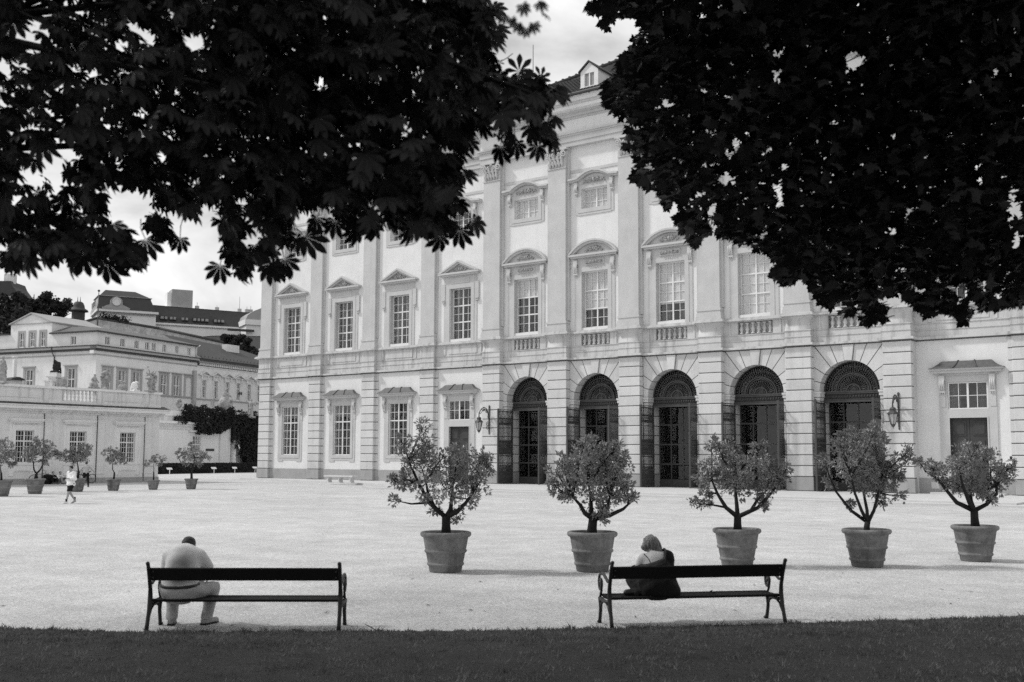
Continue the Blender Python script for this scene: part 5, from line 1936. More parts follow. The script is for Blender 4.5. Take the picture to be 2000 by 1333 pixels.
# terrace wall of rubble with growth on top
tw = [at(148, 634, 172), at(190, 621.5, 172), at(312, 642, 172), at(436, 669, 172)]
two = tw[1]
ter = thing('terrace_wall', 'long mottled rubble terrace wall on the slope above the cream house roof', 'wall', two - Vector((0, 0, 6)))
q = MB()
vs = []
for p in tw: vs += [p, p - Vector((0, 0, 9)), p - Vector((FWD.x, FWD.y, 0)) * -1.2, p - Vector((0, 0, 9)) + Vector((FWD.x, FWD.y, 0)) * 1.2]
fs = []
for k in range(3):
    a, b = 4 * k, 4 * k + 4
    fs += [(a, a + 1, b + 1, b), (a + 2, a, b, b + 2)]
q.add(vs, fs)
obj('wall', q.mesh('wall', M['rubble'], None, two - Vector((0, 0, 6))), ter)
q = MB()
for a, b in zip(tw[:-1], tw[1:]): q.tube([a, b], 0.22, 6)
obj('coping', q.mesh('coping', M['darktrim'], None, two - Vector((0, 0, 6))), ter)
ms = at(191, 625, 160)
mast = thing('lamp_mast', 'thin dark lamp mast in front of the mansard building', 'street lamp', (ms.x, ms.y, ms.z - 3))
q = MB()
q.tube([(0, 0, 0), (0, 0, 7.4)], [0.09, 0.06], 6)
q.blob((0, 0, 7.4), (0.2, 0.2, 0.18), 6, 4)
obj('pole', q.mesh('pole', M['iron']), mast)
# ---------------------------------------------------------------- trees on the hill
def far_tree(px, py_base, py_top, depth, wpx, label, seed, conifer=False, group='dark trees on the hill'):
    rn = np.random.RandomState(seed)
    b = at(px, py_base, depth)
    h = (py_base - py_top) / FPX * depth
    wr = wpx / FPX * depth / 2
    base = Vector((b.x, b.y, b.z - h * 0.3))
    H = h * 1.3
    t = thing('conifer' if conifer else 'broadleaf_tree', label, 'tree', base, 0, group)
    q = MB()
    q.tube([(0, 0, -1), (0.05 * wr, 0, H * 0.4), (0, 0.04 * wr, H * 0.92)], [wr * 0.12, wr * 0.08, wr * 0.02], 6)
    for k in range(6):
        a = k * 2.4
        q.tube([(0, 0, H * (0.3 + 0.08 * k)), (wr * 0.6 * math.cos(a), wr * 0.6 * math.sin(a), H * (0.42 + 0.08 * k))], [wr * 0.05, wr * 0.015], 5)
    obj('trunk', q.mesh('trunk', M['bark']), t)
    P, Nn = [], []
    if conifer:
        n = 1500
        z = rn.rand(n) ** 1.2
        rr = wr * (1 - z) * (0.7 + 0.3 * np.sin(z * 40)) * np.sqrt(rn.rand(n)) + 0.1
        a = rn.rand(n) * 6.283
        P = np.stack([rr * np.cos(a), rr * np.sin(a), H * (0.12 + 0.88 * z)], 1)
        Nn = np.stack([np.cos(a), np.sin(a), np.full(n, 0.5)], 1)
        sz = wr * 0.16
    else:
        P, Nn = [], []
        for k in range(16):
            a, zz = rn.rand() * 6.283, rn.uniform(0.35, 0.93)
            rr = wr * 0.72 * math.sqrt(max(0.05, 1 - ((zz - 0.6) / 0.42) ** 2)) * rn.uniform(0.4, 1)
            c = np.array([rr * math.cos(a), rr * math.sin(a), H * zz])
            m_ = 170
            d = rn.normal(0, 1, (m_, 3)); d /= np.linalg.norm(d, axis=1)[:, None]
            rad = wr * rn.uniform(0.28, 0.48)
            P.append(c + d * rad * (rn.rand(m_, 1) ** 0.4) * np.array([1, 1, 0.8]))
            Nn.append(d + np.array([0, 0, 0.3]))
        P, Nn = np.concatenate(P), np.concatenate(Nn)
        sz = wr * 0.10
    obj('crown', leaf_cloud('crown', P, Nn, sz, M['fartree'], rn), t)
far_tree(-30, 660, 575, 215, 90, 'dark round-crowned hill tree partly cut off by the picture edge', 1)
far_tree(20, 665, 572, 210, 80, 'dense dark hill tree below the house with pale chimneys', 2)
far_tree(62, 650, 566, 212, 70, 'tall dark hill tree directly behind the gabled attic', 3)
far_tree(96, 645, 566, 214, 55, 'pointed dark hill tree, tallest of the clump behind the gable', 4)
far_tree(122, 645, 583, 216, 50, 'smaller dark hill tree at the end of the clump, beside the domed turret', 5)
far_tree(45, 690, 600, 205, 90, 'broad lower hill tree just above the gabled attic roof', 6)
far_tree(466, 696, 652, 178, 44, 'broad dark evergreen behind the long dark roof, next to its chimney', 7, False, 'evergreens behind the long roof')
far_tree(486, 706, 660, 177, 38, 'narrow dark evergreen in the middle of the group behind the long roof', 8, False, 'evergreens behind the long roof')
far_tree(503, 714, 678, 176, 30, 'dark evergreen behind the long roof, nearest the palace corner', 9, False, 'evergreens behind the long roof')
far_tree(446, 684, 654, 180, 40, 'small dark evergreen just above the roof chimney', 10, False, 'evergreens behind the long roof')
rn = np.random.RandomState(3)
P = []
for k in range(500):
    t_ = rn.rand()
    p = tw[1].lerp(tw[2], t_ * 0.45 + 0.05)
    P.append((p.x + rn.normal(0, .3), p.y + rn.normal(0, .3), p.z + abs(rn.normal(0, 0.45))))
sh = obj('wall_top_bush', leaf_cloud('wall_top_bush', np.array(P), np.array([0, 0, 1.0]), 0.22, M['fartree'], rn))
tag(sh, 'low straggling bush growing along the top of the rubble terrace wall', 'bush')
# ---------------------------------------------------------------- smooth bodies: signed distance shapes turned into one closed skin
def _v(p): return np.array(p, float)
def s_cap(P, a, b, ra, rb):
    a, b = _v(a), _v(b)
    d = b - a
    w = P - a
    t = np.clip((w @ d) / (d @ d + 1e-12), 0, 1)
    return np.linalg.norm(w - t[..., None] * d, axis=-1) - (ra + (rb - ra) * t)
def s_ell(P, c, r, rot=None):
    q = P - _v(c)
    if rot is not None: q = q @ np.array(rot)
    r = _v(r)
    k0 = np.linalg.norm(q / r, axis=-1)
    k1 = np.linalg.norm(q / (r * r), axis=-1)
    return k0 * (k0 - 1) / np.maximum(k1, 1e-6)
def s_box(P, c, h, rr=0.01):
    q = np.abs(P - _v(c)) - (_v(h) - rr)
    return np.linalg.norm(np.maximum(q, 0), axis=-1) + np.minimum(q.max(-1), 0) - rr
def smin(a, b, k):
    h = np.clip(0.5 + 0.5 * (b - a) / k, 0, 1)
    return b * (1 - h) + a * h - k * h * (1 - h)
def smax(a, b, k): return -smin(-a, -b, k)
def sdf_mesh(name, fn, lo, hi, h, m):
    lo, hi = _v(lo), _v(hi)
    n = np.ceil((hi - lo) / h).astype(int) + 1
    ax = [lo[i] + h * np.arange(n[i]) for i in range(3)]
    P = np.stack(np.meshgrid(*ax, indexing='ij'), -1)
    v = fn(P)
    ins = v < 0
    cs = sum(ins[i:n[0] - 1 + i, j:n[1] - 1 + j, k:n[2] - 1 + k].astype(np.int8) for i in (0, 1) for j in (0, 1) for k in (0, 1))
    act = (cs > 0) & (cs < 8)
    idx = -np.ones(act.shape, np.int64)
    cells = np.argwhere(act)
    idx[act] = np.arange(len(cells))
    S = np.zeros((len(cells), 3))
    C = np.zeros(len(cells))
    cor = [(i, j, k) for i in (0, 1) for j in (0, 1) for k in (0, 1)]
    for a in cor:
        for b in cor:
            if sum(b[q] - a[q] for q in range(3)) == 1 and sum(abs(b[q] - a[q]) for q in range(3)) == 1:
                va = v[cells[:, 0] + a[0], cells[:, 1] + a[1], cells[:, 2] + a[2]]
                vb = v[cells[:, 0] + b[0], cells[:, 1] + b[1], cells[:, 2] + b[2]]
                x = (va < 0) != (vb < 0)
                t = np.where(x, va / np.where(x, va - vb, 1), 0)
                p = np.array(a)[None] + t[:, None] * (np.array(b) - np.array(a))[None]
                S += np.where(x[:, None], p, 0)
                C += x
    V = lo + (cells + S / C[:, None]) * h
    Q = []
    for d in range(3):
        e1, e2 = [(1, 2), (2, 0), (0, 1)][d]
        s0, s1 = [slice(None)] * 3, [slice(None)] * 3
        s0[d], s1[d] = slice(0, n[d] - 1), slice(1, n[d])
        x = ins[tuple(s0)] != ins[tuple(s1)]
        g = np.argwhere(x)
        ok = (g[:, e1] > 0) & (g[:, e2] > 0) & (g[:, e1] < n[e1] - 1) & (g[:, e2] < n[e2] - 1)
        g = g[ok]
        first = ins[g[:, 0], g[:, 1], g[:, 2]]
        o1, o2 = np.zeros(3, int), np.zeros(3, int)
        o1[e1] = 1; o2[e2] = 1
        c = [g - o1 - o2, g - o2, g, g - o1]
        q = np.stack([idx[k[:, 0], k[:, 1], k[:, 2]] for k in c], 1)
        q[~first] = q[~first][:, ::-1]
        Q.append(q)
    Q = np.concatenate(Q)
    Q = Q[(Q >= 0).all(1)]
    return np_mesh(name, V, Q, m, True)
def wob(P, f, a, s=0):
    """cloth folds and weathering"""
    return a * (np.sin(P[..., 0] * f + 1.3 * s + 2 * np.sin(P[..., 2] * f * 0.7)) * np.sin(P[..., 2] * f * 0.9 + s) + 0.6 * np.sin(P[..., 1] * f * 1.7 + P[..., 2] * f * 1.3 + s))
def hand(P, wr, d, palm, r=1.0, curl=0.5, thumb=1):
    """palm and five bent fingers; d = direction of the fingers, palm = direction the palm faces"""
    wr, d, n = _v(wr), _v(d), _v(palm)
    d = d / np.linalg.norm(d)
    n = n - d * (n @ d); n /= np.linalg.norm(n)
    u = np.cross(d, n)
    out = s_cap(P, wr, wr + d * 0.075 * r, 0.030 * r, 0.036 * r)
    for k, ln in enumerate((0.070, 0.080, 0.074, 0.056)):
        b = wr + d * 0.085 * r + u * (k - 1.5) * 0.020 * r
        m = b + (d * math.cos(curl * 0.5) + n * math.sin(curl * 0.5)) * ln * 0.5 * r
        e = m + (d * math.cos(curl * 1.6) + n * math.sin(curl * 1.6)) * ln * 0.55 * r
        out = smin(out, np.minimum(s_cap(P, b, m, 0.0105 * r, 0.0095 * r), s_cap(P, m, e, 0.0095 * r, 0.008 * r)), 0.008)
    b = wr + d * 0.03 * r - u * thumb * 0.03 * r
    m = b + (d * 0.6 - u * thumb * 0.6 + n * 0.4) * 0.045 * r
    e = m + (d * 0.9 + n * 0.3) * 0.035 * r
    return smin(out, np.minimum(s_cap(P, b, m, 0.014 * r, 0.012 * r), s_cap(P, m, e, 0.012 * r, 0.009 * r)), 0.01)
def head(P, c, fwd, up, r=1.0):
    """skull, jaw, nose, brow, lips, ears"""
    c, f, u = _v(c), _v(fwd), _v(up)
    f = f / np.linalg.norm(f)
    u = u - f * (u @ f); u /= np.linalg.norm(u)
    s = np.cross(f, u)
    rot = np.stack([s, f, u], 1)
    g = lambda a, b, z: c + (s * a + f * b + u * z) * r
    o = s_ell(P, g(0, -0.01, 0.025), (0.075 * r, 0.095 * r, 0.085 * r), rot)
    o = smin(o, s_ell(P, g(0, 0.03, -0.055), (0.052 * r, 0.06 * r, 0.065 * r), rot), 0.04 * r)
    o = smin(o, s_cap(P, g(0, 0.09, 0.01), g(0, 0.108, -0.028), 0.010 * r, 0.015 * r), 0.012 * r)
    o = smin(o, s_cap(P, g(-0.02, 0.086, -0.062), g(0.02, 0.086, -0.062), 0.009 * r, 0.009 * r), 0.008 * r)
    o = smin(o, s_cap(P, g(-0.04, 0.078, 0.026), g(0.04, 0.078, 0.026), 0.012 * r, 0.012 * r), 0.012 * r)
    for q in (-1, 1):
        o = smin(o, s_ell(P, g(0.076 * q, -0.005, -0.005), (0.012 * r, 0.02 * r, 0.032 * r), rot), 0.008 * r)
        o = smax(o, -s_ell(P, g(0.032 * q, 0.092, 0.006), (0.016 * r, 0.012 * r, 0.009 * r), rot), 0.006 * r)
    return o
# ---------------------------------------------------------------- parapet sculpture and urns
def fig_stand(P, s=0):
    o = s_cap(P, (0, 0, 0.05), (0.02, 0, 0.85), 0.24, 0.17)
    o = smin(o, s_cap(P, (0.02, 0, 0.85), (0, 0, 1.32), 0.16, 0.19), 0.1)
    o = smin(o, s_cap(P, (-0.2, 0, 1.36), (0.2, 0, 1.36), 0.08, 0.08), 0.08)
    o = smin(o, s_cap(P, (0, 0, 1.4), (0, 0.02, 1.5), 0.06, 0.06), 0.04)
    o = smin(o, s_ell(P, (0.01, 0.03, 1.62), (0.1, 0.11, 0.14)), 0.03)
    o = smin(o, np.minimum(s_cap(P, (0.23, 0, 1.34), (0.42, 0.1, 1.1), 0.07, 0.06), s_cap(P, (0.42, 0.1, 1.1), (0.3, 0.25, 1.35), 0.055, 0.05)), 0.05)
    o = smin(o, np.minimum(s_cap(P, (-0.23, 0, 1.34), (-0.36, 0.05, 1.0), 0.07, 0.06), s_cap(P, (-0.36, 0.05, 1.0), (-0.15, 0.2, 0.9), 0.055, 0.05)), 0.05)
    o = smin(o, s_cap(P, (-0.34, 0.02, 0.1), (-0.3, 0.05, 1.0), 0.1, 0.05), 0.06)
    o = smin(o, s_box(P, (0, 0, 0.04), (0.36, 0.3, 0.07)), 0.03)
    return o + wob(P, 17, 0.02, s)
def fig_sit(P, s=0):
    o = s_ell(P, (0, 0, 0.35), (0.42, 0.36, 0.38))
    o = smin(o, s_cap(P, (0, 0, 0.5), (-0.05, 0.05, 1.05), 0.22, 0.18), 0.12)
    o = smin(o, s_ell(P, (-0.04, 0.1, 1.33), (0.11, 0.12, 0.14)), 0.05)
    o = smin(o, s_cap(P, (-0.2, 0.05, 1.02), (-0.42, 0.15, 0.62), 0.08, 0.06), 0.06)
    o = smin(o, s_cap(P, (0.15, 0.05, 1.02), (0.42, 0.2, 0.8), 0.08, 0.06), 0.06)
    o = smin(o, s_cap(P, (0.1, 0.15, 0.45), (0.42, 0.3, 0.5), 0.13, 0.11), 0.06)
    o = smin(o, s_cap(P, (0.42, 0.3, 0.5), (0.45, 0.3, 0.08), 0.1, 0.07), 0.05)
    o = smin(o, s_cap(P, (-0.55, 0, 0.08), (0.5, 0.05, 0.08), 0.13, 0.13), 0.08)
    return o + wob(P, 15, 0.03, s)
def fig_trophy(P, s=0):
    o = s_ell(P, (0, 0, 0.75), (0.42, 0.3, 0.75))
    rn = random.Random(4)
    for k in range(26):
        a, z = rn.uniform(0, 6.28), rn.uniform(0.1, 1.8)
        r_ = 0.38 * (1 - abs(z - 0.9) / 2.2)
        c = (r_ * 1.5 * math.cos(a), r_ * math.sin(a), z)
        e = (c[0] * 1.5 + rn.uniform(-.1, .1), c[1] * 1.4, c[2] + rn.uniform(-.1, .28))
        o = smin(o, s_cap(P, c, e, rn.uniform(0.07, 0.14), 0.04), 0.03)
    o = np.minimum(o, s_cap(P, (-0.2, 0, 0.9), (0.78, 0.05, 2.15), 0.05, 0.04))
    o = smin(o, s_ell(P, (0.8, 0.05, 2.18), (0.09, 0.07, 0.09)), 0.03)
    o = smin(o, s_ell(P, (-0.25, 0, 1.65), (0.2, 0.18, 0.24)), 0.05)
    o = smin(o, s_box(P, (0, 0, 0.06), (0.6, 0.36, 0.1)), 0.04)
    return o + wob(P, 19, 0.03, s)
def fig_group(P, s=0):
    o = s_ell(P, (0, 0, 0.5), (0.5, 0.35, 0.55))
    o = smin(o, fig_sit(P - _v((0.12, 0, 0.35)), s), 0.12)
    o = smin(o, s_cap(P, (-0.5, 0, 0.3), (-0.3, 0.1, 0.95), 0.2, 0.12), 0.1)
    o = smin(o, s_ell(P, (-0.3, 0.15, 1.12), (0.1, 0.1, 0.12)), 0.05)
    return o
def fig_bird(P, s=0):
    o = s_ell(P, (0, 0, 0.38), (0.24, 0.2, 0.4))
    o = smin(o, s_ell(P, (0.15, 0, 0.75), (0.11, 0.1, 0.13)), 0.08)
    o = smin(o, s_cap(P, (0.2, 0, 0.75), (0.34, 0, 0.7), 0.05, 0.02), 0.03)
    o = smin(o, s_cap(P, (-0.1, 0.1, 0.6), (-0.34, 0.15, 0.15), 0.16, 0.06), 0.06)
    o = smin(o, s_box(P, (0, 0, 0.04), (0.32, 0.26, 0.07)), 0.03)
    return o + wob(P, 21, 0.02, s)
def fig_vase(P, s=0):
    r_ = np.hypot(P[..., 0], P[..., 1])
    z = P[..., 2]
    prof = np.interp(z, [0, 0.12, 0.18, 0.4, 0.55, 0.95, 1.12, 1.2, 1.22], [0.28, 0.28, 0.10, 0.12, 0.30, 0.46, 0.40, 0.48, 0.46])
    o = np.maximum((r_ - prof) * 0.7, np.maximum(-z, z - 1.2))
    for k, (x, zz) in enumerate(((-0.5, 1.35), (-0.25, 1.5), (0, 1.55), (0.28, 1.5), (0.5, 1.36), (-0.6, 1.1), (0.6, 1.1), (0.1, 1.35))):
        o = smin(o, s_ell(P, (x, 0.05 * math.sin(k * 3), zz), (0.16, 0.16, 0.13)), 0.06)
    return o + wob(P, 18, 0.015, s)
def statue(kind, fn, px, label, height, m, lo, hi, depth_back=0.15, base_z=7.302, pos=None, rz=R(-60), seed=0, ped=None):
    p = pos or w1p(px, base_z, depth_back)
    t = thing(kind, label, kind.replace('_', ' ') if kind != 'parapet_urn' else 'urn', p, rz, 'sculpture on the garden wing and ivy wall')
    sc = 1.15 * height / (hi[2] - 0.12)
    z = 0
    if ped:
        q = MB()
        ped(q)
        obj('pedestal', q.mesh('pedestal', M['wingtrim']), t)
        z = ped.h
    obj('figure', sdf_mesh('figure', lambda P: fn(P, seed), lo, hi, 0.045, M[m]), t, (0, 0, z), None, sc)
    return t
LO, HI = (-0.95, -0.6, -0.08), (0.95, 0.65, 1.85)
statue('statue', fig_stand, 3, 'weathered standing statue on the parapet at the very edge of the picture', 1.75, 'statue', LO, HI)
def _pd(q):
    q.prism([(-0.12, 0.0), (0.12, 0.0), (0.38, 0.5), (0.46, 0.95), (0.52, 1.02), (-0.52, 1.02), (-0.46, 0.95), (-0.38, 0.5)], -0.3, 0.3)
    q.box(-0.62, 0.62, -0.42, 0.42, 1.021, 1.12)
    q.box(-0.34, 0.34, -0.28, 0.28, 1.12, 1.42)
    q.box(-0.95, -0.55, -0.3, 0.3, 0, 0.68)
    q.box(0.55, 0.95, -0.3, 0.3, 0, 0.68)
    q.box(-1.02, -0.5, -0.36, 0.36, 0.68, 0.76)
    q.box(0.5, 1.02, -0.36, 0.36, 0.68, 0.76)
_pd.h = 1.42
statue('statue', fig_bird, 108, 'small blackened statue on a tall tapering pedestal above the parapet', 0.85, 'statuedark', (-0.5, -0.45, -0.08), (0.5, 0.45, 0.98), 0.9, 7.0, None, R(-60), 2, _pd)
statue('statue', fig_bird, 126, 'low grey eagle statue crouching on the parapet before the tall house window', 0.72, 'statue', (-0.6, -0.5, -0.08), (0.6, 0.5, 0.98), 0.15, 7.302, None, R(150), 4)
statue('statue', fig_sit, 183, 'seated grey figure statue on the parapet at the house corner', 1.0, 'statue', LO, HI[:2] + (1.55,), seed=1, rz=R(-90))
statue('parapet_urn', fig_vase, 206, 'carved stone urn piled with fruit on the parapet in front of a house window', 1.25, 'statue', (-0.95, -0.6, -0.05), (0.95, 0.6, 1.72), seed=3)
statue('statue', fig_sit, 238, 'low seated statue with outstretched arm on the parapet, between urn and trophy', 0.85, 'statue', LO, HI[:2] + (1.55,), seed=5, rz=R(40))
statue('statue', fig_bird, 264, 'small white bird statue on the parapet beside the trophy', 0.72, 'wingpale', (-0.6, -0.5, -0.08), (0.6, 0.5, 0.98), seed=6, rz=R(100))
statue('statue', fig_trophy, 295, 'tall bristling stone trophy of arms at the end of the parapet nearest the palace', 1.75, 'statue', (-1.1, -0.8, -0.08), (1.1, 0.8, 2.3), seed=7)
def pav_p(u, z, d=0.2): return Vector(FP((u, d, z)))
statue('parapet_urn', fig_vase, 0, 'small stone urn at the start of the ivy-covered pavilion wall', 1.3, 'statue', (-0.95, -0.6, -0.05), (0.95, 0.6, 1.72), pos=pav_p(5.0, 7.652, -0.15), seed=2)
statue('statue', fig_stand, 0, 'slender pale statue above the ivy, between urn and statue group', 1.5, 'statue', LO, HI, pos=pav_p(11.0, 8.15), seed=8, rz=R(20))
statue('statue', fig_group, 0, 'large pale statue group with seated figure above the middle of the ivy', 2.5, 'statue', (-0.95, -0.6, -0.08), (0.95, 0.65, 1.95), pos=pav_p(13.2, 8.05), seed=9, rz=R(20))
statue('statue', fig_stand, 0, 'pale standing statue above the ivy next to the palace corner', 2.2, 'statue', LO, HI, pos=pav_p(18.9, 7.3), seed=10, rz=R(20))
statue('statue', fig_stand, 0, 'pale standing statue in the grey niche under the hanging ivy', 2.9, 'wingpale', LO, HI, pos=pav_p(16.3, 1.0, -0.6), seed=12, rz=R(30))
# ---------------------------------------------------------------- benches
def bench_side():
    q = MB()
    # rear leg and back post in one sweep, y grows away from the camera
    q.tube([(0, -0.10, 0.0), (0, -0.06, 0.10), (0, -0.01, 0.25), (0, 0.03, 0.40), (0, 0.02, 0.52), (0, -0.03, 0.66), (0, -0.08, 0.78), (0, -0.11, 0.845)], [0.030, 0.026, 0.026, 0.032, 0.027, 0.025, 0.025, 0.024], 8)
    q.blob((0, -0.118, 0.848), (0.027, 0.030, 0.027), 8, 5)
    q.tube([(0, 0.50, 0.0), (0, 0.47, 0.08), (0, 0.44, 0.20), (0, 0.45, 0.28), (0, 0.47, 0.34)], [0.026, 0.024, 0.024, 0.027, 0.030], 8)
    q.tube([(0, 0.49, 0.015), (0, 0.56, 0.012)], [0.03, 0.02], 6)
    q.tube([(0, -0.09, 0.015), (0, -0.15, 0.012)], [0.03, 0.02], 6)
    q.tube([(0, 0.02, 0.325), (0, 0.25, 0.315), (0, 0.48, 0.33)], 0.026, 6)
    # arch between the legs
    q.tube([(0, 0.0, 0.18), (0, 0.08, 0.27), (0, 0.17, 0.305)], 0.017, 6)
    q.tube([(0, 0.445, 0.18), (0, 0.40, 0.27), (0, 0.31, 0.305)], 0.017, 6)
    return q
def bench_arm():
    q = MB()
    q.tube([(0, -0.01, 0.62), (0, 0.04, 0.585), (0, 0.10, 0.585), (0, 0.18, 0.62), (0, 0.28, 0.655), (0, 0.38, 0.665), (0, 0.45, 0.645)], [0.018, 0.02, 0.02, 0.021, 0.022, 0.022, 0.02], 7)
    pts = []
    for k in range(20):
        a = math.pi / 2 - k / 19 * 2 * math.pi * 1.35
        r_ = 0.12 * (1 - 0.72 * k / 19)
        pts.append((0, 0.44 + r_ * math.cos(a) * 0.75, 0.53 + r_ * math.sin(a)))
    q.tube(pts, 0.018, 6)
    q.tube([(0, 0.46, 0.35), (0, 0.40, 0.44), (0, 0.44, 0.58)], 0.017, 6)
    q.blob((0, 0.44, 0.53), (0.03, 0.035, 0.035), 7, 5)
    return q
side_me, arm_me = bench_side().mesh('side_frame', M['benchiron']), bench_arm().mesh('armrest', M['benchiron'])
def plank(L_, y0, y1, z0, z1):
    q = MB()
    c = 0.008
    q.prism([(y0 + c, z0), (y1 - c, z0), (y1, z0 + c), (y1, z1 - c), (y1 - c, z1), (y0 + c, z1), (y0, z1 - c), (y0, z0 + c)], -L_ / 2, L_ / 2, 'x')
    return q
def make_bench(a, b, label):
    a, b = Vector(a), Vector(b)
    d = b - a
    t = thing('park_bench', label, 'bench', ((a + b) / 2), math.atan2(d.y, d.x), 'park benches facing the palace')
    Lb = d.length
    for s in (-1, 1):
        f = obj('side_frame', side_me, t, (s * Lb / 2, 0.10, 0))
        obj('armrest', arm_me, f)
    for k in range(5):
        obj('seat_slat', plank(Lb - 0.03, 0.13 + k * 0.096, 0.215 + k * 0.096, 0.345 + (0.012 if k in (0, 4) else 0), 0.378 + (0.012 if k == 0 else 0.006 if k == 4 else 0)).mesh('seat_slat', M['bench']), t)
    q = plank(Lb - 0.03, -0.016, 0.016, -0.082, 0.082)
    obj('backrest', q.mesh('backrest', M['bench']), t, (0, 0.063, 0.71), (R(15), 0, 0))
    for s in (-1, 1):
        q = MB()
        for z in (-0.04, 0.04): q.blob((s * (Lb / 2 - 0.05), -0.017, z), (0.011, 0.006, 0.011), 7, 4)
        obj('bolt', q.mesh('bolt', M['iron']), t, (0, 0.063, 0.71), (R(15), 0, 0))['kind'] = 'stuff'
    return t
BA = (ground(285, 1236), ground(661, 1236))
BB = (ground(1196, 1231), ground(1535, 1221.5))
bench1 = make_bench(*BA, 'black park bench with a man in a light shirt sitting hunched on it')
bench2 = make_bench(*BB, 'black park bench with a blonde woman sitting on it')

# ---------------------------------------------------------------- the man on the left bench (frame: x along the bench, y away from camera)
def seated(bench, x, label, y=0.0):
    o = bench.matrix_basis @ Vector((x, y, -0.08))
    return thing('person', label, 'person', o, bench.rotation_euler.z)
LB1 = (BA[1] - BA[0]).length
man_ = seated(bench1, (365 - 285) / 376 * LB1 - LB1 / 2 - 0.20, 'man in a light polo shirt and pale trousers hunched forward on a bench', 0.02)
PEL, CH = (0, 0.30, 0.56), (0, 0.46, 0.93)
KL, KR = (-0.19, 0.74, 0.55), (0.33, 0.68, 0.55)
AL, AR_ = (-0.17, 0.60, 0.17), (0.27, 0.64, 0.17)
SHL, SHR = (-0.19, 0.52, 0.965), (0.19, 0.52, 0.965)
EL, ER = (-0.275, 0.58, 0.72), (0.315, 0.60, 0.74)
WL, WR = (-0.16, 0.84, 0.66), (0.20, 0.82, 0.66)
HD = (0.005, 0.675, 1.085)
def m_torso(P):
    o = s_ell(P, (0, 0.285, 0.57), (0.205, 0.165, 0.17))
    o = smin(o, s_ell(P, (0, 0.335, 0.70), (0.215, 0.175, 0.20)), 0.09)
    o = smin(o, s_ell(P, (0, 0.43, 0.90), (0.20, 0.16, 0.18)), 0.10)
    o = smin(o, s_cap(P, (-0.135, 0.50, 0.965), (0.135, 0.50, 0.965), 0.095, 0.095), 0.08)
    o = smin(o, s_ell(P, (0, 0.51, 1.035), (0.13, 0.11, 0.075)), 0.08)
    return o
def m_uarm(P):
    return np.minimum(s_cap(P, SHL, EL, 0.082, 0.058), s_cap(P, SHR, ER, 0.082, 0.058))
def m_arms(P):
    o = m_uarm(P)
    o = smin(o, np.minimum(s_cap(P, EL, WL, 0.054, 0.034), s_cap(P, ER, WR, 0.054, 0.034)), 0.02)
    o = smin(o, hand(P, WL, (0.6, 0.5, -0.3), (0.4, 0.2, -0.8), 1.0, 0.9, -1), 0.015)
    return smin(o, hand(P, WR, (-0.6, 0.5, -0.3), (-0.4, 0.2, -0.8), 1.0, 0.9, 1), 0.015)
def m_legs(P):
    o = smin(s_cap(P, (-0.10, 0.30, 0.55), KL, 0.115, 0.075), s_cap(P, (0.11, 0.30, 0.55), KR, 0.115, 0.075), 0.03)
    o = smin(o, s_cap(P, KL, AL, 0.072, 0.045), 0.03)
    return smin(o, s_cap(P, KR, AR_, 0.072, 0.045), 0.03)
def m_body(P):
    o = smin(m_torso(P), m_arms(P), 0.05)
    o = smin(o, m_legs(P), 0.05)
    o = smin(o, s_cap(P, (0, 0.54, 1.02), (0, 0.62, 1.08), 0.062, 0.06), 0.05)
    o = smin(o, head(P, HD, (0, 0.72, -0.62), (0, 0.62, 0.72)), 0.03)
    for A in (AL, AR_): o = smin(o, s_cap(P, A, (A[0] * 1.08, A[1] + 0.15, 0.12), 0.045, 0.035), 0.03)
    return o
bl, bh = (-0.5, 0.0, 0.0), (0.56, 1.1, 1.32)
obj('body', sdf_mesh('body', m_body, bl, bh, 0.014, M['skin']), man_)
def m_shirt(P):
    o = smin(m_torso(P), m_uarm(P), 0.05) - 0.016 + wob(P, 17, 0.006, 1)
    o = smin(o, s_cap(P, (0, 0.54, 1.02), (0, 0.575, 1.055), 0.078, 0.080), 0.02)
    cut = 0.585 + 0.02 * np.cos(P[..., 0] * 9) - P[..., 2]
    o = smax(o, cut, 0.01)
    for S_, E_ in ((SHL, EL), (SHR, ER)):
        a, b = _v(S_), _v(E_)
        d = (b - a) / np.linalg.norm(b - a)
        lim = (P - a) @ d - 0.80 * np.linalg.norm(b - a)
        side = np.sign(S_[0]) * P[..., 0] - 0.225
        o = smax(o, np.minimum(lim, np.maximum(side, -0.2) * 4), 0.008)
    return o
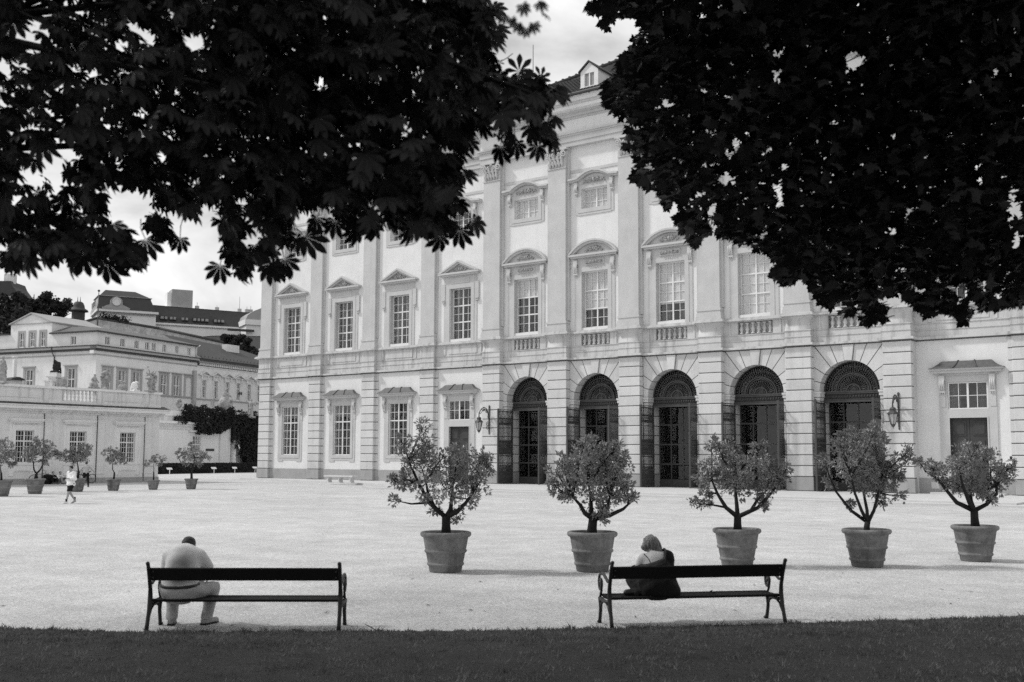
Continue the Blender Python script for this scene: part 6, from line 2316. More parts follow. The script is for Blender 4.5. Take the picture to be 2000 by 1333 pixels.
def shirt_mat():
    m = mat('polo_shirt', 0.62, 0.9, (3, 0.04), (50, 0.03), (16, 0.25, 0.02), spec=0.1, obj_co=True)
    t = m.node_tree
    b = t.nodes['Principled BSDF']
    src = b.inputs['Base Color'].links[0].from_socket
    # damp patch between the shoulder blades
    co = t.nodes.new('ShaderNodeTexCoord')
    mp = t.nodes.new('ShaderNodeMapping')
    mp.inputs['Location'].default_value = (-0.1, 0, -2.95)
    mp.inputs['Scale'].default_value = (5.0, 0.3, 3.6)
    t.links.new(co.outputs['Object'], mp.inputs[0])
    ns_ = t.nodes.new('ShaderNodeTexNoise')
    ns_.inputs['Scale'].default_value = 7
    t.links.new(co.outputs['Object'], ns_.inputs[0])
    ln = t.nodes.new('ShaderNodeVectorMath')
    ln.operation = 'LENGTH'
    t.links.new(mp.outputs[0], ln.inputs[0])
    ad = t.nodes.new('ShaderNodeMath')
    ad.operation = 'MULTIPLY_ADD'
    ad.inputs[1].default_value = 0.25
    t.links.new(ns_.outputs[0], ad.inputs[0])
    t.links.new(ln.outputs['Value'], ad.inputs[2])
    r = t.nodes.new('ShaderNodeMapRange')
    r.inputs[1].default_value, r.inputs[2].default_value, r.inputs[3].default_value, r.inputs[4].default_value = 0.55, 1.2, 0.34, 1.0
    t.links.new(ad.outputs[0], r.inputs[0])
    k = t.nodes.new('ShaderNodeMath')
    k.operation = 'MULTIPLY'
    t.links.new(src, k.inputs[0])
    t.links.new(r.outputs[0], k.inputs[1])
    t.links.new(k.outputs[0], b.inputs['Base Color'])
    return m
obj('shirt', sdf_mesh('shirt', m_shirt, bl, bh, 0.013, shirt_mat()), man_)
def m_collar(P):
    o = s_cap(P, (0, 0.515, 1.03), (0, 0.60, 1.075), 0.088, 0.086)
    c = _v((0, 0.55, 1.05))
    ax = _v((0, 0.85, 0.45)); ax /= np.linalg.norm(ax)
    return smax(o, np.abs((P - c) @ ax) - 0.016, 0.006)
obj('collar', sdf_mesh('collar', m_collar, (-0.14, 0.40, 0.92), (0.14, 0.72, 1.18), 0.009, M['white']), man_)
def m_trousers(P):
    o = smin(m_torso(P), m_legs(P), 0.05) - 0.020 + wob(P, 16, 0.008, 3)
    for Kn, A in ((KL, AL), (KR, AR_)): o = smin(o, s_cap(P, Kn, (A[0], A[1], 0.16), 0.085, 0.068), 0.02)
    o = smax(o, P[..., 2] - 0.632 - 0.012 * np.cos(P[..., 0] * 8), 0.01)
    return smax(o, 0.15 - P[..., 2], 0.01)
obj('trousers', sdf_mesh('trousers', m_trousers, bl, bh, 0.014, M['khaki']), man_)
def m_belt(P):
    o = m_torso(P) - 0.030
    return smax(o, np.abs(P[..., 2] - 0.612 - 0.015 * (1 - np.cos(P[..., 0] * 6))) - 0.020, 0.004)
obj('belt', sdf_mesh('belt', m_belt, (-0.34, 0, 0.54), (0.34, 0.7, 0.74), 0.010, M['leather']), man_)
def m_hair(P):
    P = P - _v((0.005, 0.02, -0.03))
    o = s_ell(P, (0, 0.628, 1.150), (0.090, 0.100, 0.095))
    o = smin(o, s_ell(P, (0, 0.600, 1.115), (0.080, 0.06, 0.065)), 0.03)
    return o + wob(P, 60, 0.003, 2)
obj('hair', sdf_mesh('hair', m_hair, (-0.12, 0.48, 1.0), (0.12, 0.78, 1.28), 0.008, M['darkhair']), man_)
def shoe(P, A, yaw=0.0, lift=0.0):
    P = P - _v((0, 0, lift))
    d = np.array([math.sin(yaw), math.cos(yaw), 0])
    a = _v(A) * np.array([1, 1, 0])
    o = s_cap(P, a - d * 0.04 + _v((0, 0, 0.045)), a + d * 0.17 + _v((0, 0, 0.035)), 0.048, 0.042)
    o = smin(o, s_cap(P, a + _v((0, 0, 0.05)), a + _v((0, 0, 0.10)), 0.045, 0.048), 0.03)
    return smax(o, 0.004 - P[..., 2], 0.005)
for A, yw in ((AL, -0.15), (AR_, 0.5)):
    obj('shoe', sdf_mesh('shoe', lambda P: shoe(P, A, yw, 0.08), (A[0] - 0.2, A[1] - 0.15, 0.06), (A[0] + 0.25, A[1] + 0.3, 0.28), 0.010, M['shoe']), man_)
    q = MB()
    d = Vector((math.sin(yw), math.cos(yw), 0))
    s_ = Vector((d.y, -d.x, 0))
    a = Vector((A[0], A[1], 0))
    q.prism([tuple((a + d * u + s_ * w)[:2]) for u, w in ((-0.09, -0.03), (-0.07, -0.048), (0.12, -0.05), (0.2, -0.03), (0.22, 0), (0.2, 0.03), (0.12, 0.05), (-0.07, 0.048), (-0.09, 0.03))], 0.081, 0.102, 'z')
    obj('sole', q.mesh('sole', M['rubber']), man_)

# ---------------------------------------------------------------- the woman on the right bench
LB2 = (BB[1] - BB[0]).length
wom = seated(bench2, (1279 - 1196) / 339 * LB2 - LB2 / 2 + 0.13, 'blonde woman with a dark jacket slipping off one bare shoulder, seated on a bench', 0.02)
w_sl, w_sr = (-0.165, 0.42, 0.93), (0.165, 0.40, 0.955)
w_el, w_er = (-0.25, 0.50, 0.69), (0.235, 0.47, 0.70)
w_wl, w_wr = (-0.08, 0.70, 0.66), (0.06, 0.70, 0.66)
w_hd = (-0.03, 0.53, 1.115)
def w_torso(P):
    o = s_ell(P, (0, 0.275, 0.55), (0.20, 0.165, 0.14))
    o = smin(o, s_ell(P, (0, 0.30, 0.70), (0.155, 0.12, 0.16)), 0.09)
    o = smin(o, s_ell(P, (0, 0.36, 0.86), (0.165, 0.12, 0.16)), 0.09)
    return smin(o, s_cap(P, (-0.13, 0.41, 0.935), (0.13, 0.395, 0.96), 0.066, 0.066), 0.06)
def w_arms(P):
    o = np.minimum(s_cap(P, w_sl, w_el, 0.058, 0.045), s_cap(P, w_sr, w_er, 0.058, 0.045))
    o = smin(o, np.minimum(s_cap(P, w_el, w_wl, 0.042, 0.028), s_cap(P, w_er, w_wr, 0.042, 0.028)), 0.02)
    o = smin(o, hand(P, w_wl, (0.4, 0.6, 0.1), (0.5, 0, -0.5), 0.9, 0.8, -1), 0.012)
    return smin(o, hand(P, w_wr, (-0.4, 0.6, 0.1), (-0.5, 0, -0.5), 0.9, 0.8, 1), 0.012)
w_k = ((-0.30, 0.46, 0.66), (0.16, 0.66, 0.52))
w_a = ((-0.27, 0.36, 0.50), (-0.14, 0.52, 0.50))
def w_legs(P):
    o = smin(s_cap(P, (-0.09, 0.28, 0.56), w_k[0], 0.105, 0.068), s_cap(P, (0.09, 0.28, 0.56), w_k[1], 0.105, 0.068), 0.03)
    for k in (0, 1): o = smin(o, s_cap(P, w_k[k], w_a[k], 0.06, 0.04), 0.03)
    return o
def w_body(P):
    o = smin(w_torso(P), w_arms(P), 0.045)
    o = smin(o, w_legs(P), 0.05)
    for k in (0, 1): o = smin(o, s_cap(P, w_a[k], (w_a[k][0] - 0.12, w_a[k][1] + 0.02, 0.495), 0.036, 0.028), 0.02)
    o = smin(o, s_cap(P, (0, 0.42, 0.98), (-0.02, 0.48, 1.04), 0.052, 0.048), 0.04)
    return smin(o, head(P, w_hd, (-0.25, 0.8, -0.45), (0.05, 0.45, 0.9), 0.95), 0.025)
wl, wh = (-0.50, 0.05, 0.40), (0.42, 1.0, 1.32)
obj('body', sdf_mesh('body', w_body, wl, wh, 0.014, M['skinpale']), wom)
def neckline(P): return P[..., 2] - (0.875 + 0.34 * np.clip(P[..., 0] + 0.14, -0.12, 0.27) + 2.2 * np.clip(P[..., 0] - 0.085, 0, 0.2))
def w_jacket(P):
    o = smin(w_torso(P), np.minimum(np.minimum(s_cap(P, w_sl, w_el, 0.075, 0.062), s_cap(P, w_sr, w_er, 0.070, 0.062)), np.minimum(s_cap(P, w_el, w_wl, 0.06, 0.045), s_cap(P, w_er, w_wr, 0.06, 0.045))), 0.06)
    o = smin(o, s_ell(P, (0, 0.28, 0.62), (0.23, 0.18, 0.22)), 0.08) - 0.022 + wob(P, 20, 0.010, 4)
    o = smin(o, s_ell(P, (0.16, 0.25, 0.52), (0.14, 0.16, 0.12)), 0.06)
    o = smax(o, neckline(P), 0.02)
    return smax(o, 0.462 - P[..., 2], 0.02)
obj('jacket', sdf_mesh('jacket', w_jacket, wl, wh, 0.013, M['blackcloth']), wom)
def w_collar(P):
    o = w_torso(P) - 0.040 + wob(P, 25, 0.006, 2)
    o = smin(o, np.minimum(s_cap(P, w_sl, w_el, 0.080, 0.066), s_cap(P, w_sr, w_er, 0.080, 0.066)), 0.05)
    nl = neckline(P)
    return smax(o, np.abs(nl + 0.035) - 0.032, 0.012)
obj('collar', sdf_mesh('collar', w_collar, wl, wh, 0.012, mat('jacket_lapel', 0.035, 0.8, (8, 0.3), None, (24, 0.6, 0.02), spec=0.2)), wom)
q = MB()
q.tube([(-0.155, 0.37, 0.995), (-0.125, 0.315, 0.955), (-0.10, 0.265, 0.89), (-0.085, 0.245, 0.82)], 0.0065, 5)
obj('strap', q.mesh('strap', M['blackcloth']), wom)
def w_trousers(P):
    o = smin(s_ell(P, (0, 0.275, 0.55), (0.20, 0.165, 0.14)), w_legs(P), 0.05) - 0.016 + wob(P, 25, 0.004, 5)
    return smax(o, P[..., 2] - 0.735, 0.01)
obj('trousers', sdf_mesh('trousers', w_trousers, wl, wh, 0.014, mat('dark_denim', 0.04, 0.9, (12, 0.25), None, (24, 0.5, 0.02), spec=0.15)), wom)
def w_hair(P):
    P = P + _v((0, 0, 0.04))
    o = s_ell(P, (-0.02, 0.505, 1.175), (0.100, 0.115, 0.105))
    o = smin(o, s_cap(P, (0.045, 0.46, 1.15), (0.135, 0.42, 0.96), 0.066, 0.022), 0.04)
    o = smin(o, s_cap(P, (0.01, 0.43, 1.13), (0.075, 0.40, 1.03), 0.055, 0.03), 0.03)
    o = smin(o, s_ell(P, (-0.105, 0.49, 1.115), (0.045, 0.06, 0.055)), 0.02)
    o = smax(o, -(s_ell(P, (-0.07, 0.72, 1.08), (0.10, 0.14, 0.14))), 0.02)
    st = np.sin(P[..., 0] * 150 + P[..., 2] * 60 + 3 * np.sin(P[..., 2] * 9)) * 0.004 + np.sin(P[..., 0] * 70 - P[..., 2] * 25) * 0.003
    return o + st
obj('hair', sdf_mesh('hair', w_hair, (-0.25, 0.3, 0.92), (0.25, 0.75, 1.34), 0.0075, M['blonde']), wom)
for k in (0, 1):
    A = w_a[k]
    def wsh(P):
        o = s_cap(P, (A[0] + 0.02, A[1], A[2] + 0.01), (A[0] - 0.13, A[1] + 0.02, A[2] - 0.005), 0.05, 0.04)
        return smax(o, 0.462 - P[..., 2], 0.01)
    obj('shoe', sdf_mesh('shoe', wsh, (A[0] - 0.24, A[1] - 0.12, 0.42), (A[0] + 0.12, A[1] + 0.14, 0.62), 0.010, M['leather']), wom)
q = MB()
q.add([(-0.20, 0.16, 0.60), (-0.14, 0.15, 0.63), (-0.10, 0.17, 0.60), (-0.13, 0.16, 0.53), (-0.19, 0.15, 0.55), (-0.15, 0.145, 0.585)], [(0, 1, 5), (1, 2, 5), (2, 3, 5), (3, 4, 5), (4, 0, 5)])
q.add([(-0.17, 0.15, 0.49), (-0.12, 0.14, 0.52), (-0.09, 0.16, 0.47), (-0.14, 0.15, 0.462)], [(0, 1, 2), (0, 2, 3)])
obj('handkerchief', q.mesh('handkerchief', M['tissue']), wom)
# dead leaves on the seat
lf_o = bench2.matrix_basis @ Vector(((1413 - 1196) / 339 * LB2 - LB2 / 2, 0.33, 0.386))
q = MB()
q.add([(-0.05, 0, 0.0), (0, -0.03, 0.015), (0.05, 0, 0.045), (0, 0.03, 0.02), (0.0, 0, 0.004)], [(0, 1, 4), (1, 2, 4), (2, 3, 4), (3, 0, 4)])
q.add([(-0.09, 0.01, 0.0), (-0.06, -0.025, 0.03), (-0.03, 0.0, 0.05), (-0.06, 0.03, 0.01)], [(0, 1, 2), (0, 2, 3)])
tag(obj('fallen_leaf', q.mesh('fallen_leaf', M['deadleaf']), None, lf_o), 'curled dark fallen leaf lying on the seat beside the blonde woman', 'leaf')

# ---------------------------------------------------------------- walker, stander and two people sitting by the wing
def person_walk():
    g = ground(137, 984)
    face = Vector((0, 0, 0)) - Vector((g.x, g.y, 0))
    t = thing('person', 'person in a loose white shirt and black shorts walking across the gravel', 'person', g, math.atan2(face.y, face.x) - math.pi / 2 - 0.95)
    # local frame: +y is where the person faces, x to their right
    hipL, hipR = (-0.09, 0, 0.88), (0.09, 0, 0.88)
    kL, kR = (-0.07, 0.16, 0.50), (0.06, -0.02, 0.48)
    aL, aR = (-0.03, 0.22, 0.10), (0.05, -0.26, 0.16)
    shl, shr = (-0.18, 0, 1.36), (0.18, 0, 1.36)
    el, er = (-0.30, 0.02, 1.12), (0.32, -0.06, 1.12)
    wl_, wr_ = (-0.10, 0.24, 1.12), (0.44, -0.12, 0.92)
    def torso(P):
        o = s_ell(P, (0, 0, 0.92), (0.165, 0.12, 0.13))
        o = smin(o, s_ell(P, (0, 0, 1.12), (0.155, 0.11, 0.20)), 0.08)
        return smin(o, s_cap(P, (-0.13, 0, 1.35), (0.13, 0, 1.35), 0.075, 0.075), 0.08)
    def legs(P):
        o = smin(s_cap(P, hipL, kL, 0.095, 0.06), s_cap(P, hipR, kR, 0.095, 0.06), 0.03)
        return smin(o, np.minimum(s_cap(P, kL, aL, 0.058, 0.036), s_cap(P, kR, aR, 0.058, 0.036)), 0.02)
    def arms(P):
        o = np.minimum(s_cap(P, shl, el, 0.055, 0.042), s_cap(P, shr, er, 0.055, 0.042))
        o = smin(o, np.minimum(s_cap(P, el, wl_, 0.04, 0.027), s_cap(P, er, wr_, 0.04, 0.027)), 0.02)
        o = smin(o, hand(P, wl_, (0.8, 0.4, 0.1), (0, 0, 1), 0.95, 1.0, 1), 0.012)
        return smin(o, hand(P, wr_, (0.3, -0.1, -0.9), (-0.8, 0.2, 0), 0.95, 0.4, 1), 0.012)
    def body(P):
        o = smin(torso(P), smin(arms(P), legs(P), 0.02), 0.04)
        o = smin(o, s_cap(P, (0, 0, 1.38), (0, 0.02, 1.48), 0.055, 0.05), 0.03)
        for A, dv in ((aL, (0.02, 0.16, -0.02)), (aR, (0, 0.14, -0.09))): o = smin(o, s_cap(P, A, _v(A) + _v(dv) + _v((0, 0, -0.05)), 0.036, 0.028), 0.02)
        return smin(o, head(P, (0, 0.045, 1.575), (-0.1, 1, -0.2), (0, 0.2, 1)), 0.02)
    lo, hi = (-0.5, -0.5, -0.01), (0.62, 0.5, 1.75)
    obj('body', sdf_mesh('body', body, lo, hi, 0.016, M['skin']), t)
    def shirt(P):
        o = smin(torso(P) - 0.03, np.minimum(s_cap(P, shl, el, 0.085, 0.075), s_cap(P, shr, er, 0.085, 0.075)), 0.05)
        o = smin(o, np.minimum(s_cap(P, el, (-0.20, 0.14, 1.12), 0.072, 0.065), s_cap(P, er, (0.40, -0.10, 0.99), 0.072, 0.065)), 0.03)
        o = smin(o, s_ell(P, (0, 0, 0.86), (0.215, 0.16, 0.14)), 0.06) + wob(P, 17, 0.010, 1)
        o = smax(o, 0.80 + 0.06 * P[..., 0] - P[..., 2], 0.01)
        return smax(o, s_cap(P, (0, 0.02, 1.44), (0, 0.14, 1.40), 0.07, 0.05) * -1, 0.01)
    obj('shirt', sdf_mesh('shirt', shirt, lo, hi, 0.015, M['white']), t)
    def shorts(P):
        o = smin(s_ell(P, (0, 0, 0.88), (0.18, 0.135, 0.13)), np.minimum(s_cap(P, hipL, kL, 0.118, 0.10), s_cap(P, hipR, kR, 0.118, 0.10)), 0.03)
        return smax(smax(o, 0.56 - P[..., 2], 0.01), P[..., 2] - 0.98, 0.01)
    obj('shorts', sdf_mesh('shorts', shorts, lo, hi, 0.016, M['blackcloth']), t)
    def hair(P):
        o = s_ell(P, (0, 0.02, 1.615), (0.092, 0.105, 0.092)) + wob(P, 50, 0.004, 1)
        return smax(o, s_ell(P, (0, 0.135, 1.545), (0.075, 0.08, 0.085)) * -1, 0.01)
    obj('hair', sdf_mesh('hair', hair, (-0.15, -0.15, 1.45), (0.15, 0.18, 1.75), 0.010, M['darkhair']), t)
    for A, rise in ((aL, 0.0), (aR, 0.05)):
        def sh(P):
            q_ = P.copy()
            o = s_cap(P, (A[0], A[1] - 0.03, A[2] - 0.055), (A[0], A[1] + 0.16, A[2] - 0.065 - rise * 1.6), 0.045, 0.037)
            return smax(o, 0.004 - P[..., 2], 0.004)
        obj('shoe', sdf_mesh('shoe', sh, (A[0] - 0.1, A[1] - 0.13, -0.01), (A[0] + 0.1, A[1] + 0.26, 0.2), 0.011, M['white'] if rise == 0 else M['shoe']), t)
        def so_(P):
            return smax(s_cap(P, (A[0], A[1], A[2]), (A[0], A[1], A[2] + 0.09), 0.044, 0.046), A[2] - 0.0 - P[..., 2], 0.005)
        obj('sock', sdf_mesh('sock', so_, (A[0] - 0.08, A[1] - 0.08, A[2] - 0.08), (A[0] + 0.08, A[1] + 0.08, A[2] + 0.16), 0.011, M['blackcloth']), t)
    w3 = t.matrix_basis @ Vector((0.02, 0.29, 1.13))
    q = MB()
    q.box(-0.055, 0.055, -0.035, 0.035, -0.04, 0.04)
    q.lathe([(0.03, 0), (0.03, 0.06), (0.026, 0.065)], 10, (0, 0, 0.04))
    cobj = thing('camera', 'small dark camera held at the chest of the person in the white shirt', 'camera', w3, t.rotation_euler.z)
    q2 = MB()
    q2.box(-0.06, 0.06, -0.03, 0.03, -0.04, 0.04)
    obj('camera_body', q2.mesh('camera_body', M['leather']), cobj)
    q2 = MB()
    q2.tube([(0, 0.03, 0), (0, 0.09, 0)], 0.03, 10)
    obj('lens', q2.mesh('lens', M['rubber']), cobj)
person_walk()

def person_stand():
    g = ground(167, 951.5)
    t = thing('person', 'person in a pale vest and black trousers standing at a bicycle behind the far pots', 'person', g, YAW + 0.2)
    sh = ((-0.19, 0, 1.38), (0.19, 0, 1.38))
    el = ((-0.34, 0.06, 1.14), (0.36, 0.05, 1.16))
    wr = ((-0.44, 0.2, 1.0), (0.52, 0.14, 1.02))
    kn = ((-0.12, 0.05, 0.5), (0.14, -0.02, 0.5))
    an = ((-0.17, -0.02, 0.1), (0.17, -0.02, 0.1))
    def torso(P):
        o = s_ell(P, (0, 0, 0.92), (0.17, 0.125, 0.13))
        o = smin(o, s_ell(P, (0, 0.02, 1.15), (0.17, 0.12, 0.2)), 0.08)
        return smin(o, s_cap(P, (-0.14, 0.01, 1.37), (0.14, 0.01, 1.37), 0.078, 0.078), 0.08)
    def legs(P):
        o = s_cap(P, (-0.09, 0, 0.88), kn[0], 0.1, 0.065)
        o = smin(o, s_cap(P, (0.09, 0, 0.88), kn[1], 0.1, 0.065), 0.03)
        return smin(o, np.minimum(s_cap(P, kn[0], an[0], 0.06, 0.04), s_cap(P, kn[1], an[1], 0.06, 0.04)), 0.02)
    def body(P):
        o = smin(torso(P), legs(P), 0.04)
        for k in (0, 1):
            o = smin(o, s_cap(P, sh[k], el[k], 0.055, 0.042), 0.03)
            o = smin(o, s_cap(P, el[k], wr[k], 0.04, 0.028), 0.02)
            o = smin(o, hand(P, wr[k], (0.3 * (-1 if k == 0 else 1), 0.5, -0.5), (0, 0.3, -1), 1, 0.7, 1 if k == 0 else -1), 0.012)
        o = smin(o, s_cap(P, (0, 0.01, 1.4), (0, 0.05, 1.5), 0.056, 0.05), 0.03)
        return smin(o, head(P, (0, 0.08, 1.60), (0, 1, -0.4), (0, 0.4, 1)), 0.02)
    lo, hi = (-0.62, -0.3, 0), (0.7, 0.45, 1.78)
    obj('body', sdf_mesh('body', body, lo, hi, 0.02, M['skin']), t)
    def vest(P):
        o = torso(P) - 0.022 + wob(P, 18, 0.006, 1)
        return smax(smax(o, 0.86 - P[..., 2], 0.01), P[..., 2] - 1.44, 0.01)
    obj('vest', sdf_mesh('vest', vest, lo, hi, 0.018, M['khaki']), t)
    def tr_(P):
        o = smin(s_ell(P, (0, 0, 0.9), (0.175, 0.135, 0.14)), legs(P), 0.05) - 0.018 + wob(P, 20, 0.005, 2)
        return smax(smax(o, 0.12 - P[..., 2], 0.01), P[..., 2] - 1.0, 0.01)
    obj('trousers', sdf_mesh('trousers', tr_, lo, hi, 0.018, M['blackcloth']), t)
    obj('hair', sdf_mesh('hair', lambda P: s_ell(P, (0, 0.05, 1.64), (0.09, 0.1, 0.09)), (-0.15, -0.1, 1.5), (0.15, 0.2, 1.78), 0.012, M['darkhair']), t)
    for A in an: obj('shoe', sdf_mesh('shoe', lambda P: shoe(P, A, 0), (A[0] - 0.1, A[1] - 0.12, -0.02), (A[0] + 0.1, A[1] + 0.28, 0.18), 0.014, M['leather']), t)
person_stand()

def person_sit(px, py, label, top, low, hairm, seed):
    g = Vector((XW + 0.62, 0, 0))
    d = at(px, py, 1) - Vector((0, 0, CAMZ))
    g.y = d.y * (g.x / d.x)
    t = thing('person', label, 'person', g, R(-90) + (0.25 if seed else -0.1))
    def torso(P):
        o = s_ell(P, (0, -0.1, 0.16), (0.18, 0.15, 0.14))
        o = smin(o, s_ell(P, (0, -0.06, 0.40), (0.17, 0.12, 0.2)), 0.08)
        return smin(o, s_cap(P, (-0.14, 0.02, 0.60), (0.14, 0.02, 0.60), 0.078, 0.078), 0.08)
    kn = ((-0.14, 0.42, 0.44), (0.16, 0.38, 0.48))
    an = ((-0.12, 0.62, 0.08), (0.16, 0.50, 0.08))
    def legs(P):
        o = smin(s_cap(P, (-0.09, -0.06, 0.15), kn[0], 0.1, 0.065), s_cap(P, (0.09, -0.06, 0.15), kn[1], 0.1, 0.065), 0.03)
        return smin(o, np.minimum(s_cap(P, kn[0], an[0], 0.06, 0.04), s_cap(P, kn[1], an[1], 0.06, 0.04)), 0.02)
    def arms(P):
        o = np.minimum(s_cap(P, (-0.19, 0.02, 0.6), (-0.28, 0.2, 0.40), 0.055, 0.042), s_cap(P, (0.19, 0.02, 0.6), (0.28, 0.18, 0.42), 0.055, 0.042))
        o = smin(o, np.minimum(s_cap(P, (-0.28, 0.2, 0.40), (-0.1, 0.4, 0.48), 0.04, 0.03), s_cap(P, (0.28, 0.18, 0.42), (0.12, 0.38, 0.52), 0.04, 0.03)), 0.02)
        o = smin(o, hand(P, (-0.1, 0.4, 0.48), (0.6, 0.5, 0), (0, 0, -1), 1, 0.7, -1), 0.012)
        return smin(o, hand(P, (0.12, 0.38, 0.52), (-0.6, 0.5, 0), (0, 0, -1), 1, 0.7, 1), 0.012)
    def body(P):
        o = smin(smin(torso(P), legs(P), 0.05), arms(P), 0.03)
        for A in an: o = smin(o, s_cap(P, A, (A[0], A[1] + 0.14, 0.05), 0.042, 0.034), 0.02)
        o = smin(o, s_cap(P, (0, 0.04, 0.62), (0, 0.08, 0.72), 0.056, 0.05), 0.03)
        return smin(o, head(P, (0, 0.11, 0.82), (0.1, 1, -0.3), (0, 0.3, 1)), 0.02)
    lo, hi = (-0.42, -0.36, 0), (0.42, 0.85, 0.98)
    obj('body', sdf_mesh('body', body, lo, hi, 0.02, M['skin']), t)
    def shirt(P): return smax(smin(torso(P), arms(P) + 0.0, 0.03) - 0.02, P[..., 1] - 0.3, 0.02)
    def shirt2(P): return smax(shirt(P), np.maximum(0.08 - P[..., 2], P[..., 2] - 0.70), 0.02)
    obj('shirt', sdf_mesh('shirt', shirt2, lo, hi, 0.018, M[top]), t)
    def tr_(P): return smax(smax(smin(s_ell(P, (0, -0.1, 0.16), (0.18, 0.15, 0.14)), legs(P), 0.05) - 0.018, 0.1 - P[..., 2], 0.02), P[..., 2] - 0.6, 0.02)
    obj('trousers', sdf_mesh('trousers', tr_, lo, hi, 0.018, M[low]), t)
    obj('hair', sdf_mesh('hair', lambda P: smax(s_ell(P, (0, 0.085, 0.865), (0.09, 0.1, 0.085)), -s_ell(P, (0, 0.2, 0.80), (0.08, 0.08, 0.09)), 0.01), (-0.15, -0.05, 0.7), (0.15, 0.25, 0.98), 0.012, M[hairm]), t)
    for A in an: obj('shoe', sdf_mesh('shoe', lambda P: shoe(P, A, 0), (A[0] - 0.1, A[1] - 0.12, -0.02), (A[0] + 0.1, A[1] + 0.28, 0.18), 0.014, M['leather']), t)
person_sit(102, 945, 'person in black clothes sitting on the ground against the garden wing', 'blackcloth', 'blackcloth', 'darkhair', 0)
person_sit(115, 945, 'person in a white top sitting on the ground beside the one in black', 'white', 'greycloth', 'blonde', 1)
# dark bags beside them
bgp = Vector((XW + 0.5, 0, 0))
d = at(92, 945, 1) - Vector((0, 0, CAMZ))
bgp.y = d.y * (bgp.x / d.x)
rk = thing('rucksack', 'bulky black rucksack leaning on the wing wall next to the sitting person', 'bag', bgp, R(-90))
obj('pack', sdf_mesh('pack', lambda P: smin(s_box(P, (0, 0, 0.36), (0.26, 0.18, 0.36), 0.1), s_ell(P, (0, 0.16, 0.22), (0.18, 0.12, 0.16)), 0.05) + wob(P, 16, 0.01), (-0.36, -0.3, -0.02), (0.36, 0.36, 0.85), 0.022, M['blackcloth']), rk)
q = MB()
q.tube([(-0.08, 0, 0.7), (-0.06, 0, 0.82), (0.06, 0, 0.82), (0.08, 0, 0.7)], 0.02, 6)
obj('handle', q.mesh('handle', M['leather']), rk)

# ---------------------------------------------------------------- bicycles leaning on the wing
def bicycle(px, label, flip):
    p = Vector((XW + 0.42, 0, 0))
    d = at(px, 945, 1) - Vector((0, 0, CAMZ))
    p.y = d.y * (p.x / d.x)
    t = thing('bicycle', label, 'bicycle', p, R(90) if not flip else R(-90), 'bicycles against the garden wing')
    t.rotation_euler = (R(-8) if flip else R(8), 0, t.rotation_euler.z)
    rw = 0.345
    for x in (-0.52, 0.52):
        q = MB()
        q.tube([(rw * math.cos(a), 0, rw * math.sin(a)) for a in [2 * math.pi * k / 24 for k in range(25)]], 0.026, 6, False)
        w = obj('wheel', q.mesh('tyre', M['rubber']), t, (x, 0, rw + 0.02))
        q = MB()
        for k in range(14):
            a = 2 * math.pi * k / 14
            q.tube([(0.03 * math.cos(a + 0.3), 0.02 * (-1) ** k, 0.03 * math.sin(a + 0.3)), (rw * math.cos(a), 0, rw * math.sin(a))], 0.003, 3)
        q.tube([(0, -0.05, 0), (0, 0.05, 0)], 0.025, 8)
        obj('spokes', q.mesh('spokes', M['housetrim']), w)['kind'] = 'stuff'
    q = MB()
    z = rw + 0.02
    bb, st, hd_ = (-0.1, 0, 0.29), (-0.24, 0, 0.80), (0.34, 0, 0.82)
    for a, b, r_ in ((bb, st, 0.018), (bb, (0.36, 0, 0.72), 0.02), ((-0.22, 0, 0.74), hd_, 0.018), ((-0.52, 0, z), bb, 0.012), ((-0.52, 0, z), (-0.22, 0, 0.74), 0.010), ((0.52, 0, z), (0.33, 0, 0.95), 0.016)): q.tube([a, b], r_, 6)
    obj('frame', q.mesh('frame', M['iron']), t)
    q = MB()
    q.tube([(0.30, -0.28, 1.0), (0.36, -0.2, 1.03), (0.34, 0, 1.0), (0.36, 0.2, 1.03), (0.30, 0.28, 1.0)], 0.014, 6)
    obj('handlebar', q.mesh('handlebar', M['iron']), t)
    q = MB()
    q.blob((-0.27, 0, 0.90), (0.14, 0.075, 0.04), 8, 5)
    q.tube([(-0.25, 0, 0.78), (-0.27, 0, 0.9)], 0.013, 6)
    obj('saddle', q.mesh('saddle', M['leather']), t)
    q = MB()
    q.tube([(-0.1, -0.06, 0.29), (-0.1, 0.06, 0.29)], 0.08, 10)
    for s in (-1, 1):
        q.tube([(-0.1, s * 0.07, 0.29), (-0.1 + s * 0.12, s * 0.08, 0.29 - s * 0.1)], 0.012, 5)
        q.box(-0.1 + s * 0.12 - 0.05, -0.1 + s * 0.12 + 0.05, s * 0.12 - 0.04, s * 0.12 + 0.04, 0.28 - s * 0.1, 0.30 - s * 0.1)
    obj('crank', q.mesh('crank', M['iron']), t)
bicycle(77, 'black bicycle leaning on the garden wing behind the tall far potted tree', False)
bicycle(166, 'black bicycle leaning on the garden wing beside the standing person', True)
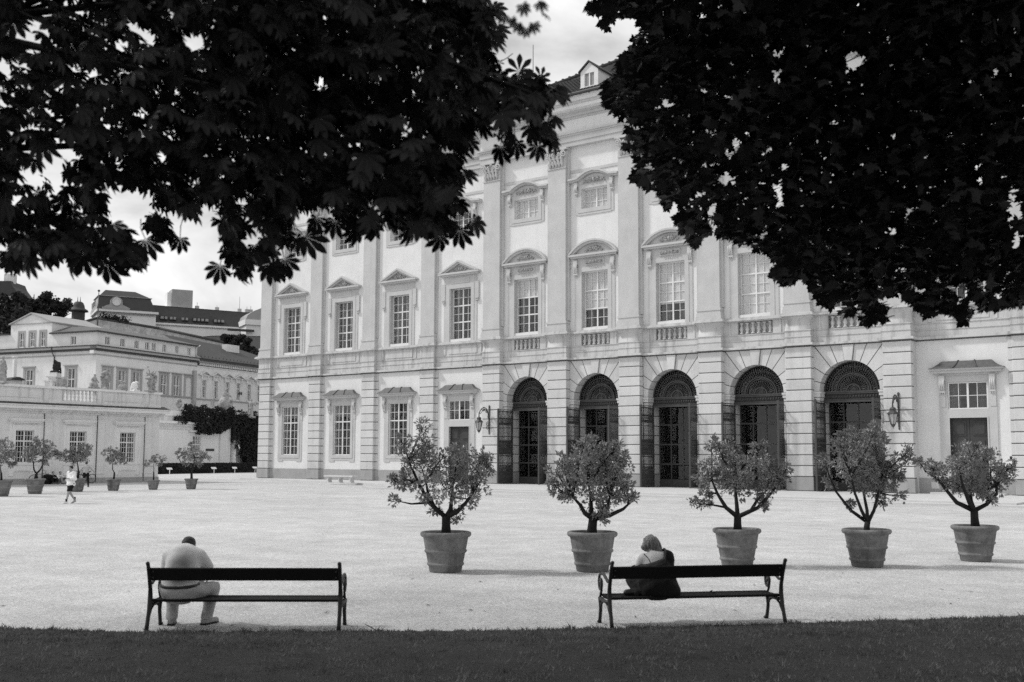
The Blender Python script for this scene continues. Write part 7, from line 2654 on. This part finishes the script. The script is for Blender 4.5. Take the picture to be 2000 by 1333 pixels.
# ---------------------------------------------------------------- citrus trees in terracotta pots
def pot_mesh(s=1.0):
    q = MB()
    q.lathe([(0.295, 0.0), (0.31, 0.02), (0.325, 0.115), (0.347, 0.13), (0.357, 0.15), (0.352, 0.172), (0.338, 0.185), (0.345, 0.20), (0.375, 0.36), (0.398, 0.375), (0.408, 0.395), (0.402, 0.418), (0.388, 0.43), (0.396, 0.45), (0.428, 0.635), (0.436, 0.66), (0.462, 0.665), (0.485, 0.69), (0.49, 0.72), (0.48, 0.75), (0.45, 0.762), (0.42, 0.755), (0.40, 0.735), (0.39, 0.69), (0.385, 0.67)], 40)
    return q
POT_ME = pot_mesh().mesh('pot', M['terracotta'])
q = MB()
q.lathe([(0.0, 0.675), (0.2, 0.685), (0.388, 0.672), (0.388, 0.66)], 24, cap=False)
SOIL_ME = q.mesh('soil', M['soil'])

def leafy(pts, dirs, ln, wd, rn):
    """folded lance-shaped leaves, two quads each"""
    n = len(pts)
    d = dirs + rn.normal(0, 0.45, (n, 3))
    d /= np.linalg.norm(d, axis=1)[:, None]
    a = rn.normal(0, 1, (n, 3)) + np.array([0, 0, 1.4])
    s = np.cross(d, a)
    s /= np.linalg.norm(s, axis=1)[:, None]
    u = np.cross(s, d)
    L_ = (ln * rn.uniform(0.65, 1.25, n))[:, None]
    W_ = L_ * wd
    V = np.zeros((n, 6, 3))
    V[:, 0] = pts
    V[:, 1] = pts + d * L_ * 0.5 + s * W_ + u * L_ * 0.10
    V[:, 2] = pts + d * L_ * 0.45 - u * L_ * 0.02
    V[:, 3] = pts + d * L_ * 0.5 - s * W_ + u * L_ * 0.10
    V[:, 4] = pts + d * L_ - u * L_ * 0.14
    V = V[:, :5]
    b = (np.arange(n) * 5)[:, None]
    F = np.concatenate([b + np.array([[0, 2, 4, 1]]), b + np.array([[0, 3, 4, 2]])])
    return V.reshape(-1, 3), F

def potted(px, py, depth_unused, clumps, trunk, label, seed, n_leaf, group, lf=0.078, pot_s=1.0):
    """clumps: (dx, dy, r) in photo pixels from the pot's foot; trunk: fork (dx, dy) in pixels"""
    rn = np.random.RandomState(seed)
    rr = random.Random(seed)
    g = ground(px, py)
    dep = pix(g)[2]
    m = dep / FPX
    t = thing('potted_citrus_tree', label, 'potted tree', g, YAW, group)
    obj('pot', POT_ME, t, (0, 0, 0), (0, 0, rr.uniform(0, 6)), pot_s)
    obj('soil', SOIL_ME, t, (0, 0, 0), None, pot_s)
    zs = 0.66 * pot_s
    fork = Vector((trunk[0] * m, 0, -trunk[1] * m))
    q = MB()
    tr = trunk[2] * m
    q.tube([(rr.uniform(-.02, .02), 0, zs), (fork.x * 0.6 + rr.uniform(-.01, .01), 0.01, zs + (fork.z - zs) * 0.55), fork], [tr * 1.25, tr, tr * 0.95], 8)
    C = []
    for dx, dy, r in clumps:
        if -dy < 108 and abs(dx) < 60 and lf < 0.1 and dy > -108: continue
        r = r * 0.92
        C.append((Vector((dx * m, rr.uniform(-0.42, 0.42) * (1.1 - abs(dx) / 140), -dy * m)), r * m))
    tips = []
    # a few main limbs; every other clump is carried by the nearest of them
    order = sorted(range(len(C)), key=lambda k: -C[k][1])
    mains = []
    for k in order:
        if all(abs(C[k][0].x - C[j][0].x) > 34 * m for j in mains): mains.append(k)
        if len(mains) == 4: break
    paths = []
    for k in mains:
        c = C[k][0]
        start = fork - Vector((0, 0, 0.03))
        out = Vector((c.x - fork.x, c.y, 0))
        b1 = start + out * 0.42 + Vector((rr.uniform(-.03, .03), rr.uniform(-.04, .04), (c.z - fork.z) * 0.20))
        b2 = start + out * 0.70 + Vector((rr.uniform(-.05, .05), rr.uniform(-.05, .05), (c.z - fork.z) * 0.50))
        b3 = start + out * 0.90 + Vector((rr.uniform(-.05, .05), rr.uniform(-.05, .05), (c.z - fork.z) * 0.78))
        rad = tr * 0.66
        q.tube([start, b1, b2, b3, c], [rad, rad * 0.8, rad * 0.58, rad * 0.36, rad * 0.15], 6)
        paths.append([b1, b2, b3, c])
    for k, (c, r) in enumerate(C):
        if k not in mains:
            best = min((p for pth in paths for p in pth[:3]), key=lambda p: (p - c).length + (0.5 if p.z > c.z + 0.15 else 0))
            mid = best.lerp(c, 0.55) + Vector((rr.uniform(-.06, .06), rr.uniform(-.06, .06), rr.uniform(-0.06, 0.02)))
            q.tube([best, mid, c], [tr * 0.32, tr * 0.22, tr * 0.08], 5)
        else: mid = c + Vector((0, 0, -r * 0.5))
        for j in range(4):
            e = c + Vector((rr.gauss(0, 1), rr.gauss(0, 1), rr.gauss(0.2, 1))).normalized() * r * rr.uniform(0.6, 1.05)
            s0 = mid.lerp(c, rr.uniform(0.3, 1))
            q.tube([s0, (s0 + e) / 2 + Vector((0, 0, -0.02)), e], [tr * 0.12, tr * 0.09, tr * 0.04], 4)
            tips.append((e, c, r))
    obj('trunk', q.mesh('trunk', M['citrusbark']), t)
    tot = sum(r * r for _, r in C)
    P, D = [], []
    for c, r in C:
        n = int(1.9 * n_leaf * r * r / tot * 0.72)
        d = rn.normal(0, 1, (n, 3))
        d /= np.linalg.norm(d, axis=1)[:, None]
        # twigs: leaves sit in small sprays, leaving holes between them
        ns_ = max(4, n // 20)
        sd = rn.normal(0, 1, (ns_, 3)); sd /= np.linalg.norm(sd, axis=1)[:, None]
        sc_ = sd * r * (rn.rand(ns_, 1) ** 0.5) * 1.12
        w = rn.randint(0, ns_, n)
        P.append(np.array(c) + sc_[w] + d * r * 0.21)
        D.append(d * 0.8 + sd[w] * 0.8 + np.array([0, 0, 0.35]))
    for e, c, r in tips:
        n = max(4, int(1.9 * n_leaf * 0.28 / len(tips)))
        d = rn.normal(0, 1, (n, 3))
        ax = np.array((e - c).normalized())
        tt = rn.rand(n, 1)
        P.append(np.array(e) + ax * (tt - 0.6) * r * 0.55 + d * 0.022)
        D.append(d * 0.6 + ax * 0.8 + np.array([0, 0, 0.3]))
    V, F = leafy(np.concatenate(P), np.concatenate(D), lf, 0.24, rn)
    obj('crown', np_mesh('crown', V, F, M['citrus']), t)
    return t

NEAR = 'large citrus trees in terracotta pots in front of the palace'
potted(870, 1117, 0, [(-72, -222, 34), (-40, -250, 26), (-48, -282, 14), (-50, -200, 40), (-15, -215, 36), (15, -190, 38), (48, -205, 34), (62, -170, 30), (78, -215, 20), (82, -196, 15), (30, -225, 26),
       (-92, -170, 17), (-75, -178, 24), (-45, -155, 24), (0, -160, 34), (45, -140, 24), (20, -110, 18), (-20, -125, 18), (-108, -180, 8), (-98, -138, 10), (10, -90, 12), (68, -226, 14), (-85, -250, 18)], (0, -108, 8.5),
       'large potted citrus tree with an open crown and a tall leafy spike', 21, 3000, NEAR)
potted(1157, 1116, 0, [(-72, -195, 18), (-60, -215, 13), (-30, -215, 34), (0, -235, 28), (25, -215, 34), (50, -195, 28), (62, -220, 16), (-5, -185, 44), (35, -160, 36), (-40, -160, 28), (-62, -152, 18), (65, -150, 20),
       (82, -142, 10), (10, -140, 34), (-20, -250, 11), (0, -255, 9), (45, -240, 15), (15, -110, 18), (68, -170, 16), (-78, -170, 10)], (2, -104, 9.0),
       'large potted citrus tree with dense rounded crown, just behind the blonde woman', 22, 3400, NEAR)
potted(1440, 1106, 0, [(-55, -190, 24), (-30, -215, 22), (-48, -236, 10), (0, -200, 34), (30, -190, 32), (42, -228, 18), (55, -205, 20), (60, -165, 26), (85, -172, 18), (96, -190, 10), (-68, -165, 20), (-58, -145, 16),
       (-82, -122, 9), (-60, -118, 10), (10, -160, 34), (40, -135, 20), (-20, -175, 30), (-5, -225, 22), (-38, -243, 7), (52, -118, 12)], (2, -98, 7.5),
       'large potted citrus tree with flat spreading crown, its pot half hidden by the bench', 23, 3000, NEAR)
potted(1694, 1107, 0, [(-70, -205, 18), (-50, -230, 22), (-20, -245, 24), (5, -255, 22), (28, -240, 26), (-35, -205, 34), (0, -210, 40), (38, -205, 34), (30, -170, 34), (-10, -175, 32), (45, -150, 24), (60, -185, 20),
       (78, -222, 10), (85, -205, 8), (-60, -165, 12), (70, -175, 12), (25, -255, 14), (-55, -250, 12), (40, -128, 12), (58, -140, 10), (-25, -120, 9)], (3, -88, 6.0),
       'large potted citrus tree with forked leaning stems and tall shining crown', 24, 3400, NEAR)
potted(1906, 1096, 0, [(-82, -180, 16), (-98, -190, 12), (-62, -172, 20), (-35, -185, 30), (0, -190, 36), (-10, -205, 26), (30, -185, 32), (55, -165, 24), (70, -170, 16), (66, -190, 9), (15, -215, 12), (40, -205, 14),
       (0, -155, 34), (35, -140, 24), (-30, -150, 24), (52, -140, 14), (20, -120, 14), (-55, -150, 12)], (0, -100, 8.0),
       'large potted citrus tree with broad low crown in front of the dark panelled door', 25, 3000, NEAR)
FAR = 'row of citrus trees in pots before the garden wing'
potted(2, 970, 0, [(-10, -88, 20), (12, -95, 16), (22, -84, 12), (0, -70, 14), (18, -68, 12), (-24, -75, 16)], (-2, -46, 2.2), 'far potted citrus tree cut off by the edge of the picture', 31, 1100, FAR, 0.12, 1.12)
potted(68, 965, 0, [(-14, -84, 15), (0, -98, 14), (15, -90, 14), (22, -80, 10), (-4, -75, 14), (32, -74, 9), (-20, -70, 8), (8, -64, 10), (40, -80, 6)], (1, -40, 2.8), 'tall far potted citrus tree with wide crown, before the bicycle', 32, 1500, FAR, 0.12, 1.12)
potted(150, 961, 0, [(-22, -70, 12), (-32, -66, 8), (-8, -78, 14), (8, -84, 12), (20, -80, 10), (0, -66, 14), (18, -68, 10), (-12, -62, 10)], (2, -40, 2.6), 'far potted citrus tree partly hidden behind the walking person', 33, 1300, FAR, 0.12, 1.05)
potted(221, 959, 0, [(-10, -68, 10), (0, -74, 8), (10, -70, 10), (-14, -60, 7), (18, -60, 9), (4, -60, 10), (-5, -80, 5), (-20, -74, 5)], (1, -36, 1.8), 'far potted citrus tree with small upright crown, before the third wing window', 34, 900, FAR, 0.11, 0.95)
potted(299, 957, 0, [(-4, -60, 8), (6, -64, 7), (14, -60, 6), (-12, -52, 6), (8, -52, 7), (-20, -46, 4)], (0, -34, 1.4), 'smallest far potted citrus tree, sparse crown at the end of the wing', 35, 520, FAR, 0.10, 0.82)
potted(373, 956, 0, [(-22, -68, 10), (-32, -72, 6), (-8, -76, 11), (8, -70, 14), (22, -66, 10), (32, -64, 7), (-2, -60, 14), (12, -54, 12), (-12, -54, 8), (-3, -86, 4)], (0, -32, 2.4), 'far potted citrus tree with the widest flat crown, before the hedge', 36, 1300, FAR, 0.11, 0.9)
# ---------------------------------------------------------------- the two big trees whose branches hang over the view
def inpoly(x, y, poly):
    poly = np.array(poly, float)
    c = np.zeros(len(x), bool)
    j = len(poly) - 1
    for i in range(len(poly)):
        xi, yi, xj, yj = *poly[i], *poly[j]
        with np.errstate(divide='ignore', invalid='ignore'):
            t = ((yi > y) != (yj > y)) & (x < (xj - xi) * (y - yi) / (yj - yi + 1e-12) + xi)
        c ^= t
        j = i
    return c

def leaf_template(kind):
    V, F = [], []
    if kind in ('chestnut', 'chestnut_flat'):
        fan = ((-128, 0.55), (-84, 0.80), (-41, 0.97), (0, 1.0), (41, 0.97), (84, 0.80), (128, 0.55)) if kind == 'chestnut_flat' else ((-92, 0.55), (-60, 0.78), (-30, 0.95), (0, 1.0), (30, 0.95), (60, 0.78), (92, 0.55))
        dr_ = 0.5 if kind == 'chestnut_flat' else 1.0
        for k, (a, l) in enumerate(fan):
            a = R(a)
            d, s = np.array([math.sin(a), math.cos(a), 0]), np.array([math.cos(a), -math.sin(a), 0])
            b = len(V)
            f = lambda t, w, dr: d * t * l + s * w * l + np.array([0, 0, -dr * dr_ * l])
            V += [f(0.02, 0, 0), f(0.36, 0.085, 0.03), f(0.68, 0.175, 0.12), f(0.87, 0.120, 0.24), f(1.04, 0, 0.36), f(0.87, -0.120, 0.24), f(0.68, -0.175, 0.12), f(0.36, -0.085, 0.03), f(0.66, 0, 0.15)]
            F += [(b, b + 8, b + 2, b + 1), (b + 8, b + 4, b + 3, b + 2), (b, b + 7, b + 6, b + 8), (b + 8, b + 6, b + 5, b + 4)]
    else:
        out = [(0, 0.0), (0.20, -0.10), (0.42, -0.06), (0.30, 0.10), (0.62, 0.22), (0.86, 0.46), (0.60, 0.46), (0.52, 0.60), (0.32, 0.56), (0.30, 0.84), (0.16, 0.86), (0, 1.12)]
        out = out + [(-x, y) for x, y in out[-2:0:-1]]
        V = [np.array([x, y, -0.22 * (x * x + (y - 0.2) ** 2) + 0.10 * abs(x)]) for x, y in out] + [np.array([0, 0.36, 0.02])]
        n = len(out)
        F = [(n, i, (i + 1) % n, (i + 1) % n) for i in range(n)]
    return np.array(V), F
def frames(n, rn, out, droop):
    """leaf frames: y along the leaf (outwards and down), z its upper side"""
    y = out + rn.normal(0, 0.5, (n, 3))
    y[:, 2] = -droop + rn.normal(0, 0.40, n)
    y /= np.linalg.norm(y, axis=1)[:, None]
    up = np.tile([0, 0, 1.0], (n, 1)) + rn.normal(0, 0.45, (n, 3))
    x = np.cross(y, up)
    x /= np.linalg.norm(x, axis=1)[:, None]
    z = np.cross(x, y)
    return np.stack([x, y, z], 2)

def tri_mesh(name, V, F, m):
    """F holds quads and triangles written as (a, b, c, c)"""
    me = bpy.data.meshes.new(name)
    F = np.asarray(F)
    tri = F[:, 2] == F[:, 3]
    Q, T = F[~tri], F[tri][:, :3]
    me.vertices.add(len(V))
    me.vertices.foreach_set('co', np.asarray(V, np.float32).ravel())
    loops = np.concatenate([Q.ravel(), T.ravel()]).astype(np.int32)
    me.loops.add(len(loops))
    me.loops.foreach_set('vertex_index', loops)
    tot = np.concatenate([np.full(len(Q), 4), np.full(len(T), 3)]).astype(np.int32)
    st_ = np.concatenate([[0], np.cumsum(tot)[:-1]]).astype(np.int32)
    me.polygons.add(len(tot))
    me.polygons.foreach_set('loop_start', st_)
    me.polygons.foreach_set('loop_total', tot)
    me.materials.append(m)
    me.update(calc_edges=True)
    return me

CHEST = [(-260, -260), (-260, 560), (0, 549), (51, 548), (70, 530), (88, 522), (110, 545), (130, 550), (160, 520), (186, 512), (205, 530), (223, 532), (262, 546), (300, 516), (274, 484), (240, 470), (222, 440), (219, 400), (226, 380), (250, 378), (285, 400), (275, 440), (262, 456),
         (298, 484), (340, 498), (358, 506), (372, 488), (419, 484), (424, 545), (436, 560), (465, 568), (493, 540), (526, 562), (553, 556), (565, 535), (558, 507), (591, 520), (606, 510), (581, 470), (562, 440), (605, 451), (635, 468), (663, 475), (701, 494), (730, 479), (764, 466), (806, 494), (835, 475),
         (856, 508), (900, 496), (920, 476), (902, 445), (911, 420), (898, 378), (917, 362), (908, 319), (890, 304), (949, 284), (970, 318), (978, 342), (1000, 342), (1024, 330), (1062, 330), (1088, 320), (1083, 294), (1094, 277), (1066, 252), (1070, 227), (1105, 222), (1115, 204), (1079, 193), (1060, 160), (1030, 165),
         (985, 170), (974, 150), (965, 118), (985, 86), (974, 63), (965, 21), (972, -60), (990, -260)]
MAPLE = [(1135, -260), (1140, 10), (1155, 41), (1162, 68), (1196, 74), (1206, 51), (1247, 51), (1262, 71), (1234, 84), (1237, 102), (1208, 133), (1203, 160), (1178, 178), (1183, 228), (1216, 252), (1222, 308), (1247, 323), (1234, 366), (1262, 390), (1290, 390), (1298, 420), (1319, 432), (1334, 470), (1364, 504), (1398, 468), (1426, 487),
         (1466, 508), (1507, 508), (1512, 562), (1548, 578), (1579, 554), (1604, 612), (1650, 632), (1681, 637), (1706, 658), (1748, 644), (1737, 597), (1767, 592), (1788, 616), (1818, 640), (1844, 622), (1885, 650), (1931, 624), (1966, 620), (2000, 615), (2300, 590), (2300, -260)]
CH_GAPS = [(375, 92, 34, 24), (350, 108, 12, 10), (268, 240, 16, 18), (215, 290, 16, 14), (316, 330, 16, 12), (60, 70, 22, 50), (40, 130, 20, 34), (150, 30, 16, 10), (165, 60, 10, 8), (110, 185, 14, 12), (180, 95, 8, 8), (290, 95, 14, 8), (560, 8, 20, 10), (545, 345, 12, 10), (690, 295, 14, 10), (640, 310, 10, 10), (460, 220, 6, 6), (95, 330, 10, 24),
           (130, 318, 10, 14), (140, 345, 10, 12), (70, 300, 6, 16), (20, 375, 8, 12), (795, 165, 14, 8), (735, 110, 10, 5), (890, 170, 8, 10), (710, 285, 8, 8), (470, 442, 14, 16), (495, 470, 16, 18), (480, 490, 9, 16), (350, 210, 7, 6), (375, 235, 8, 6), (430, 85, 8, 5), (205, 330, 8, 6), (245, 60, 10, 5)]
MA_GAPS = [(1672, 130, 20, 24), (1660, 165, 7, 16), (1748, 460, 18, 16), (1985, 420, 16, 40), (1990, 480, 14, 20), (1395, 185, 8, 10), (1385, 140, 8, 9), (1430, 200, 10, 8), (1370, 175, 6, 10), (1302, 35, 9, 6), (1225, 45, 6, 5), (1555, 322, 10, 6), (1610, 300, 6, 9), (1950, 155, 10, 9), (1375, 415, 9, 8), (1400, 450, 7, 7), (1470, 145, 8, 5), (1500, 55, 7, 5), (1780, 560, 10, 8), (1730, 250, 6, 6), (1345, 350, 5, 6)]
def canopy(name, kind, poly, gaps, n, d0, d1, size, m, label, trunk_px, trunk_dep, seed, extra, thin=None, nvis=300, rim=()):
    rn = np.random.RandomState(seed)
    P = np.array(poly)
    x = rn.uniform(P[:, 0].min(), P[:, 0].max(), n * 5)
    y = rn.uniform(P[:, 1].min(), P[:, 1].max(), n * 5)
    k = inpoly(x, y, poly)
    er_ = 17 if kind == 'chestnut' else 9
    for ddx, ddy in ((er_, 0), (-er_ * 0.7, 0), (0, er_)): k &= inpoly(x + ddx, y + np.where(x < 560, ddy * 0.25, ddy), poly)
    for gx, gy, rx, ry in gaps:
        k &= ((x - gx) / rx) ** 2 + ((y - gy) / ry) ** 2 > 0.95 + 0.25 * np.sin(x * 0.21) * np.sin(y * 0.17)
    # foliage gathers in sprays: low-frequency clumping opens ragged chinks, more so where the crown is thin
    cl = (np.sin(x / 21.0 + 2.1 * np.sin(y / 37.0)) * np.sin(y / 17.0 + 1.7 * np.sin(x / 29.0)) + 0.8 * np.sin(x / 57.0 + seed) * np.sin(y / 49.0 + 2 * seed + x / 90.0) + 0.5 * np.sin(x / 9.0 - y / 14.0) * np.sin(y / 8.0 + x / 19.0))
    yb = np.full(2700, -1e9)
    for q in range(len(poly)):
        (xa, ya), (xb_, yb_) = poly[q], poly[(q + 1) % len(poly)]
        for xx in range(int(min(xa, xb_)), int(max(xa, xb_)) + 1):
            if -300 <= xx < 2400: yb[xx + 300] = max(yb[xx + 300], ya + (yb_ - ya) * ((xx - xa) / (xb_ - xa) if xb_ != xa else 0))
    rimd = yb[np.clip(x.astype(int) + 300, 0, 2699)] - y
    k &= cl > np.where(rimd < 80, -0.25 if kind == 'chestnut' else -0.6, -1.25 if kind == 'chestnut' else -1.9)
    if thin is not None:
        k &= cl > thin(x, y)
        if kind == 'chestnut': k &= rn.rand(len(x)) < 0.66 + 0.34 * np.clip((x - 150) / 250, 0, 1)
    # leaf sprays leave small chinks of sky
    x, y = x[k][:n], y[k][:n]
    n = len(x)
    dep = d0 + (d1 - d0) * rn.rand(n) ** 0.8
    o = np.array([0, 0, CAMZ])
    W3 = o + (np.outer((x - 1000) / FPX, np.array(RGT)) + np.outer(-(y - 666.5 - SHIFT) / FPX, np.array(UPV)) + np.array(FWD)) * dep[:, None]
    # leaf origin is its stalk end, so hang it half a leaf above the sampled point
    W3[:, 2] += size * 0.75
    tb = at(trunk_px, 800, trunk_dep)
    base = Vector((tb.x, tb.y, 0.1))
    hub = np.array([base.x, base.y, 6.0])
    # rest of the crown, outside the frame
    ne, er, ez0, ez1 = extra
    d = rn.normal(0, 1, (ne * 3, 3)); d /= np.linalg.norm(d, axis=1)[:, None]
    fw_ = Vector((FWD.x, FWD.y, 0)).normalized() * 3.0
    E_ = np.array([base.x + fw_.x, base.y + fw_.y, (ez0 + ez1) / 2]) + d * np.array([er, er, (ez1 - ez0) / 2]) * (rn.rand(ne * 3, 1) ** 0.33)
    v = E_ - o
    z_ = v @ np.array(FWD)
    with np.errstate(divide='ignore', invalid='ignore'):
        ex_ = 1000 + FPX * (v @ np.array(RGT)) / z_
        ey_ = 666.5 + SHIFT - FPX * (v @ np.array(UPV)) / z_
    see = (z_ > 0.2) & (ex_ > -70) & (ex_ < 2070) & (ey_ > -70) & (ey_ < 1400)
    E_ = E_[~see & (np.linalg.norm(v, axis=1) > 1.6)][:ne]
    tv, tf = leaf_template(kind)
    t = thing(name, label, 'tree', base)
    def build(nm, pts, sz):
        nn = len(pts)
        out = pts - hub
        out[:, 2] = 0
        out /= np.linalg.norm(out, axis=1)[:, None] + 1e-9
        fr = frames(nn, rn, out, 0.75 if kind == 'chestnut' else 0.35)
        s = sz * rn.uniform(0.7, 1.25, nn)
        V = np.einsum('nij,vj->nvi', fr, tv) * s[:, None, None] + pts[:, None, :]
        return V, fr, s
    # nearest leaves that can be told apart stay single objects; the others are one mass
    edge = np.zeros(n)
    order = np.argsort(dep)
    vis = order[(x[order] > 0) & (x[order] < 2000) & (y[order] > 0)][:nvis]
    rest = np.setdiff1d(np.arange(n), vis)
    allp = np.concatenate([W3[rest], E_])
    szs = np.concatenate([np.full(len(rest), size), np.full(len(E_), size * 1.9)])
    V, fr, s = build('foliage', allp, szs)
    nv = len(tv)
    F = (np.array(tf)[None] + (np.arange(len(allp)) * nv)[:, None, None]).reshape(-1, 4)
    fo = obj('foliage', tri_mesh('foliage', V.reshape(-1, 3) - np.array(base), F, m), t)
    fo['kind'] = 'stuff'
    lm = tri_mesh('leaf', tv, np.array(tf), m)
    V, fr, s = build('leaf', W3[vis], np.full(len(vis), size))
    for i, q in enumerate(vis):
        mt = Matrix(fr[i].tolist())
        lo_ = obj('leaf', lm, t, Vector(W3[q]) - base, None, float(s[i]))
        lo_.rotation_euler = mt.to_euler()
    # leaves that hang clear of the mass, each on its own stalk: (px, py, turn, depth, size)
    st = MB()
    if kind == 'chestnut':
        fv, ff = leaf_template('chestnut_flat')
        lmf = tri_mesh('leaf', fv, np.array(ff), m)
    for k, (px, py, ang, dp, sz) in enumerate(rim):
        b = at(px, py - (30 * sz / 0.12 if sz > 0.06 and ang > 30 else 0), dp)
        a = R(ang)
        rr_ = random.Random(k + 5)
        y_ = (RGT * math.sin(a) + UPV * math.cos(a) + FWD * rr_.uniform(-0.25, 0.35)).normalized()
        z_ = (-FWD * rr_.uniform(0.5, 1.0) + Vector((0, 0, rr_.uniform(0.2, 0.9))) + RGT * rr_.uniform(-0.6, 0.6)) if py != 140 else -FWD
        z_ = (z_ - y_ * z_.dot(y_)).normalized()
        x_ = y_.cross(z_)
        lo_ = obj('leaf', lmf if (px, py) in ((1014, 140), (1056, 152), (975, 145)) else lm, t, b - base, Matrix((x_, y_, z_)).transposed().to_euler(), sz)
        if sz > 0.06: st.tube([b - base, b - base - y_ * 0.06 + Vector((0, 0, 0.01)), b - base - y_ * 0.10 + Vector((0, 0, 0.04)) + FWD * 0.05], [0.0025, 0.003, 0.003], 4)
    if rim: obj('leaf_stalks', st.mesh('leaf_stalks', m), t)['kind'] = 'stuff'
    # trunk, limbs and twigs
    q = MB()
    tr_ = 0.32
    top = Vector((0, 0, 6.4))
    q.tube([(0, 0, -0.2), (0, 0, 0.15), (0.03, 0.02, 1.2), (0.0, 0.05, 3.5), top], [tr_ * 1.7, tr_ * 1.25, tr_, tr_ * 0.85, tr_ * 0.6], 12)
    sel = rn.choice(n, 34, replace=False)
    rr = random.Random(seed)
    for i in sel:
        e = Vector(W3[i]) - base
        h0 = Vector((0.0, 0.03, 3.0 + 3.0 * rr.random()))
        mid = h0.lerp(e, 0.5) + Vector((0, 0, 0.55 + 0.4 * rr.random()))
        q.tube([h0, h0.lerp(mid, 0.5) + Vector((0, 0, 0.15)), mid, mid.lerp(e, 0.6) + Vector((0, 0, 0.1)), e], [0.07, 0.05, 0.028, 0.013, 0.005], 6)
    for i in range(14):
        a = i * 2.4
        e = Vector((er * 0.7 * math.cos(a), er * 0.7 * math.sin(a), ez0 + (ez1 - ez0) * (0.4 + 0.4 * rr.random())))
        px_ = pix(e + base)
        q.tube([(0, 0, 4.5 + rr.random() * 2), e * 0.5 + Vector((0, 0, 3.4)), e], [0.13, 0.08, 0.02], 6)
    obj('trunk', q.mesh('trunk', M['bark']), t)
    return t
RIM = [(165, 532, 205, 6.0, 0.14), (208, 548, 160, 6.0, 0.15), (140, 538, 190, 6.4, 0.12), (284, 500, 150, 6.2, 0.13), (240, 520, 185, 6.3, 0.13), (190, 520, 175, 6.2, 0.13), (60, 535, 200, 6.2, 0.13), (20, 530, 170, 6.4, 0.13),
       (352, 490, 180, 6.6, 0.10), (430, 548, 190, 6.4, 0.12), (462, 556, 170, 6.4, 0.12), (527, 548, 185, 6.4, 0.13), (556, 535, 160, 6.5, 0.12), (596, 500, 125, 6.4, 0.15), (520, 505, 220, 6.6, 0.12), (695, 478, 185, 6.7, 0.12), (655, 460, 195, 6.7, 0.12),
       (800, 478, 180, 6.8, 0.12), (770, 455, 200, 6.9, 0.11), (862, 492, 200, 6.8, 0.13), (898, 480, 175, 6.8, 0.13), (922, 462, 125, 6.9, 0.13), (880, 395, 150, 7.0, 0.11), (905, 365, 110, 7.0, 0.11), (978, 318, 185, 7.0, 0.13), (1008, 308, 170, 7.1, 0.12),
       (1050, 312, 175, 7.1, 0.11), (1075, 300, 150, 7.1, 0.12), (1078, 258, 110, 7.2, 0.11), (1085, 200, 95, 7.2, 0.12), (1070, 210, 165, 7.2, 0.11), (1014, 140, 2, 7.4, 0.125), (1056, 152, 20, 7.4, 0.09), (975, 145, 250, 7.4, 0.09),
       (968, 85, 95, 7.4, 0.11), (962, 45, 80, 7.4, 0.11), (965, 100, 110, 7.4, 0.10), (945, 270, 180, 7.2, 0.11), (915, 300, 160, 7.2, 0.10), (90, 520, 180, 6.3, 0.13), (620, 455, 200, 6.7, 0.12), (730, 468, 180, 6.8, 0.11), (835, 465, 185, 6.8, 0.11),
       (1020, 8, 150, 4.2, 0.05), (1050, 5, 120, 4.1, 0.05), (1042, 45, 180, 4.2, 0.045), (1012, 45, 170, 4.2, 0.045), (1060, 25, 110, 4.1, 0.045), (1028, 55, 190, 4.2, 0.04), (1000, 35, 160, 4.2, 0.04), (985, 28, 210, 4.3, 0.045)]
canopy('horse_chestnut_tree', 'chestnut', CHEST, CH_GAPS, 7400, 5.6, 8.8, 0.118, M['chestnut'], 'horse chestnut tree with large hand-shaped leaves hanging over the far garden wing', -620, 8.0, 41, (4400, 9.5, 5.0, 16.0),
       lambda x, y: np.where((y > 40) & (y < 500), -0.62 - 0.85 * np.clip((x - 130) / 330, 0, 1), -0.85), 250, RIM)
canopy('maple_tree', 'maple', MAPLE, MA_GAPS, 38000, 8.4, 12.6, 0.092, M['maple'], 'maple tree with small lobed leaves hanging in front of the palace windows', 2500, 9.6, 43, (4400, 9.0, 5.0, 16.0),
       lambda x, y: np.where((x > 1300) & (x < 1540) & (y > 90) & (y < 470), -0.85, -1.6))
# loose sprig against the sky between the crowns and single chestnut leaves at the rim
